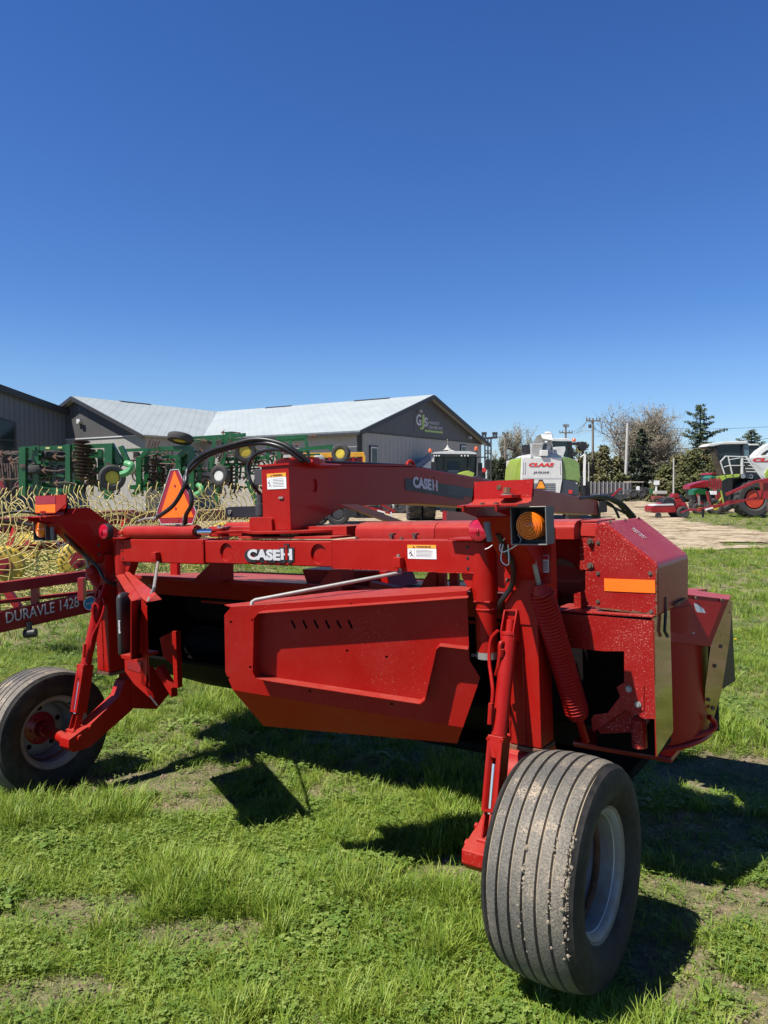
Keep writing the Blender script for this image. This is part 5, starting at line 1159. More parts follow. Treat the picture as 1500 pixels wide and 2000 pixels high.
pole(1226, 826, 950, 72, .17, CONC, 'pale concrete pole without crossarms in front of the dark spruce', [], lean=-.25)
pole(987, 846, 945, 85, .14, WOODP, 'thin wooden pole in front of the pale leafless tree, left of the white harvester', [(849, 6, 0)])
pole(1316, 895, 965, 55, .07, CONC, 'short slim grey post standing before the hedge, right of the white board', [], grp=None)
pole(1150, 902, 946, 70, .07, CONC, 'thin pale post standing just left of the tall wooden pole', [], grp=None)
t, L = thing('substation_frame', 955, 68, 'dark steel lattice frame with insulators on top, right of the workshop', 'substation')
for du in (-6, 0, 6): part('lattice_leg', DGREY, t, lambda b: b.bar(L(953 + du, 857), L(953 + du, 960), .12, .12))
part('top_beam', DGREY, t, lambda b: b.bar(L(941, 857), L(972, 854), .2, .2))
for i in range(4): part('lattice_brace', DGREY, t, lambda b: (b.bar(L(947, 862 + i*16), L(959, 872 + i*16), .08, .08), b.bar(L(959, 862 + i*16), L(947, 872 + i*16), .08, .08)))
for i in range(4): part('lattice_rail', DGREY, t, lambda b: b.bar(L(946, 870 + i*15), L(960, 870 + i*15), .09, .09))
for u_ in (943, 948, 964, 969): part('insulator', DGREY, t, lambda b: (b.cyl(L(u_, 856), L(u_, 845), .09, n=6), b.cyl(L(u_, 849), L(u_, 844), .13, n=6)))
# wires
for i, (u0, v0, D0, u1, v1, D1) in enumerate([(1170, 823, 80, 1530, 832, 60), (1147, 823, 80, 1098, 846, 105), (1168, 824, 80, 1225, 850, 130), (1226, 872, 72, 1530, 851, 50), (1165, 826, 80, 1215, 858, 130), (1113, 846, 105, 1146, 824, 80)]):
    a = pt(u0, v0, D0); c = pt(u1, v1, D1); o_ = (a + c) / 2
    ps = [a.lerp(c, k / 14) - V((0, 0, .5 * math.sin(math.pi * k / 14))) - o_ for k in range(15)]
    b = mb(); b.tube(ps, .018, 4); o = b.build('power_line', HOSE); o.location = o_
    tag(o, ['upper overhead wire running right from the tall wooden pole to the photo edge', 'overhead wire from the tall pole left to the two-arm pole, lower of the pair', 'overhead wire leaving the tall pole into the leafless tree, upper of two', 'lower overhead wire passing in front of the pine from the concrete pole', 'overhead wire leaving the tall pole into the leafless tree, lower of two', 'overhead wire from the two-arm pole up to the tall pole, upper of the pair'][i], 'power line', 'overhead wires')
# fence
t, L = thing('board_fence', 1190, 62, 'long grey vertical-board fence below the hedge, right of the white harvester', 'fence')
for i in range(11):
    u_ = 1146 + i * 8; part('fence_panel', DGREY if i % 5 == 9 else mat('grey_fence_board', (.12, .12, .13), .8, 0, .15, 5), t, lambda b: b.box(L(u_, 968) , L(u_ + 7.6, 942) + V((0, .08, 0))))
    part('fence_post', mat('pale_fence_post', (.32, .31, .30), .8), t, lambda b: b.box(L(u_ - .6, 968) + V((0, -.1, 0)), L(u_ + .8, 939.5)))
t, L = thing('white_board', 1282, 55, 'small white board on a white post at the edge of the gravel, before the hedge', 'sign')
part('board', WHITE, t, lambda b: b.box(L(1277.5, 947), L(1288, 938.5) + V((0, .05, 0)))); part('post', WHITE, t, lambda b: b.box(L(1281, 961) + V((0, .05, 0)), L(1284, 945) + V((0, .15, 0))))
t, L = thing('concrete_barrier', 1293, 52, 'low grey concrete block lying below the white board', 'barrier')
part('block', CONC, t, lambda b: b.box(L(1280, 965), L(1303, 959) + V((0, .5, 0))), .03)
t, L = thing('utility_cart', 1243, 52, 'small dark utility vehicle with a tan roof parked left of the concrete pole foot', 'utility vehicle')
part('body', DGREY, t, lambda b: b.box(L(1230, 965), L(1258, 956) + V((0, 1.4, 0))), .1); part('roof', mat('tan_canopy', (.35, .30, .24), .8), t, lambda b: b.box(L(1231, 943), L(1258, 940.5) + V((0, 1.4, 0))), .03)
for u_ in (1233, 1255): part('roof_post', BLK, t, lambda b: b.box(L(u_, 958), L(u_ + 1.2, 942) + V((0, .06, 0))))
for u_ in (1236, 1253): wheel_far(t, L(u_, 964) + V((0, -.05, 0)), (0, 1, 0), .28, .2, DGREY)
part('seat_back', WHITE, t, lambda b: b.box(L(1244, 958), L(1250, 950) + V((0, .3, 0))), .03)
for i, (u_, wd, hh) in enumerate([(1257, 12, 15), (1266, 9, 12)]):
    t, L = thing('wrapped_bale', u_, 58, ['larger black wrapped round bale left of the green drum', 'smaller black wrapped round bale touching the larger one on its right'][i], 'bale', 'black bales at the yard edge')
    part('bale', BLK, t, lambda b: b.cyl(L(u_ - wd/2, 966 - hh*.5), L(u_ + wd/2, 966 - hh*.5), hh * .5 * 58 / FPX, n=20), .05)
t, L = thing('green_drum', 1273, 56, 'small bright green drum standing left of the white board', 'drum')
part('drum', GRN, t, lambda b: b.lathe(L(1273, 965), (0, 0, 1), [(0, .17), (.02, .18), (.14, .17), (.16, .18), (.30, .17), (.32, .18), (.40, .17)], 16))
part('drum_cap', DARKT, t, lambda b: b.cyl(L(1273, 965) + zh*.4, L(1273, 965) + zh*.43, .06, n=8))
t, L = thing('farm_shed_roof', 835, 47, 'white sloping shed roof at the foot of the workshop wall, left of the green tractor', 'shed')
part('roof', OFFW, t, lambda b: b.prism([L(818, 915), L(848, 893), L(856, 895), L(856, 916)], (0, 3, 0))); part('roof', mat('blue_grey_sheet', (.13, .17, .26), .5), t, lambda b: b.prism([L(806, 913), L(838, 887), L(852, 890), L(822, 914)], (0, .06, .05)))
part('wall', SGREY, t, lambda b: b.box(L(812, 950) + V((0, .1, 0)), L(856, 915) + V((0, 2.5, 0))))
t, L = thing('roof_cupola', 874, 46, 'small grey pointed ventilator cupola showing above the green tractor cab', 'cupola')
part('roof', CONC, t, lambda b: b.lathe(L(874, 879), (0, 0, 1), [(0, .30), (.05, .20), (.16, .09), (.30, .03), (.34, 0)], 12)); part('base', CONC, t, lambda b: b.box(L(868, 950) , L(880, 878.5) + V((0, .3, 0)))); part('finial', CONC, t, lambda b: b.lathe(L(874, 860), (0, 0, 1), [(-.32, .01), (0, .01), (.02, .035), (.05, .03), (.07, 0)], 8))

# ---------------- trees
BARKP = mat('pale_twigs', (.24, .21, .165), .9, 0, .2, 3); BARK = mat('grey_brown_bark', (.14, .11, .085), .9, 0, .3, 4)
def leafc(name, c, c2): return mat(name, c, .6, 0, .35, 1.2, c2, spec=.3)
def leaves(b, c, n, s_, rx, ry, rz_, rnd, shape=0):
    for _ in range(n):
        while True:
            p = V((rnd.uniform(-1, 1), rnd.uniform(-1, 1), rnd.uniform(-1, 1)))
            if p.length < 1: break
        q = c + V((p.x * rx, p.y * ry, p.z * rz_)); d = V((rnd.gauss(0, 1), rnd.gauss(0, 1), rnd.gauss(0, 1))).normalized(); e_ = d.orthogonal().normalized()
        w_ = s_ * rnd.uniform(.6, 1.4); b.add([q - d*w_*.5, q + e_*w_*.28, q + d*w_*.5, q - e_*w_*.28], [(0, 1, 2, 3)])
def branches(b, tw, p, d, L_, r, lvl, rnd, buds=None, spread=.55, up=.12, tips=None):
    n = 4; pts = [p]; q = p; dd = d
    for i in range(n):
        dd = (dd + V((rnd.gauss(0, .13), rnd.gauss(0, .13), rnd.gauss(0, .10) + up * .4))).normalized(); q = q + dd * L_ / n; pts.append(q)
    (b if lvl > 1 else tw).tube(pts, r, 6 if lvl > 3 else 3, taper=.5 if lvl > 0 else .3)
    if lvl == 0:
        if tips is not None: tips.append(pts[-1]); tips.append(pts[2])
        return
    k = 5 if lvl <= 2 else 4
    for i in range(k):
        t_ = .35 + .65 * (i + rnd.random() * .6) / k; s_ = pts[min(n, int(t_ * n))]
        a = rnd.uniform(0, 6.3); o_ = dd.orthogonal().normalized(); o_ = Matrix.Rotation(a, 3, dd) @ o_
        nd = (dd * (1 - spread * .4) + o_ * spread * rnd.uniform(.8, 1.3) + V((0, 0, up))).normalized()
        branches(b, tw, s_, nd, L_ * rnd.uniform(.58, .82), r * .60, lvl - 1, rnd, buds, spread, up, tips)
def bare_tree(u, D, v0, w_px, label, seed, budm, budn=1, trunks=1, name='leafless_tree', lv=4, spread=.6):
    rnd = random.Random(seed); t, L = thing(name, u, D, label, 'tree', 'spring trees behind the yard'); H = L(u, v0).z; W_ = w_px / FPX * D
    b = mb(); tw = mb(); tips = []
    for k in range(trunks):
        d = V((rnd.gauss(0, .14), rnd.gauss(0, .1), 1)).normalized() if trunks > 1 else V((0, 0, 1))
        x = (k - (trunks - 1) / 2) * W_ * .14
        branches(b, tw, V((x, 0, -.1)), d, H * .36, H * .028 / trunks ** .5, lv, rnd, spread=spread, tips=tips)
    # fit to the size seen
    zmax = max(p[2] for p in tw.v); f = H / zmax; xmax = sorted(abs(p[0]) for p in tw.v)[int(len(tw.v) * .985)]; fx = (W_ / 2) / xmax
    sc = lambda p: (p[0] * fx, p[1] * fx, p[2] * f)
    b.v = [sc(p) for p in b.v]; tw.v = [sc(p) for p in tw.v]
    b.build('trunk', BARK, t, fix=False); tw.build('twigs', BARKP, t, fix=False)
    lb = mb()
    for p in tips: leaves(lb, V(sc(p)), budn, .16, .25, .25, .25, rnd)
    lb.build('crown', budm, t, fix=False)
    return t
BUD = leafc('reddish_buds', (.20, .17, .11), (.31, .27, .17)); BUDG = leafc('pale_green_buds', (.24, .24, .13), (.38, .36, .22))
bare_tree(1262, 88, 781, 150, 'large broad leafless tree with reddish buds behind the dark spruce', 4, BUD, 2, 3, lv=5, spread=.7)
bare_tree(1020, 98, 822, 62, 'pale leafless tree between the substation frame and the white harvester, right of the thin pole', 8, BUDG, 2, 2, lv=4)
bare_tree(975, 96, 838, 56, 'pale leafless tree just right of the substation frame', 9, BUDG, 2, 1, lv=4)
bare_tree(1405, 95, 850, 50, 'small leafless tree behind the white pine on its right', 12, BUD, 1, 1, lv=4)
bare_tree(1055, 99, 862, 40, 'low pale leafless tree directly behind the harvester spout', 15, BUDG, 2, 1, lv=4)
DKG = leafc('dark_spruce_needles', (.022, .034, .016), (.05, .062, .028)); PING = leafc('pine_needles', (.040, .065, .024), (.09, .12, .045)); HEDG = leafc('cedar_foliage', (.06, .075, .022), (.14, .14, .045)); HEDB = leafc('brown_green_foliage', (.10, .10, .035), (.19, .175, .075))
def conifer(u, D, v0, w_px, label, seed, m, name='spruce_tree', dens=1.0, vb=958, ragged=.25):
    rnd = random.Random(seed); t, L = thing(name, u, D, label, 'tree', 'spring trees behind the yard'); H = L(u, v0).z; W_ = w_px / FPX * D / 2
    part('trunk', BARK, t, lambda b: b.cyl((0, 0, -.1), (0, 0, H * .93), H * .018, H * .004, n=8))
    b = mb(); n = int(H * 6 * dens)
    for i in range(n):
        h = (i + rnd.random()) / n; z = H * (.06 + .92 * h); r = W_ * ((1 - h) ** .75) * rnd.uniform(1 - ragged * 1.6, 1 + ragged * .4)
        for k in range(5):
            a = rnd.uniform(0, 6.3); steps = max(2, int(r / .35))
            for j in range(steps):
                q = (j + 1) / steps; c = V((math.cos(a) * r * q, math.sin(a) * r * q, z - r * .22 * q + .1 * q * q))
                leaves(b, c, 5, .26, .22, .22, .12, rnd)
    b.build('crown', m, t, fix=False); return t
conifer(1252, 76, 836, 88, 'dark dense spruce with a blunt top in front of the big leafless tree', 3, DKG, dens=1.5)
conifer(1233, 74, 880, 60, 'lower dark spruce leaning into the left side of the blunt-topped one', 5, DKG, dens=1.2)
conifer(1290, 80, 905, 60, 'low dark spruce filling the gap between the blunt spruce and the cedar hedge', 6, DKG, dens=1.2)
# white pine: tiers of flat boughs with gaps
def pine(u, D, v0, vb, tiers, label, seed):
    rnd = random.Random(seed); t, L = thing('white_pine', u, D, label, 'tree', 'pines above the harvester'); top = L(u, v0)
    part('trunk', BARK, t, lambda b: b.cyl((0, 0, 0), (0, 0, top.z * .96), .22, .05, n=8))
    b = mb(); br = mb()
    for (v_, l_, r_) in tiers:
        z = L(u, v_).z
        for s_, px in ((-1, l_), (1, r_)):
            W_ = px / FPX * D; end = V((s_ * W_, rnd.uniform(-.6, .6), z + W_ * .10)); st = V((0, 0, z - .25)); br.tube([st, st.lerp(end, .5) - V((0, 0, .1)), end], .05, 4, taper=.3)
            n = max(2, int(W_ / .28))
            for j in range(n):
                q = (j + .6) / n; c = st.lerp(end, q) + V((0, 0, -.15 * math.sin(q * 3.1))); leaves(b, c, 26, .24, .26 + .12 * (1 - q), .5, .12 + .08 * rnd.random(), rnd)
        for k in range(5):
            a = rnd.uniform(0, 6.3); W_ = min(l_, r_) / FPX * D * .9
            for j in range(max(1, int(W_ / .35))): q = (j + 1) * .35; leaves(b, V((math.cos(a) * q, math.sin(a) * q, z + rnd.uniform(-.1, .1))), 10, .24, .25, .25, .12, rnd)
    br.build('boughs', BARK, t, fix=False); b.build('crown', PING, t, fix=False)
pine(1366, 84, 788, 905, [(792, 3, 3), (799, 8, 7), (807, 27, 10), (815, 14, 24), (826, 30, 26), (834, 18, 14), (843, 26, 52), (850, 34, 30), (857, 20, 14), (866, 24, 16), (874, 14, 20), (885, 22, 26)], 'tall white pine with flat tiered boughs, one long bough reaching right', 2)
pine(1466, 90, 838, 905, [(841, 4, 5), (847, 12, 9), (853, 16, 22), (859, 24, 14), (866, 28, 24), (874, 20, 26)], 'smaller rounded pine behind the second harvester cab', 3)
# cedars and shrubs of the hedge line, each with its own crown
def shrub(u, D, v0, w_px, label, seed, m, grp='hedge trees behind the yard'):
    rnd = random.Random(seed); t, L = thing('cedar_tree', u, D, label, 'tree', grp); H = L(u, v0).z; W_ = w_px / FPX * D / 2
    part('trunk', BARK, t, lambda b: b.cyl((0, 0, -.1), (0, 0, H * .7), .12, .05, n=6))
    b = mb()
    W_ *= 1.35
    for i in range(int(150 * max(1, W_ / 1.2))):
        h = rnd.random() ** .9; a = rnd.uniform(0, 6.3); r = W_ * (1 - h ** 3 * .7) * rnd.uniform(.15, 1.0); c = V((math.cos(a) * r, math.sin(a) * r * .7, H * (.05 + .9 * h)))
        leaves(b, c, 22, .26, .42, .42, .32, rnd)
    b.build('crown', m, t, fix=False)
hd = [(1065, 80, 905, 30, 0), (1085, 78, 890, 32, 1), (1110, 82, 872, 34, 0), (1135, 79, 862, 34, 1), (1160, 83, 880, 36, 0), (1180, 78, 866, 30, 1), (1204, 81, 888, 34, 1),
      (1300, 74, 908, 38, 0), (1325, 77, 888, 40, 1), (1350, 73, 876, 44, 0), (1378, 76, 862, 40, 1), (1402, 74, 884, 40, 0), (1428, 78, 896, 36, 1), (1455, 76, 892, 40, 0), (1485, 78, 884, 44, 1), (966, 84, 897, 22, 2), (980, 82, 893, 22, 2), (1000, 86, 925, 30, 0), (1030, 84, 920, 30, 1), (1213, 70, 925, 26, 0), (1330, 68, 930, 40, 0), (1290, 69, 938, 34, 1), (1370, 68, 925, 44, 0)]
nm_ = ['first', 'second', 'third', 'fourth', 'fifth', 'sixth', 'seventh']
for i, (u, D, v0, wpx, k) in enumerate(hd):
    if i < 7: lab = '%s bushy hedge tree from the left in the row behind the fence and poles' % nm_[i]
    elif i < 15: lab = '%s bushy hedge tree from the spruce, in the row right of it' % ['first', 'second', 'third', 'fourth', 'fifth', 'sixth', 'seventh', 'eighth'][i - 7]
    else: lab = ['dark clipped evergreen left of the thin wooden pole', 'dark clipped evergreen right behind the thin wooden pole', 'low brownish bush under the pale leafless trees, left one', 'low brownish bush under the pale leafless trees, right one', 'low bush at the right end of the fence', 'low bush in front of the hedge behind the slim grey post', 'low bush just behind the white board', 'low bush behind the red-hooded tractor'][i - 15]
    shrub(u, D, v0, wpx, lab, 30 + i, [HEDG, HEDB, DKG][k])

# ============================================================ machines behind
def bx(L, u0, v0, u1, v1, dy0, dy1):   # box whose near face spans the pixels at depth offset dy0
    a = L(u0, v1, dy0); c = L(u1, v0, dy0); return (a.x, a.y, a.z), (c.x, c.y + (dy1 - dy0), c.z)
def pb(name, m, root, L, u0, v0, u1, v1, dy0, dy1, bevel=0):
    lo, hi = bx(L, u0, v0, u1, v1, dy0, dy1); return part(name, m, root, lambda b: b.box(lo, hi), bevel)
def pp(name, m, root, L, uv, dy0, dep, bevel=0):
    return part(name, m, root, lambda b: b.prism([L(u, v, dy0) for u, v in uv], (0, dep, 0)), bevel)
def bars(name, m, root, L, segs, bevel=0):
    for s_ in segs:
        (u0, v0, u1, v1, dy, w_) = s_[:6]; dy1 = s_[6] if len(s_) > 6 else dy
        part(name, m, root, lambda b: b.bar(L(u0, v0, dy), L(u1, v1, dy1), w_, w_))
# --- green tractor facing us (cab above the tongue, dual tyres below)
t, L = thing('tractor', 885, 34, 'black and lime tractor facing the camera beyond the red tongue, beacons on its cab', 'tractor')
pp('cab_roof', OFFW, t, L, [(844, 886), (848, 883), (868, 881), (916, 881), (929, 884), (932, 887)], -.1, 1.9)
pp('roof_front', BLK, t, L, [(843, 887), (932, 887.5), (930, 892), (848, 892)], -.2, .4)
for u in (848, 852.5, 857.5, 901.5, 908, 914): part('work_lamp', WHITE, t, lambda b: b.cyl(L(u, 890, -.22), L(u, 890, -.16), .036, n=10))
pb('antenna_dome', OFFW, t, L, 876, 879.5, 887, 882.5, .2, .6, .02)
gl = pp('cab', GLASS, t, L, [(852, 892), (928, 892), (926, 924), (912, 931), (860, 930), (854, 918)], .1, 1.6)
bars('cab_pillar', BLK, t, L, [(851, 892, 854, 925, .05, .10), (915, 892, 916, 926, .0, .09), (929, 892, 927, 930, .8, .12), (868, 892, 866, 925, 0, .035)])
pb('seat', mat('dark_blue_seat', (.03, .045, .07), .8), gl, L, 875, 902, 897, 925, .0, .05, .02)
for (u, v) in ((840, 880), (930, 876)):
    part('beacon', mat('orange_beacon', (.75, .12, .02), .25, coat=.5), t, lambda b: b.lathe(L(u, v + 4, .1), zh, [(0, .06), (.03, .085), (.12, .08), (.18, .04), (.2, 0)], 14)); part('beacon_stem', BLK, t, lambda b: b.bar(L(u, v + 4, .1), L(u + (3 if u < 900 else 1), v + 12, .1), .03, .03))
pb('mirror', BLK, t, L, 949, 898, 957.5, 916, -.1, .05, .02); pb('mirror', BLK, t, L, 842, 902, 849, 919, -.1, .05, .02)
bars('mirror_arm', BLK, t, L, [(930, 893, 955, 893, 0, .05), (953, 893, 953, 900, 0, .04)])
pp('bonnet', LIME, t, L, [(888, 930), (904, 922), (914, 919), (927, 924), (922, 938), (892, 940)], -1.9, 1.6, .02)
pp('bonnet', BLK, t, L, [(862, 929), (893, 932), (898, 940), (920, 938), (934, 934), (944, 946), (944, 985), (855, 985)], -1.8, 3.2)
pb('exhaust', BLK, t, L, 935, 904, 942, 945, .0, .25)
pp('fender', DGREY, t, L, [(926, 933), (932, 928), (942, 934), (948, 950), (930, 950)], -.3, .5)
pb('front_weight', BLK, t, L, 862, 985, 890, 1000, -2.3, -1.5); pb('headlamp', mat('orange_lamp', (.8, .2, .03), .3), t, L, 908, 932, 917, 938, -1.95, -1.9)
for u, uw, dy in ((808, 27, 0), (836, 25, .05), (905, 22, 0), (878, 20, .05), (944, 24, .1), (965, 22, .15)):
    c = L(u, 1016, dy); R_ = .86; wheel_far(t, V((c.x, c.y, R_)), (1, .04, 0), R_, uw / FPX * 34, REDB if False else DGREY, 18, .5)
# --- white forage harvester seen from behind
t, L = thing('forage_harvester', 1070, 33, 'white and lime forage harvester seen from its rear with orange triangle on its tail', 'harvester')
pp('rear_hood', OFFW, t, L, [(1019, 894), (1026, 892), (1098, 893), (1099, 935), (1094, 966), (1090, 970), (1023, 970), (1018, 960), (1017, 934)], 0, 2.4, .05)
body_low = pp('rear_grille', OFFW, t, L, [(1020, 936), (1098, 936), (1092, 968), (1024, 965)], -.06, .1)
for i in range(6): pb('grille_slot', DGREY, body_low, L, 1029, 944.2 + i * 3.6, 1085, 945.6 + i * 3.6, -.075, -.05)
pb('hood_groove', DGREY, t, L, 1021, 935.0, 1097, 936.4, -.04, .0)
for u in (1021.5, 1025): pp('hood_groove', LGREY, t, L, [(u, 902), (u + 1, 902), (u + .6, 925), (u - .4, 925)], -.02, .03)
for u in (1093, 1096.5): pp('hood_groove', LGREY, t, L, [(u, 902), (u + 1, 902), (u + 1.6, 925), (u + .6, 925)], -.02, .03)
pp('side_panel', LIME, t, L, [(1013, 898), (1018, 893), (1019, 895), (1016, 934), (1016, 938), (1004, 938), (1006, 915)], .1, 2.6, .04)
pp('side_panel', mat('shaded_lime_panel', (.17, .27, .08), .35, coat=.3), t, L, [(1099, 893), (1112, 894), (1126, 899), (1132, 908), (1134, 930), (1132, 943), (1124, 939), (1099, 937)], .1, 2.6, .04)  # lime paint with this side's shade put into its colour
pp('rear_mudguard', mat('dark_slate_mudguard', (.035, .045, .06), .4, coat=.3), t, L, [(1099, 938), (1112, 938), (1124, 942), (1132, 952), (1132, 968), (1093, 968)], .0, 1.2, .05)
pp('rear_mudguard', DGREY, t, L, [(1004, 939), (1016, 939), (1021, 955), (1022, 970), (1003, 970)], .0, 1.2, .05)
text('rear_lettering', 'CLAAS', L(1033, 911.5, -.012), xh, zh, L(1082, 911, 0).x - L(1033, 911, 0).x, L(0, 904, 0).z - L(0, 911.5, 0).z, mat('red_lettering', (.70, .03, .02), .4), t, .004, .05, shear=.25)
text('rear_lettering', 'JAGUAR', L(1041, 925.5, -.012), xh, zh, L(1072, 911, 0).x - L(1041, 911, 0).x, L(0, 920.5, 0).z - L(0, 925.5, 0).z, DARKT, t, .004, .0, shear=.25)
tri_ = pp('slow_vehicle_emblem', mat('orange_triangle_paint', (.95, .33, .03), .5), t, L, [(1048, 954), (1065, 954), (1059, 940), (1054, 940)], -.12, .02)
pp('emblem_border', DARKT, tri_, L, [(1046.5, 955.5), (1066.5, 955.5), (1060, 937), (1053, 937)], -.10, .015)
sp0 = part('discharge_spout', OFFW, t, lambda b: b.add([p for q in [
    [L(1036, 894, .3), L(1057, 894, .3), L(1057, 894, 1.0), L(1036, 894, 1.0)], [L(1038, 880, .2), L(1058, 880, .2), L(1058, 879, .9), L(1038, 879, .9)],
    [L(1043, 862, .1), L(1062, 862, .1), L(1063, 864, .8), L(1043, 864, .8)], [L(1048, 852, .0), L(1070, 848, .0), L(1068, 855, .9), L(1049, 858, .9)],
    [L(1056, 848, -.2), L(1078, 849, -.1), L(1074, 857, .5), L(1056, 858, .5)], [L(1059, 856, -.3), L(1080, 860, -.3), L(1076, 862, .1), L(1060, 861, .1)]] for p in q],
    [(i*4+k, i*4+(k+1) % 4, (i+1)*4+(k+1) % 4, (i+1)*4+k) for i in range(5) for k in range(4)] + [(0, 1, 2, 3), (20, 21, 22, 23)]))
part('spout_arch', LGREY, t, lambda b: b.tube([L(1070, 880, .2), L(1074, 862, .2), L(1076, 852, .2), L(1072, 847, .2), L(1064, 848, .2)], .10, 8, smooth=4))
pb('spout_base', OFFW, t, L, 1056, 879, 1071, 891, -.1, .9, .04); pb('spout_base', LGREY, t, L, 1070, 878, 1088, 893, .5, 1.5, .04)
bars('handrail', LGREY, t, L, [(1037.5, 867, 1037.5, 892, 0, .06), (1037.5, 867, 1058, 867, 0, .05), (1057, 865, 1078, 866, 0, .05), (1078, 866, 1081, 887, 0, .05)])
pp('engine_deck', OFFW, t, L, [(1019, 893), (1028, 888), (1040, 886), (1100, 889), (1101, 893)], .3, 1.8)
pp('air_duct', OFFW, t, L, [(1083, 873), (1104, 872), (1105, 878), (1100, 892), (1080, 884)], .8, .3, .02)
pp('cab_roof', OFFW, t, L, [(1075, 862), (1080, 856), (1108, 856), (1115, 859), (1118, 863)], 2.6, 1.5, .04)
pp('cab', GLASS, t, L, [(1060, 864), (1117, 862), (1116, 893), (1060, 890)], 2.6, 1.6)
bars('cab_pillar', BLK, t, L, [(1113, 862, 1116, 893, 2.5, .14), (1078, 862, 1078, 880, 2.5, .08)])
pp('roof_shade', BLK, t, L, [(1118, 864), (1136, 863), (1136, 869), (1118, 868)], 3.0, .6)
part('mirror', BLK, t, lambda b: b.lathe(L(1138, 872, 3), yh, [(-.08, .0), (-.08, .20), (.05, .24), (.06, 0)], 16)); pb('mirror', BLK, t, L, 1133, 863.5, 1143, 881, 2.95, 3.1, .05)
pp('mirror', BLK, t, L, [(1021, 869), (1035, 868), (1036, 887), (1025, 890), (1020, 884)], 1.5, .3, .03)
part('work_lamp', BLK, t, lambda b: b.cyl(L(1122, 887, 2), L(1122, 887, 2.2), .10, n=12))
part('beacon', mat('orange_beacon', (.75, .12, .02), .25), t, lambda b: b.lathe(L(1121, 863, 2.6), zh, [(0, .06), (.03, .09), (.12, .085), (.18, .04), (.2, 0)], 14))
bars('unloading_pipe', WHITE, t, L, [(1142, 888, 1141, 948, -.1, .09), (1133, 893, 1142, 887, -.1, .05)])
bars('support_post', BLK, t, L, [(1138, 932, 1138, 975, 0, .18), (1146, 940, 1146, 975, .3, .25)])
for u, uw in ((1012, 17), (1120, 26)): c = L(u, 970); wheel_far(t, V((c.x, .3, .62)), (1, 0, 0), .62, uw / FPX * 33, DGREY, 14)
pb('rear_axle', BLK, t, L, 1018, 962, 1112, 985, .1, .9); pb('tail_lamp', mat('red_lamp_paint', (.6, .03, .03), .3), t, L, 1111, 957, 1118, 964, -.06, 0)
part('body_side', OFFW, t, lambda b: b.box(tuple(L(1010, 968, 2.5)), tuple(L(1128, 896, 2.5) + V((0, 3.2, 0)))))
# --- second forage harvester in side view at the right edge
t, L = thing('forage_harvester', 1450, 38, 'white harvester in side view at the right edge, ladder rails beside its glass cab', 'harvester')
pp('cab_roof', OFFW, t, L, [(1379, 872), (1388, 866), (1420, 862), (1459, 861), (1463, 867), (1410, 868), (1392, 872)], -.95, 1.0, .04)
pp('roof_shade', BLK, t, L, [(1380, 872.5), (1398, 870), (1398, 876), (1386, 877)], -.8, .8)
pp('cab', GLASS, t, L, [(1400, 870), (1462, 867), (1464, 892), (1450, 927), (1416, 927), (1408, 905)], -.8, .9)
pp('cab_rear_panel', mat('blue_tinted_glass', (.12, .19, .22), .1, coat=.4), t, L, [(1451, 868), (1462, 867), (1463, 892), (1452, 892)], -.84, .03)
bars('cab_pillar', BLK, t, L, [(1395, 870, 1414, 927, -.85, .10), (1450, 867, 1450, 927, -.85, .07), (1391, 872, 1410, 925, .6, .08)])
pp('cab_door_lower', BLK, t, L, [(1414, 906), (1450, 906), (1450, 927), (1418, 927)], -.82, .03)
bars('hand_rail', OFFW, t, L, [(1415, 926, 1407, 902, -1.4, .05), (1407, 902, 1417, 891, -1.4, .05), (1417, 891, 1460, 892, -1.4, .05), (1430, 926, 1422, 892, -1.4, .05), (1424, 898, 1445, 894, -1.4, .04), (1414, 912, 1424, 909, -1.4, .04), (1424, 909, 1462, 909, -1.4, .04), (1449, 894, 1449, 926, -1.4, .09), (1456, 892, 1490, 937, -1.4, .06), (1456, 892, 1490, 917, -1.1, .05)])
for i in range(5): bars('ladder_step', OFFW, t, L, [(1450 + i * 2, 897 + i * 6, 1470 + i * 3.2, 897.5 + i * 6, -1.4, .04)])
pp('body_side', OFFW, t, L, [(1462, 894), (1510, 888), (1560, 888), (1560, 935), (1488, 935)], -.9, 2.2, .04)
pp('spout', OFFW, t, L, [(1470, 893), (1482, 880), (1500, 868), (1540, 855), (1540, 862), (1502, 878), (1486, 892)], -.2, .5, .03)
pp('spout_window', BLK, t, L, [(1486, 888), (1498, 879), (1506, 880), (1494, 888)], -.22, .03)
text('side_lettering', 'CLAAS', L(1470, 902, -.912), xh, zh, L(1540, 911, 0).x - L(1470, 911, 0).x, L(0, 894.5, 0).z - L(0, 902, 0).z, mat('red_lettering', (.70, .03, .02), .4), t, .004, .05, shear=.25)
pp('wheel_arch', DGREY, t, L, [(1408, 938), (1416, 930), (1445, 926), (1480, 928), (1489, 937), (1488, 945), (1478, 937), (1450, 934), (1425, 936), (1410, 946)], -1.3, .7, .03)
pp('side_stripe', LIME, t, L, [(1406, 930), (1440, 926), (1447, 926), (1443, 932), (1420, 934), (1410, 940)], -1.36, .5, .02); pp('side_stripe', LIME, t, L, [(1494, 925), (1500, 915), (1520, 912), (1520, 930), (1496, 934)], -.95, .06)
for (u, v, m_) in ((1452, 930, WHITE), (1467, 930.5, WHITE)): part('round_sticker', m_, t, lambda b: b.lathe(L(u, v, -1.33), yh, [(0, 0), (0, .11), (.02, .11)], 20))
text('speed_number', '40', L(1463, 933, -1.35), xh, zh, .16, .12, DARKT, t, .006, .03)
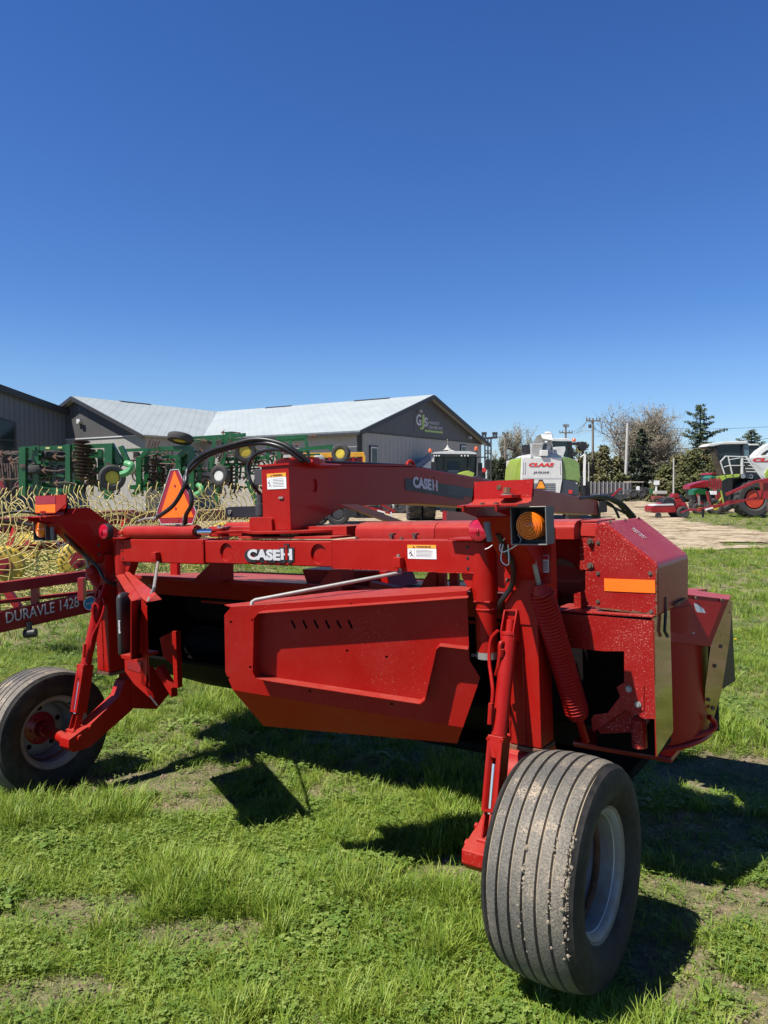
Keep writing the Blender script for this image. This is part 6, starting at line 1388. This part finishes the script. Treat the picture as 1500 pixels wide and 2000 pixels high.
c = L(1449, 1003); wheel_far(t, V((c.x, -1.0, .95)), (0, 1, 0), .95, .75, mat('orange_red_rim', (.55, .05, .02), .4), 20, .52)
c = L(1570, 1003); wheel_far(t, V((c.x, -1.0, .7)), (0, 1, 0), .7, .6, mat('orange_red_rim', (.55, .05, .02), .4), 18, .52)
pb('chassis', BLK, t, L, 1430, 934, 1560, 985, -.5, .7)
# --- cab of another harvester behind
t, L = thing('harvester', 1475, 50, 'harvester mostly hidden behind the side-view one, only its white-roofed cab showing', 'harvester')
pp('cab_roof', OFFW, t, L, [(1461, 870), (1464, 867), (1482, 867), (1483, 870)], 0, 1.8, .03); pp('cab', GLASS, t, L, [(1463, 870), (1482, 870), (1480, 895), (1463, 895)], .1, 1.6)
pb('body', OFFW, t, L, 1464, 895, 1520, 960, .2, 2.2, .05)
for u in (1475, 1512): c = L(u, 945); wheel_far(t, V((c.x, 0, .8)), (0, 1, 0), .8, .6, DGREY)
# --- red-hooded tractor and green one behind the mower
t, L = thing('tractor', 1368, 44, 'red-bonneted tractor parked behind the zero-turn mower, left of the side-view harvester', 'tractor')
pp('bonnet', REDB, t, L, [(1346, 956), (1347, 949), (1358, 944), (1385, 938), (1386, 952), (1360, 954)], -.5, 1.0, .05)
pp('cab_roof', REDB, t, L, [(1387, 927), (1391, 923.5), (1404, 923.5), (1407, 927)], -.6, 1.4, .03); pp('cab', GLASS, t, L, [(1388, 927), (1406, 927), (1406, 950), (1386, 950)], -.5, 1.3)
pb('chassis', BLK, t, L, 1350, 953, 1406, 975, -.3, .5)
for u, R_ in ((1352, .5), (1396, .8)): c = L(u, 990); wheel_far(t, V((c.x, -.8, R_)), (0, 1, 0), R_, .45, REDB, 14)
part('beacon', AMBER, t, lambda b: b.cyl(L(1402, 923), L(1402, 915), .07, n=10))
t, L = thing('green_tractor', 1370, 41, 'low green machine squeezed between the red-bonneted tractor and the zero-turn mower', 'tractor')
pp('hood', GRN, t, L, [(1354, 967), (1356, 957), (1365, 954), (1380, 956), (1381, 966)], 0, .8, .03); pp('cab_roof', mat('teal_green_paint', (.03, .16, .09), .4), t, L, [(1387, 934), (1392, 929), (1405, 930), (1408, 935)], 0, 1)
bars('roof_post', GRN, t, L, [(1389, 934, 1388, 960, 0, .06), (1406, 934, 1406, 960, 0, .06)]); pb('chassis', BLK, t, L, 1358, 966, 1406, 980, .1, .6)
for u, R_ in ((1362, .32), (1394, .45)): c = L(u, 990); wheel_far(t, V((c.x, -.1, R_)), (0, 1, 0), R_, .3, JYEL, 12)
# --- zero-turn mower
t, L = thing('zero_turn_mower', 1312, 37, 'red zero-turn lawn mower standing on the gravel, engine side towards the green island', 'lawn mower')
pp('mower_deck', REDB, t, L, [(1273, 990), (1275, 988), (1318, 986), (1322, 998), (1318, 1001), (1277, 1002), (1272, 999)], -.5, 1.0, .03)
pp('deck_top', LGREY, t, L, [(1276, 988), (1284, 985), (1316, 984), (1316, 987)], -.52, .9); pp('chassis', REDB, t, L, [(1287, 984), (1300, 978), (1330, 974), (1342, 990), (1336, 998), (1318, 992)], -.2, .7, .03)
pp('engine', BLK, t, L, [(1292, 984), (1296, 975), (1305, 972), (1318, 976), (1320, 986)], -.25, .6, .05); pb('engine_shroud', DGREY, t, L, 1298, 971, 1315, 977, -.2, .3, .04)
pp('seat', REDB, t, L, [(1312, 973), (1316, 964), (1326, 964), (1328, 973)], 0, .5, .04); pp('seat_back', BLK, t, L, [(1326, 980), (1329, 967), (1334, 966), (1340, 984)], 0, .5, .04)
pp('fender', REDB, t, L, [(1333, 985), (1340, 982), (1346, 995), (1343, 1003), (1338, 1003)], -.45, .3, .03)
c = L(1325, 1003); wheel_far(t, V((c.x, -.55, .30)), (0, 1, 0), .30, .26, DGREY, 0, .55); c = L(1277, 1003); wheel_far(t, V((c.x, -.6, .15)), (0, 1, 0), .15, .1, DGREY)
c = L(1325, 1003); wheel_far(t, V((c.x, .55, .30)), (0, 1, 0), .30, .26, DGREY, 0, .55)
bars('control_lever', BLK, t, L, [(1322, 978, 1318, 964, .1, .04), (1300, 980, 1288, 986, -.3, .04)])
t, L = thing('roller_implement', 1289, 44, 'small rust-red box-shaped implement lying on the gravel left above the zero-turn mower', 'implement')
pb('housing', mat('rust_red_paint', (.22, .05, .04), .7), t, L, 1278, 969, 1299, 976, 0, .6, .02); part('roller', BLK, t, lambda b: b.cyl(L(1278, 975.5, -.05), L(1298, 975.5, -.05), .06, n=12))
# --- red disc mower / harrow tow frame at the right edge
t, L = thing('disc_harrow', 1440, 30, 'dark red drawn disc implement at the right edge, drawbar and jack pointing left', 'implement')
bars('drawbar', REDB, t, L, [(1345, 997, 1392, 989, -.4, .06), (1362, 998, 1420, 985, -.2, .07), (1392, 989, 1485, 971, -.2, .09), (1405, 981, 1496, 973, .4, .07)])
bars('lift_arm', REDB, t, L, [(1418, 966, 1474, 941, -.3, .10), (1474, 941, 1502, 937, -.3, .10), (1330, 1001, 1350, 993, -.4, .05)])
pp('mast', REDB, t, L, [(1488, 936), (1500, 934), (1530, 940), (1530, 975), (1490, 972), (1492, 955)], -.2, .3, .02); pb('mast_block', REDB, t, L, 1493, 958, 1530, 974, -.3, .3)
pp('warning_stripe', WHITE, t, L, [(1376, 994), (1392, 990), (1393, 993), (1378, 997)], -.48, .01)
bars('jack', BLK, t, L, [(1372, 985, 1373, 1011, -.3, .07)]); bars('jack_handle', ZINC, t, L, [(1365, 968, 1366, 987, -.1, .06)])
bars('hose', HOSE, t, L, [(1385, 960, 1390, 985, -.1, .04), (1390, 985, 1400, 990, -.1, .04), (1466, 950, 1478, 960, -.4, .04), (1478, 960, 1482, 972, -.4, .04)])
for i, (u, v) in enumerate([(1362, 965), (1380, 960), (1396, 955), (1404, 962), (1386, 975)]): bars('tine_arm', REDB, t, L, [(u, v, u + 5, v + 20, .5, .07)])
pp('white_canister', WHITE, t, L, [(1389, 959), (1400, 959), (1400, 966), (1389, 966)], 0, .2); bars('rack_post', REDB, t, L, [(1388 + k * 4, 934 + (k % 2) * 2, 1387 + k * 4, 955, .8, .05) for k in range(6)])
for i in range(3): c = L(1499 + i * 16, 990, -.6 + i * .3); part('disc_blade', STEEL, t, lambda b: b.lathe(c, (1, -.35, 0), [(-.03, .0), (-.02, .16), (.03, .27), (.035, .27), (-.01, .15), (-.02, 0)], 24))
bars('yellow_lever', LIME, t, L, [(1408, 958, 1413, 984, .3, .05), (1398, 985, 1410, 972, .3, .05)])
# dark-wheeled equipment just past the harvester tail
t, L = thing('roller_packer', 1185, 40, 'dark roller implement lying low in front of the fence, red strut at its right', 'implement')
part('roller', DGREY, t, lambda b: b.cyl(L(1150, 970), L(1165, 969), .16, n=14)); bars('frame', DGREY, t, L, [(1160, 972, 1215, 960, 0, .14), (1150, 976, 1225, 972, 0, .14), (1175, 966, 1230, 968, .5, .12)]); bars('red_strut', REDB, t, L, [(1190, 976, 1208, 956, -.3, .08), (1208, 956, 1214, 955, -.3, .1)])
bars('guard_fin', REDB, t, L, [(1131 + 2.4*k, 962, 1131 + 2.4*k, 974, -.4, .03) for k in range(5)])
# --- implements and pickup seen through the gap under the tongue
t, L = thing('pickup_truck', 772, 42, 'pale pickup truck glimpsed under the tongue, one dark wheel showing', 'truck')
pp('body', OFFW, t, L, [(740, 993), (742, 980), (770, 976), (800, 976), (802, 995)], 0, 1.8, .05); pp('cab', GLASS, t, L, [(750, 978), (756, 970), (785, 970), (792, 977)], .1, 1.6)
for u in (783, 752): c = L(u, 1000); wheel_far(t, V((c.x, -.02, .40)), (0, 1, 0), .40, .28, DGREY)
t, L = thing('hay_mower', 730, 27, 'folded black and red implement seen under the tongue, with a pale jack leg', 'implement')
bars('frame_bar', REDB, t, L, [(690, 984, 765, 1003, 0, .08), (738, 981, 772, 1000, .3, .09), (700, 990, 748, 994, .4, .07), (725, 978, 742, 984, .3, .07)]); bars('jack_leg', LGREY, t, L, [(764, 1000, 764, 1019, -.1, .06)])
pp('canvas_guard', BLK, t, L, [(690, 988), (735, 985), (752, 1002), (745, 1012), (690, 1012)], .5, .6, .05); pp('canvas_guard', BLK, t, L, [(670, 985), (692, 983), (700, 1010), (672, 1012)], .3, .6, .05)
bars('stripe_bar', WHITE, t, L, [(737, 997, 752, 1001, -.08, .05)])
t, L = thing('white_car', 1000, 75, 'small dark car far off behind the tongue tip, left of the white harvester', 'car')
pp('body', DGREY, t, L, [(985, 948), (990, 944), (1008, 943), (1016, 948), (1016, 952), (985, 952)], 0, 1.6, .05); pp('cab', GLASS, t, L, [(990, 945), (994, 941), (1006, 941), (1010, 945)], .1, 1.4)
for u in (990, 1011): c = L(u, 950); wheel_far(t, V((c.x, 0, .32)), (0, 1, 0), .32, .2, DGREY)
for i, (u, v, w_) in enumerate([(974, 944, 9), (1001, 942, 8), (943, 917, 14)]):
    t, L = thing('red_implement', u, [48, 46, 44][i], ['small bright red implement behind the tongue, left of the harvester tail', 'small bright red implement touching the left side of the white harvester', 'small orange-red implement under the mirror of the lime tractor'][i], 'implement', 'small red implements on the far gravel')
    pp('hopper', mat('bright_red_paint', (.62, .05, .05), .4), t, L, [(u - w_*.5, v + 4), (u - w_*.4, v - 1), (u, v - 4), (u + w_*.5, v - 2), (u + w_*.5, v + 5), (u, v + 6)], 0, .7, .03); pb('stand', BLK, t, L, u - w_*.3, v + 4, u + w_*.3, v + 18, .1, .5)
# --- manure spreader
t, L = thing('manure_spreader', 640, 30, 'yellow-topped red spreader box behind the green cultivator wing, right of the hitch post', 'spreader')
pp('side_rail', YEL if False else mat('amber_yellow_paint', (.70, .36, .03), .45), t, L, [(580, 885), (711, 883), (712, 892), (580, 896)], -.1, .25, .02)
pp('box', REDB, t, L, [(580, 896), (711, 893), (711, 912), (700, 922), (580, 922)], 0, 2.2, .03)
bars('box_rib', REDB, t, L, [(u, 893, u, 921, -.08, .10) for u in (600, 622, 644, 668, 690, 709)]); bars('corner_post', mat('amber_yellow_paint', (.70, .36, .03), .45), t, L, [(663, 892, 664, 912, -.12, .12), (711, 890, 711, 915, -.1, .1)])
part('tarpaulin_roll', LGREY, t, lambda b: b.lathe(L(623, 899, -.3), (0, 1, .25), [(0, .10), (.02, .22), (.04, .24), (.06, .22), (.08, .1)], 20))
pb('chassis', BLK, t, L, 590, 920, 700, 935, .5, 1.5)
for u in (620, 660): c = L(u, 945); wheel_far(t, V((c.x, .1, .5)), (0, 1, 0), .5, .4, DGREY)

# --- folded green field cultivators
def cultivator(u0, D, label, verts, horis, diags, wheels_, discs, ranks, seed, name='field_cultivator', spots=()):
    rnd = random.Random(seed); t, L = thing(name, u0, D, label, 'cultivator', 'green cultivators folded up behind the rake')
    th_ = lambda q: [s_[:5] + (s_[5] * .92,) for s_ in q]
    bars('upright_tube', GRN, t, L, th_(verts)); bars('cross_tube', GRN, t, L, th_(horis)); bars('brace', GRN, t, L, th_(diags))
    us = [q[0] for q in verts]; lo_u, hi_u = min(us), max(us)
    for k in range(92):    # tine carriers, springs and rusty teeth filling the folded frame
        u = rnd.uniform(lo_u, hi_u); v = rnd.uniform(880, 962); dy = rnd.uniform(.3, 1.4); q = rnd.random()
        if q < .25: bars('carrier', GRN, t, L, [(u, v, u + rnd.uniform(14, 40), v + rnd.uniform(-3, 3), dy, .07)])
        elif q < .45: bars('carrier', GRN, t, L, [(u, v - 14, u + rnd.uniform(-3, 3), v + 16, dy, .07)])
        else:
            p0 = L(u, v, dy); d_ = rnd.choice((-1, 1)); part('spring_tooth', STEEL, t, lambda b: b.tube([p0, p0 + V((d_ * .14, 0, .12)), p0 + V((d_ * .36, 0, .07)), p0 + V((d_ * .44, 0, -.14)), p0 + V((d_ * .34, 0, -.32))], .03, 5, smooth=3))
    for (u, v, dy, R_, W_, ax, rm) in wheels_: wheel_far(t, L(u, v, dy), ax, R_, W_, rm, 0, .5)
    for (u, va, vb, n, dy, R_) in discs:
        part('gang_shaft', STEEL, t, lambda b: b.bar(L(u, va, dy), L(u, vb, dy), .10, .10))
        for k in range(n):
            c = L(u + rnd.uniform(-1, 1), va + (vb - va) * (k + .5) / n, dy); part('disc_blade', STEEL, t, lambda b: b.lathe(c, (rnd.uniform(-.08, .08), .12, 1), [(0, 0), (.03, R_ * .6), (.07, R_), (.075, R_), (.035, R_*.6), (.01, 0)], 18))
    for (ua, ub, v, dy, s_) in ranks:    # shank sticking out sideways with its sweep
        p0, p1 = L(ua, v, dy), L(ub, v + rnd.uniform(-2, 2), dy); mid = p0.lerp(p1, .5) + V((0, 0, rnd.uniform(-.06, .06)))
        sh_ = part('shank', STEEL, t, lambda b: b.tube([p0, mid, p1], .028, 5)); d = (p1 - p0).normalized()
        part('sweep', mat('rusty_sweep', (.22, .11, .07), .7, 0, .3, 6), sh_, lambda b: b.prism([p1 + d * .10, p1 + V((-d.x * .08, 0, .13)), p1 + V((-d.x * .05, 0, .10)), p1 - d*.0, p1 + V((-d.x * .05, 0, -.10)), p1 + V((-d.x * .08, 0, -.13))], (0, .02, 0)))
    for (u, v, dy) in spots: part('yellow_reflector', mat('pale_yellow_reflector', (.75, .65, .25), .4), t, lambda b: b.box(tuple(L(u - 4, v + 1.6, dy)), tuple(L(u + 4, v - 1.6, dy) + V((0, .01, 0)))))
    for k in range(26):   # clamps and cylinders
        u = rnd.choice(verts)[0] + rnd.uniform(-2, 2); v = rnd.uniform(880, 955); c = L(u, v, rnd.uniform(-.1, .2)); r = rnd.uniform(.04, .09)
        part('clamp', GRN if k % 3 else STEEL, t, lambda b: b.box((c.x - r, c.y - r, c.z - r * .7), (c.x + r, c.y + r, c.z + r * .7)))
    return t, L
UPZ = (.05, .1, 1)
v1 = [(46, 874, 46, 968, 0, .22), (72, 871, 72, 965, .2, .20), (78, 876, 78, 945, .8, .10), (134, 868, 134, 968, -.1, .16), (156, 876, 156, 965, .6, .16), (214, 867, 213, 975, 0, .26), (196, 878, 198, 960, .8, .16), (178, 890, 178, 950, 1.0, .12)]
h1 = [(42, 876, 70, 876, .1, .12), (80, 876, 216, 870, .1, .14), (42, 948, 135, 943, .5, .12), (76, 907, 132, 905, .5, .10), (80, 955, 130, 958, -.2, .12), (175, 892, 215, 889, .4, .12), (150, 918, 215, 916, .6, .12)]
d1_ = [(80, 953, 118, 966, -.2, .12), (55, 940, 80, 946, .2, .12), (216, 868, 236, 905, .1, .20), (236, 872, 250, 902, .2, .16), (216, 902, 250, 905, .2, .2), (56, 900, 72, 908, .2, .1)]
w1 = [(106, 890, .6, .40, .26, UPZ, JYEL), (75, 919, .3, .42, .26, UPZ, JYEL), (219, 933, -.4, .40, .28, (-.45, 1, 0), JYEL)]
ds1 = [(160, 864, 942, 12, -.2, .26), (175, 880, 930, 8, .6, .2)]
rk1 = [(68, 24, 906, .0, 1), (130, 86, 917, -.1, 1), (135, 108, 889, -.1, 1), (148, 110, 945, -.2, 1), (42, 6, 936, .2, 1), (160, 138, 905, 0, 1), (40, 2, 884, .5, 1), (60, 20, 898, .4, 1), (186, 160, 925, .2, 1), (196, 172, 940, .1, 1)]
ct, L = cultivator(130, 23, 'left green folded cultivator with a vertical stack of black discs and yellow reflectors on top', v1, h1, d1_, w1, ds1, rk1, 5, spots=[(93, 875, -.05), (117, 874, -.05), (93, 942, .3)])
part('wheel_arm', mat('bright_green_edge', (.10, .35, .14), .35), ct, lambda b: b.tube([L(236, 927, -.6), L(250, 922, -.6), L(257, 914, -.6), L(256, 908, -.6), L(246, 905, -.5)], .10, 8, smooth=4))
v2 = [(272, 893, 272, 958, 0, .20), (286, 885, 285, 950, .4, .12), (330, 888, 330, 930, .6, .14), (350, 890, 349, 925, .0, .20), (362, 876, 363, 955, .3, .20), (374, 880, 374, 960, -.1, .22), (310, 905, 309, 950, .8, .10), (420, 852, 412, 915, -.1, .12), (392, 885, 388, 960, .2, .14)]
h2 = [(240, 880, 305, 877, .2, .12), (300, 877, 372, 873, .0, .14), (318, 893, 350, 892, .0, .12), (255, 952, 300, 948, .3, .16), (374, 856, 450, 851, .4, .12), (295, 902, 345, 904, .6, .1)]
d2_ = [(276, 893, 290, 878, -.1, .16), (350, 892, 372, 872, -.1, .18), (372, 874, 382, 902, -.1, .2), (258, 968, 285, 950, .1, .16), (372, 900, 390, 918, 0, .14)]
w2 = [(352, 856, -.2, .44, .26, (.12, .25, 1), JYEL), (430, 929, -.5, .36, .26, (.35, 1, 0), OFFW)]
rk2 = [(300 + k * 6, 318 + k * 6 + (k % 3) * 4, 890 + k * 7.5, .3, 1) for k in range(9)] + [(376, 398, 862, 0, 1), (380, 392, 880, 0, 1), (260, 244, 925, .3, 1), (270, 248, 900, .4, 1), (384, 404, 938, .1, 1), (300, 282, 918, .5, 1)]
ct, L = cultivator(330, 26, 'middle green folded cultivator with one tyre lying flat on top of its frame', v2, h2, d2_, w2, [(300, 898, 955, 9, .4, .16), (318, 905, 950, 6, .9, .16)], rk2, 6)
part('wheel_arm', mat('bright_green_edge', (.10, .35, .14), .35), ct, lambda b: b.tube([L(378, 968, -.6), L(390, 962, -.6), L(394, 954, -.6), L(386, 947, -.5)], .09, 8, smooth=4))
for k in range(4): pass
part('rolling_basket', STEEL, ct, lambda b: [b.bar(L(288 + k*6, 876, -.2), L(292 + k*6, 861, -.2), .06, .06) for k in range(4)] + [b.bar(L(291, 861, -.2), L(312, 863, -.2), .05, .05)])
v3 = [(444, 848, 434, 915, 0, .16), (463, 864, 462, 955, .5, .12), (438, 855, 430, 965, .2, .14), (500, 878, 500, 905, .4, .12), (543, 852, 544, 895, .3, .14), (565, 852, 572, 892, 0, .12), (596, 852, 604, 897, 0, .12), (420, 930, 424, 985, -.2, .14), (524, 870, 523, 905, .6, .12)]
h3 = [(372, 862, 480, 849, 0, .14), (538, 856, 600, 852, 0, .14), (430, 897, 520, 894, .3, .14), (535, 862, 600, 858, .5, .10), (540, 878, 600, 880, .5, .12), (590, 878, 650, 872, -.1, .16), (425, 908, 480, 906, .5, .12), (450, 858, 540, 870, .6, .1)]
d3_ = [(440, 846, 475, 852, -.2, .12), (468, 876, 500, 868, -.3, .14), (640, 874, 662, 884, -.2, .14), (576, 888, 592, 876, 0, .10), (410, 912, 428, 930, -.2, .2), (598, 876, 580, 880, 0, .12), (484, 940, 502, 985, -.2, .18)]
w3 = [(478, 882, -.5, .42, .28, (-.25, 1, 0), JYEL), (666, 886, -.4, .36, .26, (.30, 1, 0), JYEL)]
rk3 = [(470, 436, 846, 0, 1), (600, 612, 852, 0, 1), (420, 408, 866, 0, 1), (565, 580, 870, .2, 1), (500, 488, 897, .4, 1), (452, 440, 900, .4, 1), (470, 490, 905, .4, 1), (444, 460, 922, .5, 1), (540, 562, 884, .4, 1), (520, 500, 876, .5, 1), (456, 476, 934, .4, 1), (436, 452, 945, .4, 1)]
ct, L = cultivator(520, 28, 'right green folded cultivator wing whose yellow-hubbed wheel sticks out over the tongue', v3, h3, d3_, w3, [(452, 905, 955, 7, .6, .16)], rk3, 7)
# rusty harrow at the far left
t, L = thing('tine_harrow', 20, 27, 'rusty brown tined implement at the left edge in front of the showroom', 'implement')
bars('frame_bar', STEEL, t, L, [(-10, 884, 42, 883, .3, .10), (-10, 900, 34, 899, .3, .09), (-10, 920, 42, 918, 0, .10), (3, 880, 3, 965, 0, .12), (17, 880, 17, 960, .2, .12), (-8, 934, 42, 932, 0, .1)])
for k in range(9): bars('tine', STEEL, t, L, [(-6 + k * 5, 905, -4 + k * 5, 922 + (k % 3) * 8, -.1, .05)])
bars('red_bracket', REDB, t, L, [(2, 940, 8, 955, -.3, .12), (30, 945, 44, 958, -.3, .1)]); pb('white_cover', OFFW, t, L, -10, 884, 20, 886.5, -.1, .4)

# --- yellow-tined wheel rake
RK = empty('wheel_rake', pt(150, 945, 7.4) * 1, 0, 'red hay rake with yellow-tined wheels behind the left wheel, lettered on its lower rail', 'hay rake')
RK.location.z = gh(RK.location.x, RK.location.y); RO = RK.location.copy()
def RL(u, v, D): return pt(u, v, D) - RO
def rake_wheel(c, R_, nrm_, seed, n=42, parent=RK):
    rnd = random.Random(seed); w_ = bpy.data.objects.new('rake_wheel', None); C.objects.link(w_); w_.parent = parent; w_.location = c; w_.empty_display_size = .1
    a = V(nrm_).normalized(); u_ = V((0, 0, 1)).cross(a).normalized(); v_ = a.cross(u_)
    b = mb(); rh = R_ * .27
    b.lathe((0, 0, 0), a, [(.05, R_*.10), (.055, rh*.8), (.03, rh), (.018, rh), (.038, rh*.8), (.03, R_*.10)], 40, close=True)
    for k in range(20):
        q = 2 * math.pi * k / 20; p_ = (u_ * math.cos(q) + v_ * math.sin(q)) * rh * .86; b.cyl(p_ + a * .045, p_ + a * .062, .011, n=6)
    b.build('wheel_disc', YEL, w_)
    b = mb(); b.cyl(-a * .02, a * .065, R_ * .115, n=24); b.cyl(a * .065, a * .10, .035, n=12); b.build('hub', REDB, w_)
    b = mb()
    for k in range(n):
        q = 2 * math.pi * k / n + rnd.gauss(0, .012); e1 = u_ * math.cos(q) + v_ * math.sin(q); e2 = -u_ * math.sin(q) + v_ * math.cos(q); f = 1 + rnd.gauss(0, .02)
        b.tube([e1 * rh * .9 + a * .01, e1 * (R_ * .62) - e2 * .02 * f + a * .015, e1 * (R_ * .80) + e2 * .02 + a * .02, e1 * (R_ * .86 * f) + e2 * (R_ * .13), e1 * (R_ * .92 * f) + e2 * (R_ * .20), e1 * (R_ * 1.06 * f) + e2 * (R_ * .20) - a * .02], .0054, 5, smooth=3)
    b.build('tines', TINE, w_, angle=180); 
    b = mb(); ring_ = [(u_ * math.cos(2*math.pi*k/48) + v_ * math.sin(2*math.pi*k/48)) * R_ * .56 + a * .02 for k in range(49)]; b.tube(ring_, .006, 5); b.build('spacer_ring', TINE, w_)
    return w_
for i, (u, v, D, nx_) in enumerate([(-75, 1112, 6.5, .25), (8, 1105, 7.0, .25), (152, 1094, 7.5, .28), (232, 1070, 8.3, .3), (306, 1062, 9.0, .3), (372, 1054, 9.6, .3), (436, 1046, 10.3, .3), (492, 1040, 11.0, .3), (60, 1066, 9.2, -.5), (-20, 1078, 8.6, -.5), (140, 1056, 9.8, -.5)]):
    rake_wheel(RL(u, v, D), .70, (nx_ + .1, -1, .08), 60 + i)
def rbar(name, u0, v0, D0, u1, v1, D1, w_, h_, m=REDB): return part(name, m, RK, lambda b: b.bar(RL(u0, v0, D0), RL(u1, v1, D1), w_, h_), .004)
rbar('wheel_beam', -40, 1030, 7.6, 258, 1008, 9.4, .14, .16); rbar('wheel_beam', 240, 1012, 9.2, 560, 1002, 12.5, .14, .15); rbar('wheel_beam', -40, 1080, 8.2, 240, 1052, 9.0, .08, .08)
rbar('top_rail', -30, 1152, 5.75, 196, 1120, 6.35, .07, .085); rbar('middle_rail', -30, 1179, 5.8, 196, 1154, 6.4, .04, .03)
rl_ = rbar('lettered_rail', -30, 1221, 5.72, 204, 1170, 6.35, .06, .165)
for (u, va, vb) in ((69, 1143, 1185), (-8, 1150, 1195), (160, 1128, 1172)): rbar('rail_upright', u, va, 6.0, u, vb, 6.0, .05, .06)
rbar('rail_brace', 5, 1143, 6.0, 40, 1190, 6.0, .04, .06)
ra, rb_ = RL(9, 1216, 5.825), RL(152, 1183, 6.21); rd = (rb_ - ra).normalized(); ru = (V((0, 0, 1)) - rd * rd.z).normalized(); rn = rd.cross(ru).normalized(); rn = rn if rn.y < 0 else -rn
text('rail_lettering', 'DURAVLE 1428', ra + rn * .046, rd, ru, (rb_ - ra).length, .085, LGREY, rl_, .002, .0, shear=.18)
c = RL(172, 1177, 6.265) + rn * .046; part('round_badge', mat('blue_badge', (.04, .22, .42), .4), rl_, lambda b: b.lathe(c, rn, [(0, .055), (.003, .055)], 28)); part('badge_rim', LGREY, rl_, lambda b: b.lathe(c, rn, [(0, .050), (.004, .050), (.004, .058), (0, .058)], 28, close=True))
text('badge_lettering', 'ENO', c - rd * .035 - ru * .01 + rn * .004, rd, ru, .07, .022, LGREY, rl_, .001, .02)
part('support_wheel_fork', BLK, RK, lambda b: (b.cyl(RL(48, 1238, 5.9), RL(70, 1236, 5.9), .035, n=12), b.cyl(RL(56, 1215, 5.9), RL(58, 1240, 5.9), .025, n=8)))
part('hydraulic_hose', HOSE, RK, lambda b: b.tube([RL(-10, 1010, 6.9), RL(30, 1000, 7.0), RL(70, 1003, 7.0), RL(110, 1020, 7.2)], .014, 6, smooth=4))
part('hydraulic_hose', HOSE, RK, lambda b: b.tube([RL(-10, 1018, 6.9), RL(40, 1022, 7.0), RL(80, 1030, 7.0)], .014, 6, smooth=4))
part('valve_cluster', DGREY, RK, lambda b: b.box(tuple(RL(78, 1133, 6.3)), tuple(RL(98, 1125, 6.3) + V((0, .06, 0)))), .005)
# deeper shanks for wheels to the beam
for (u, v, D, u1, v1, D1) in [(8, 1105, 7.1, 30, 1028, 7.9), (152, 1094, 7.6, 165, 1020, 8.6), (232, 1070, 8.4, 240, 1014, 9.2), (306, 1062, 9.1, 318, 1010, 10), (372, 1054, 9.7, 385, 1008, 10.8), (436, 1046, 10.4, 450, 1005, 11.5)]: rbar('wheel_arm', u, v, D, u1, v1, D1, .05, .05)
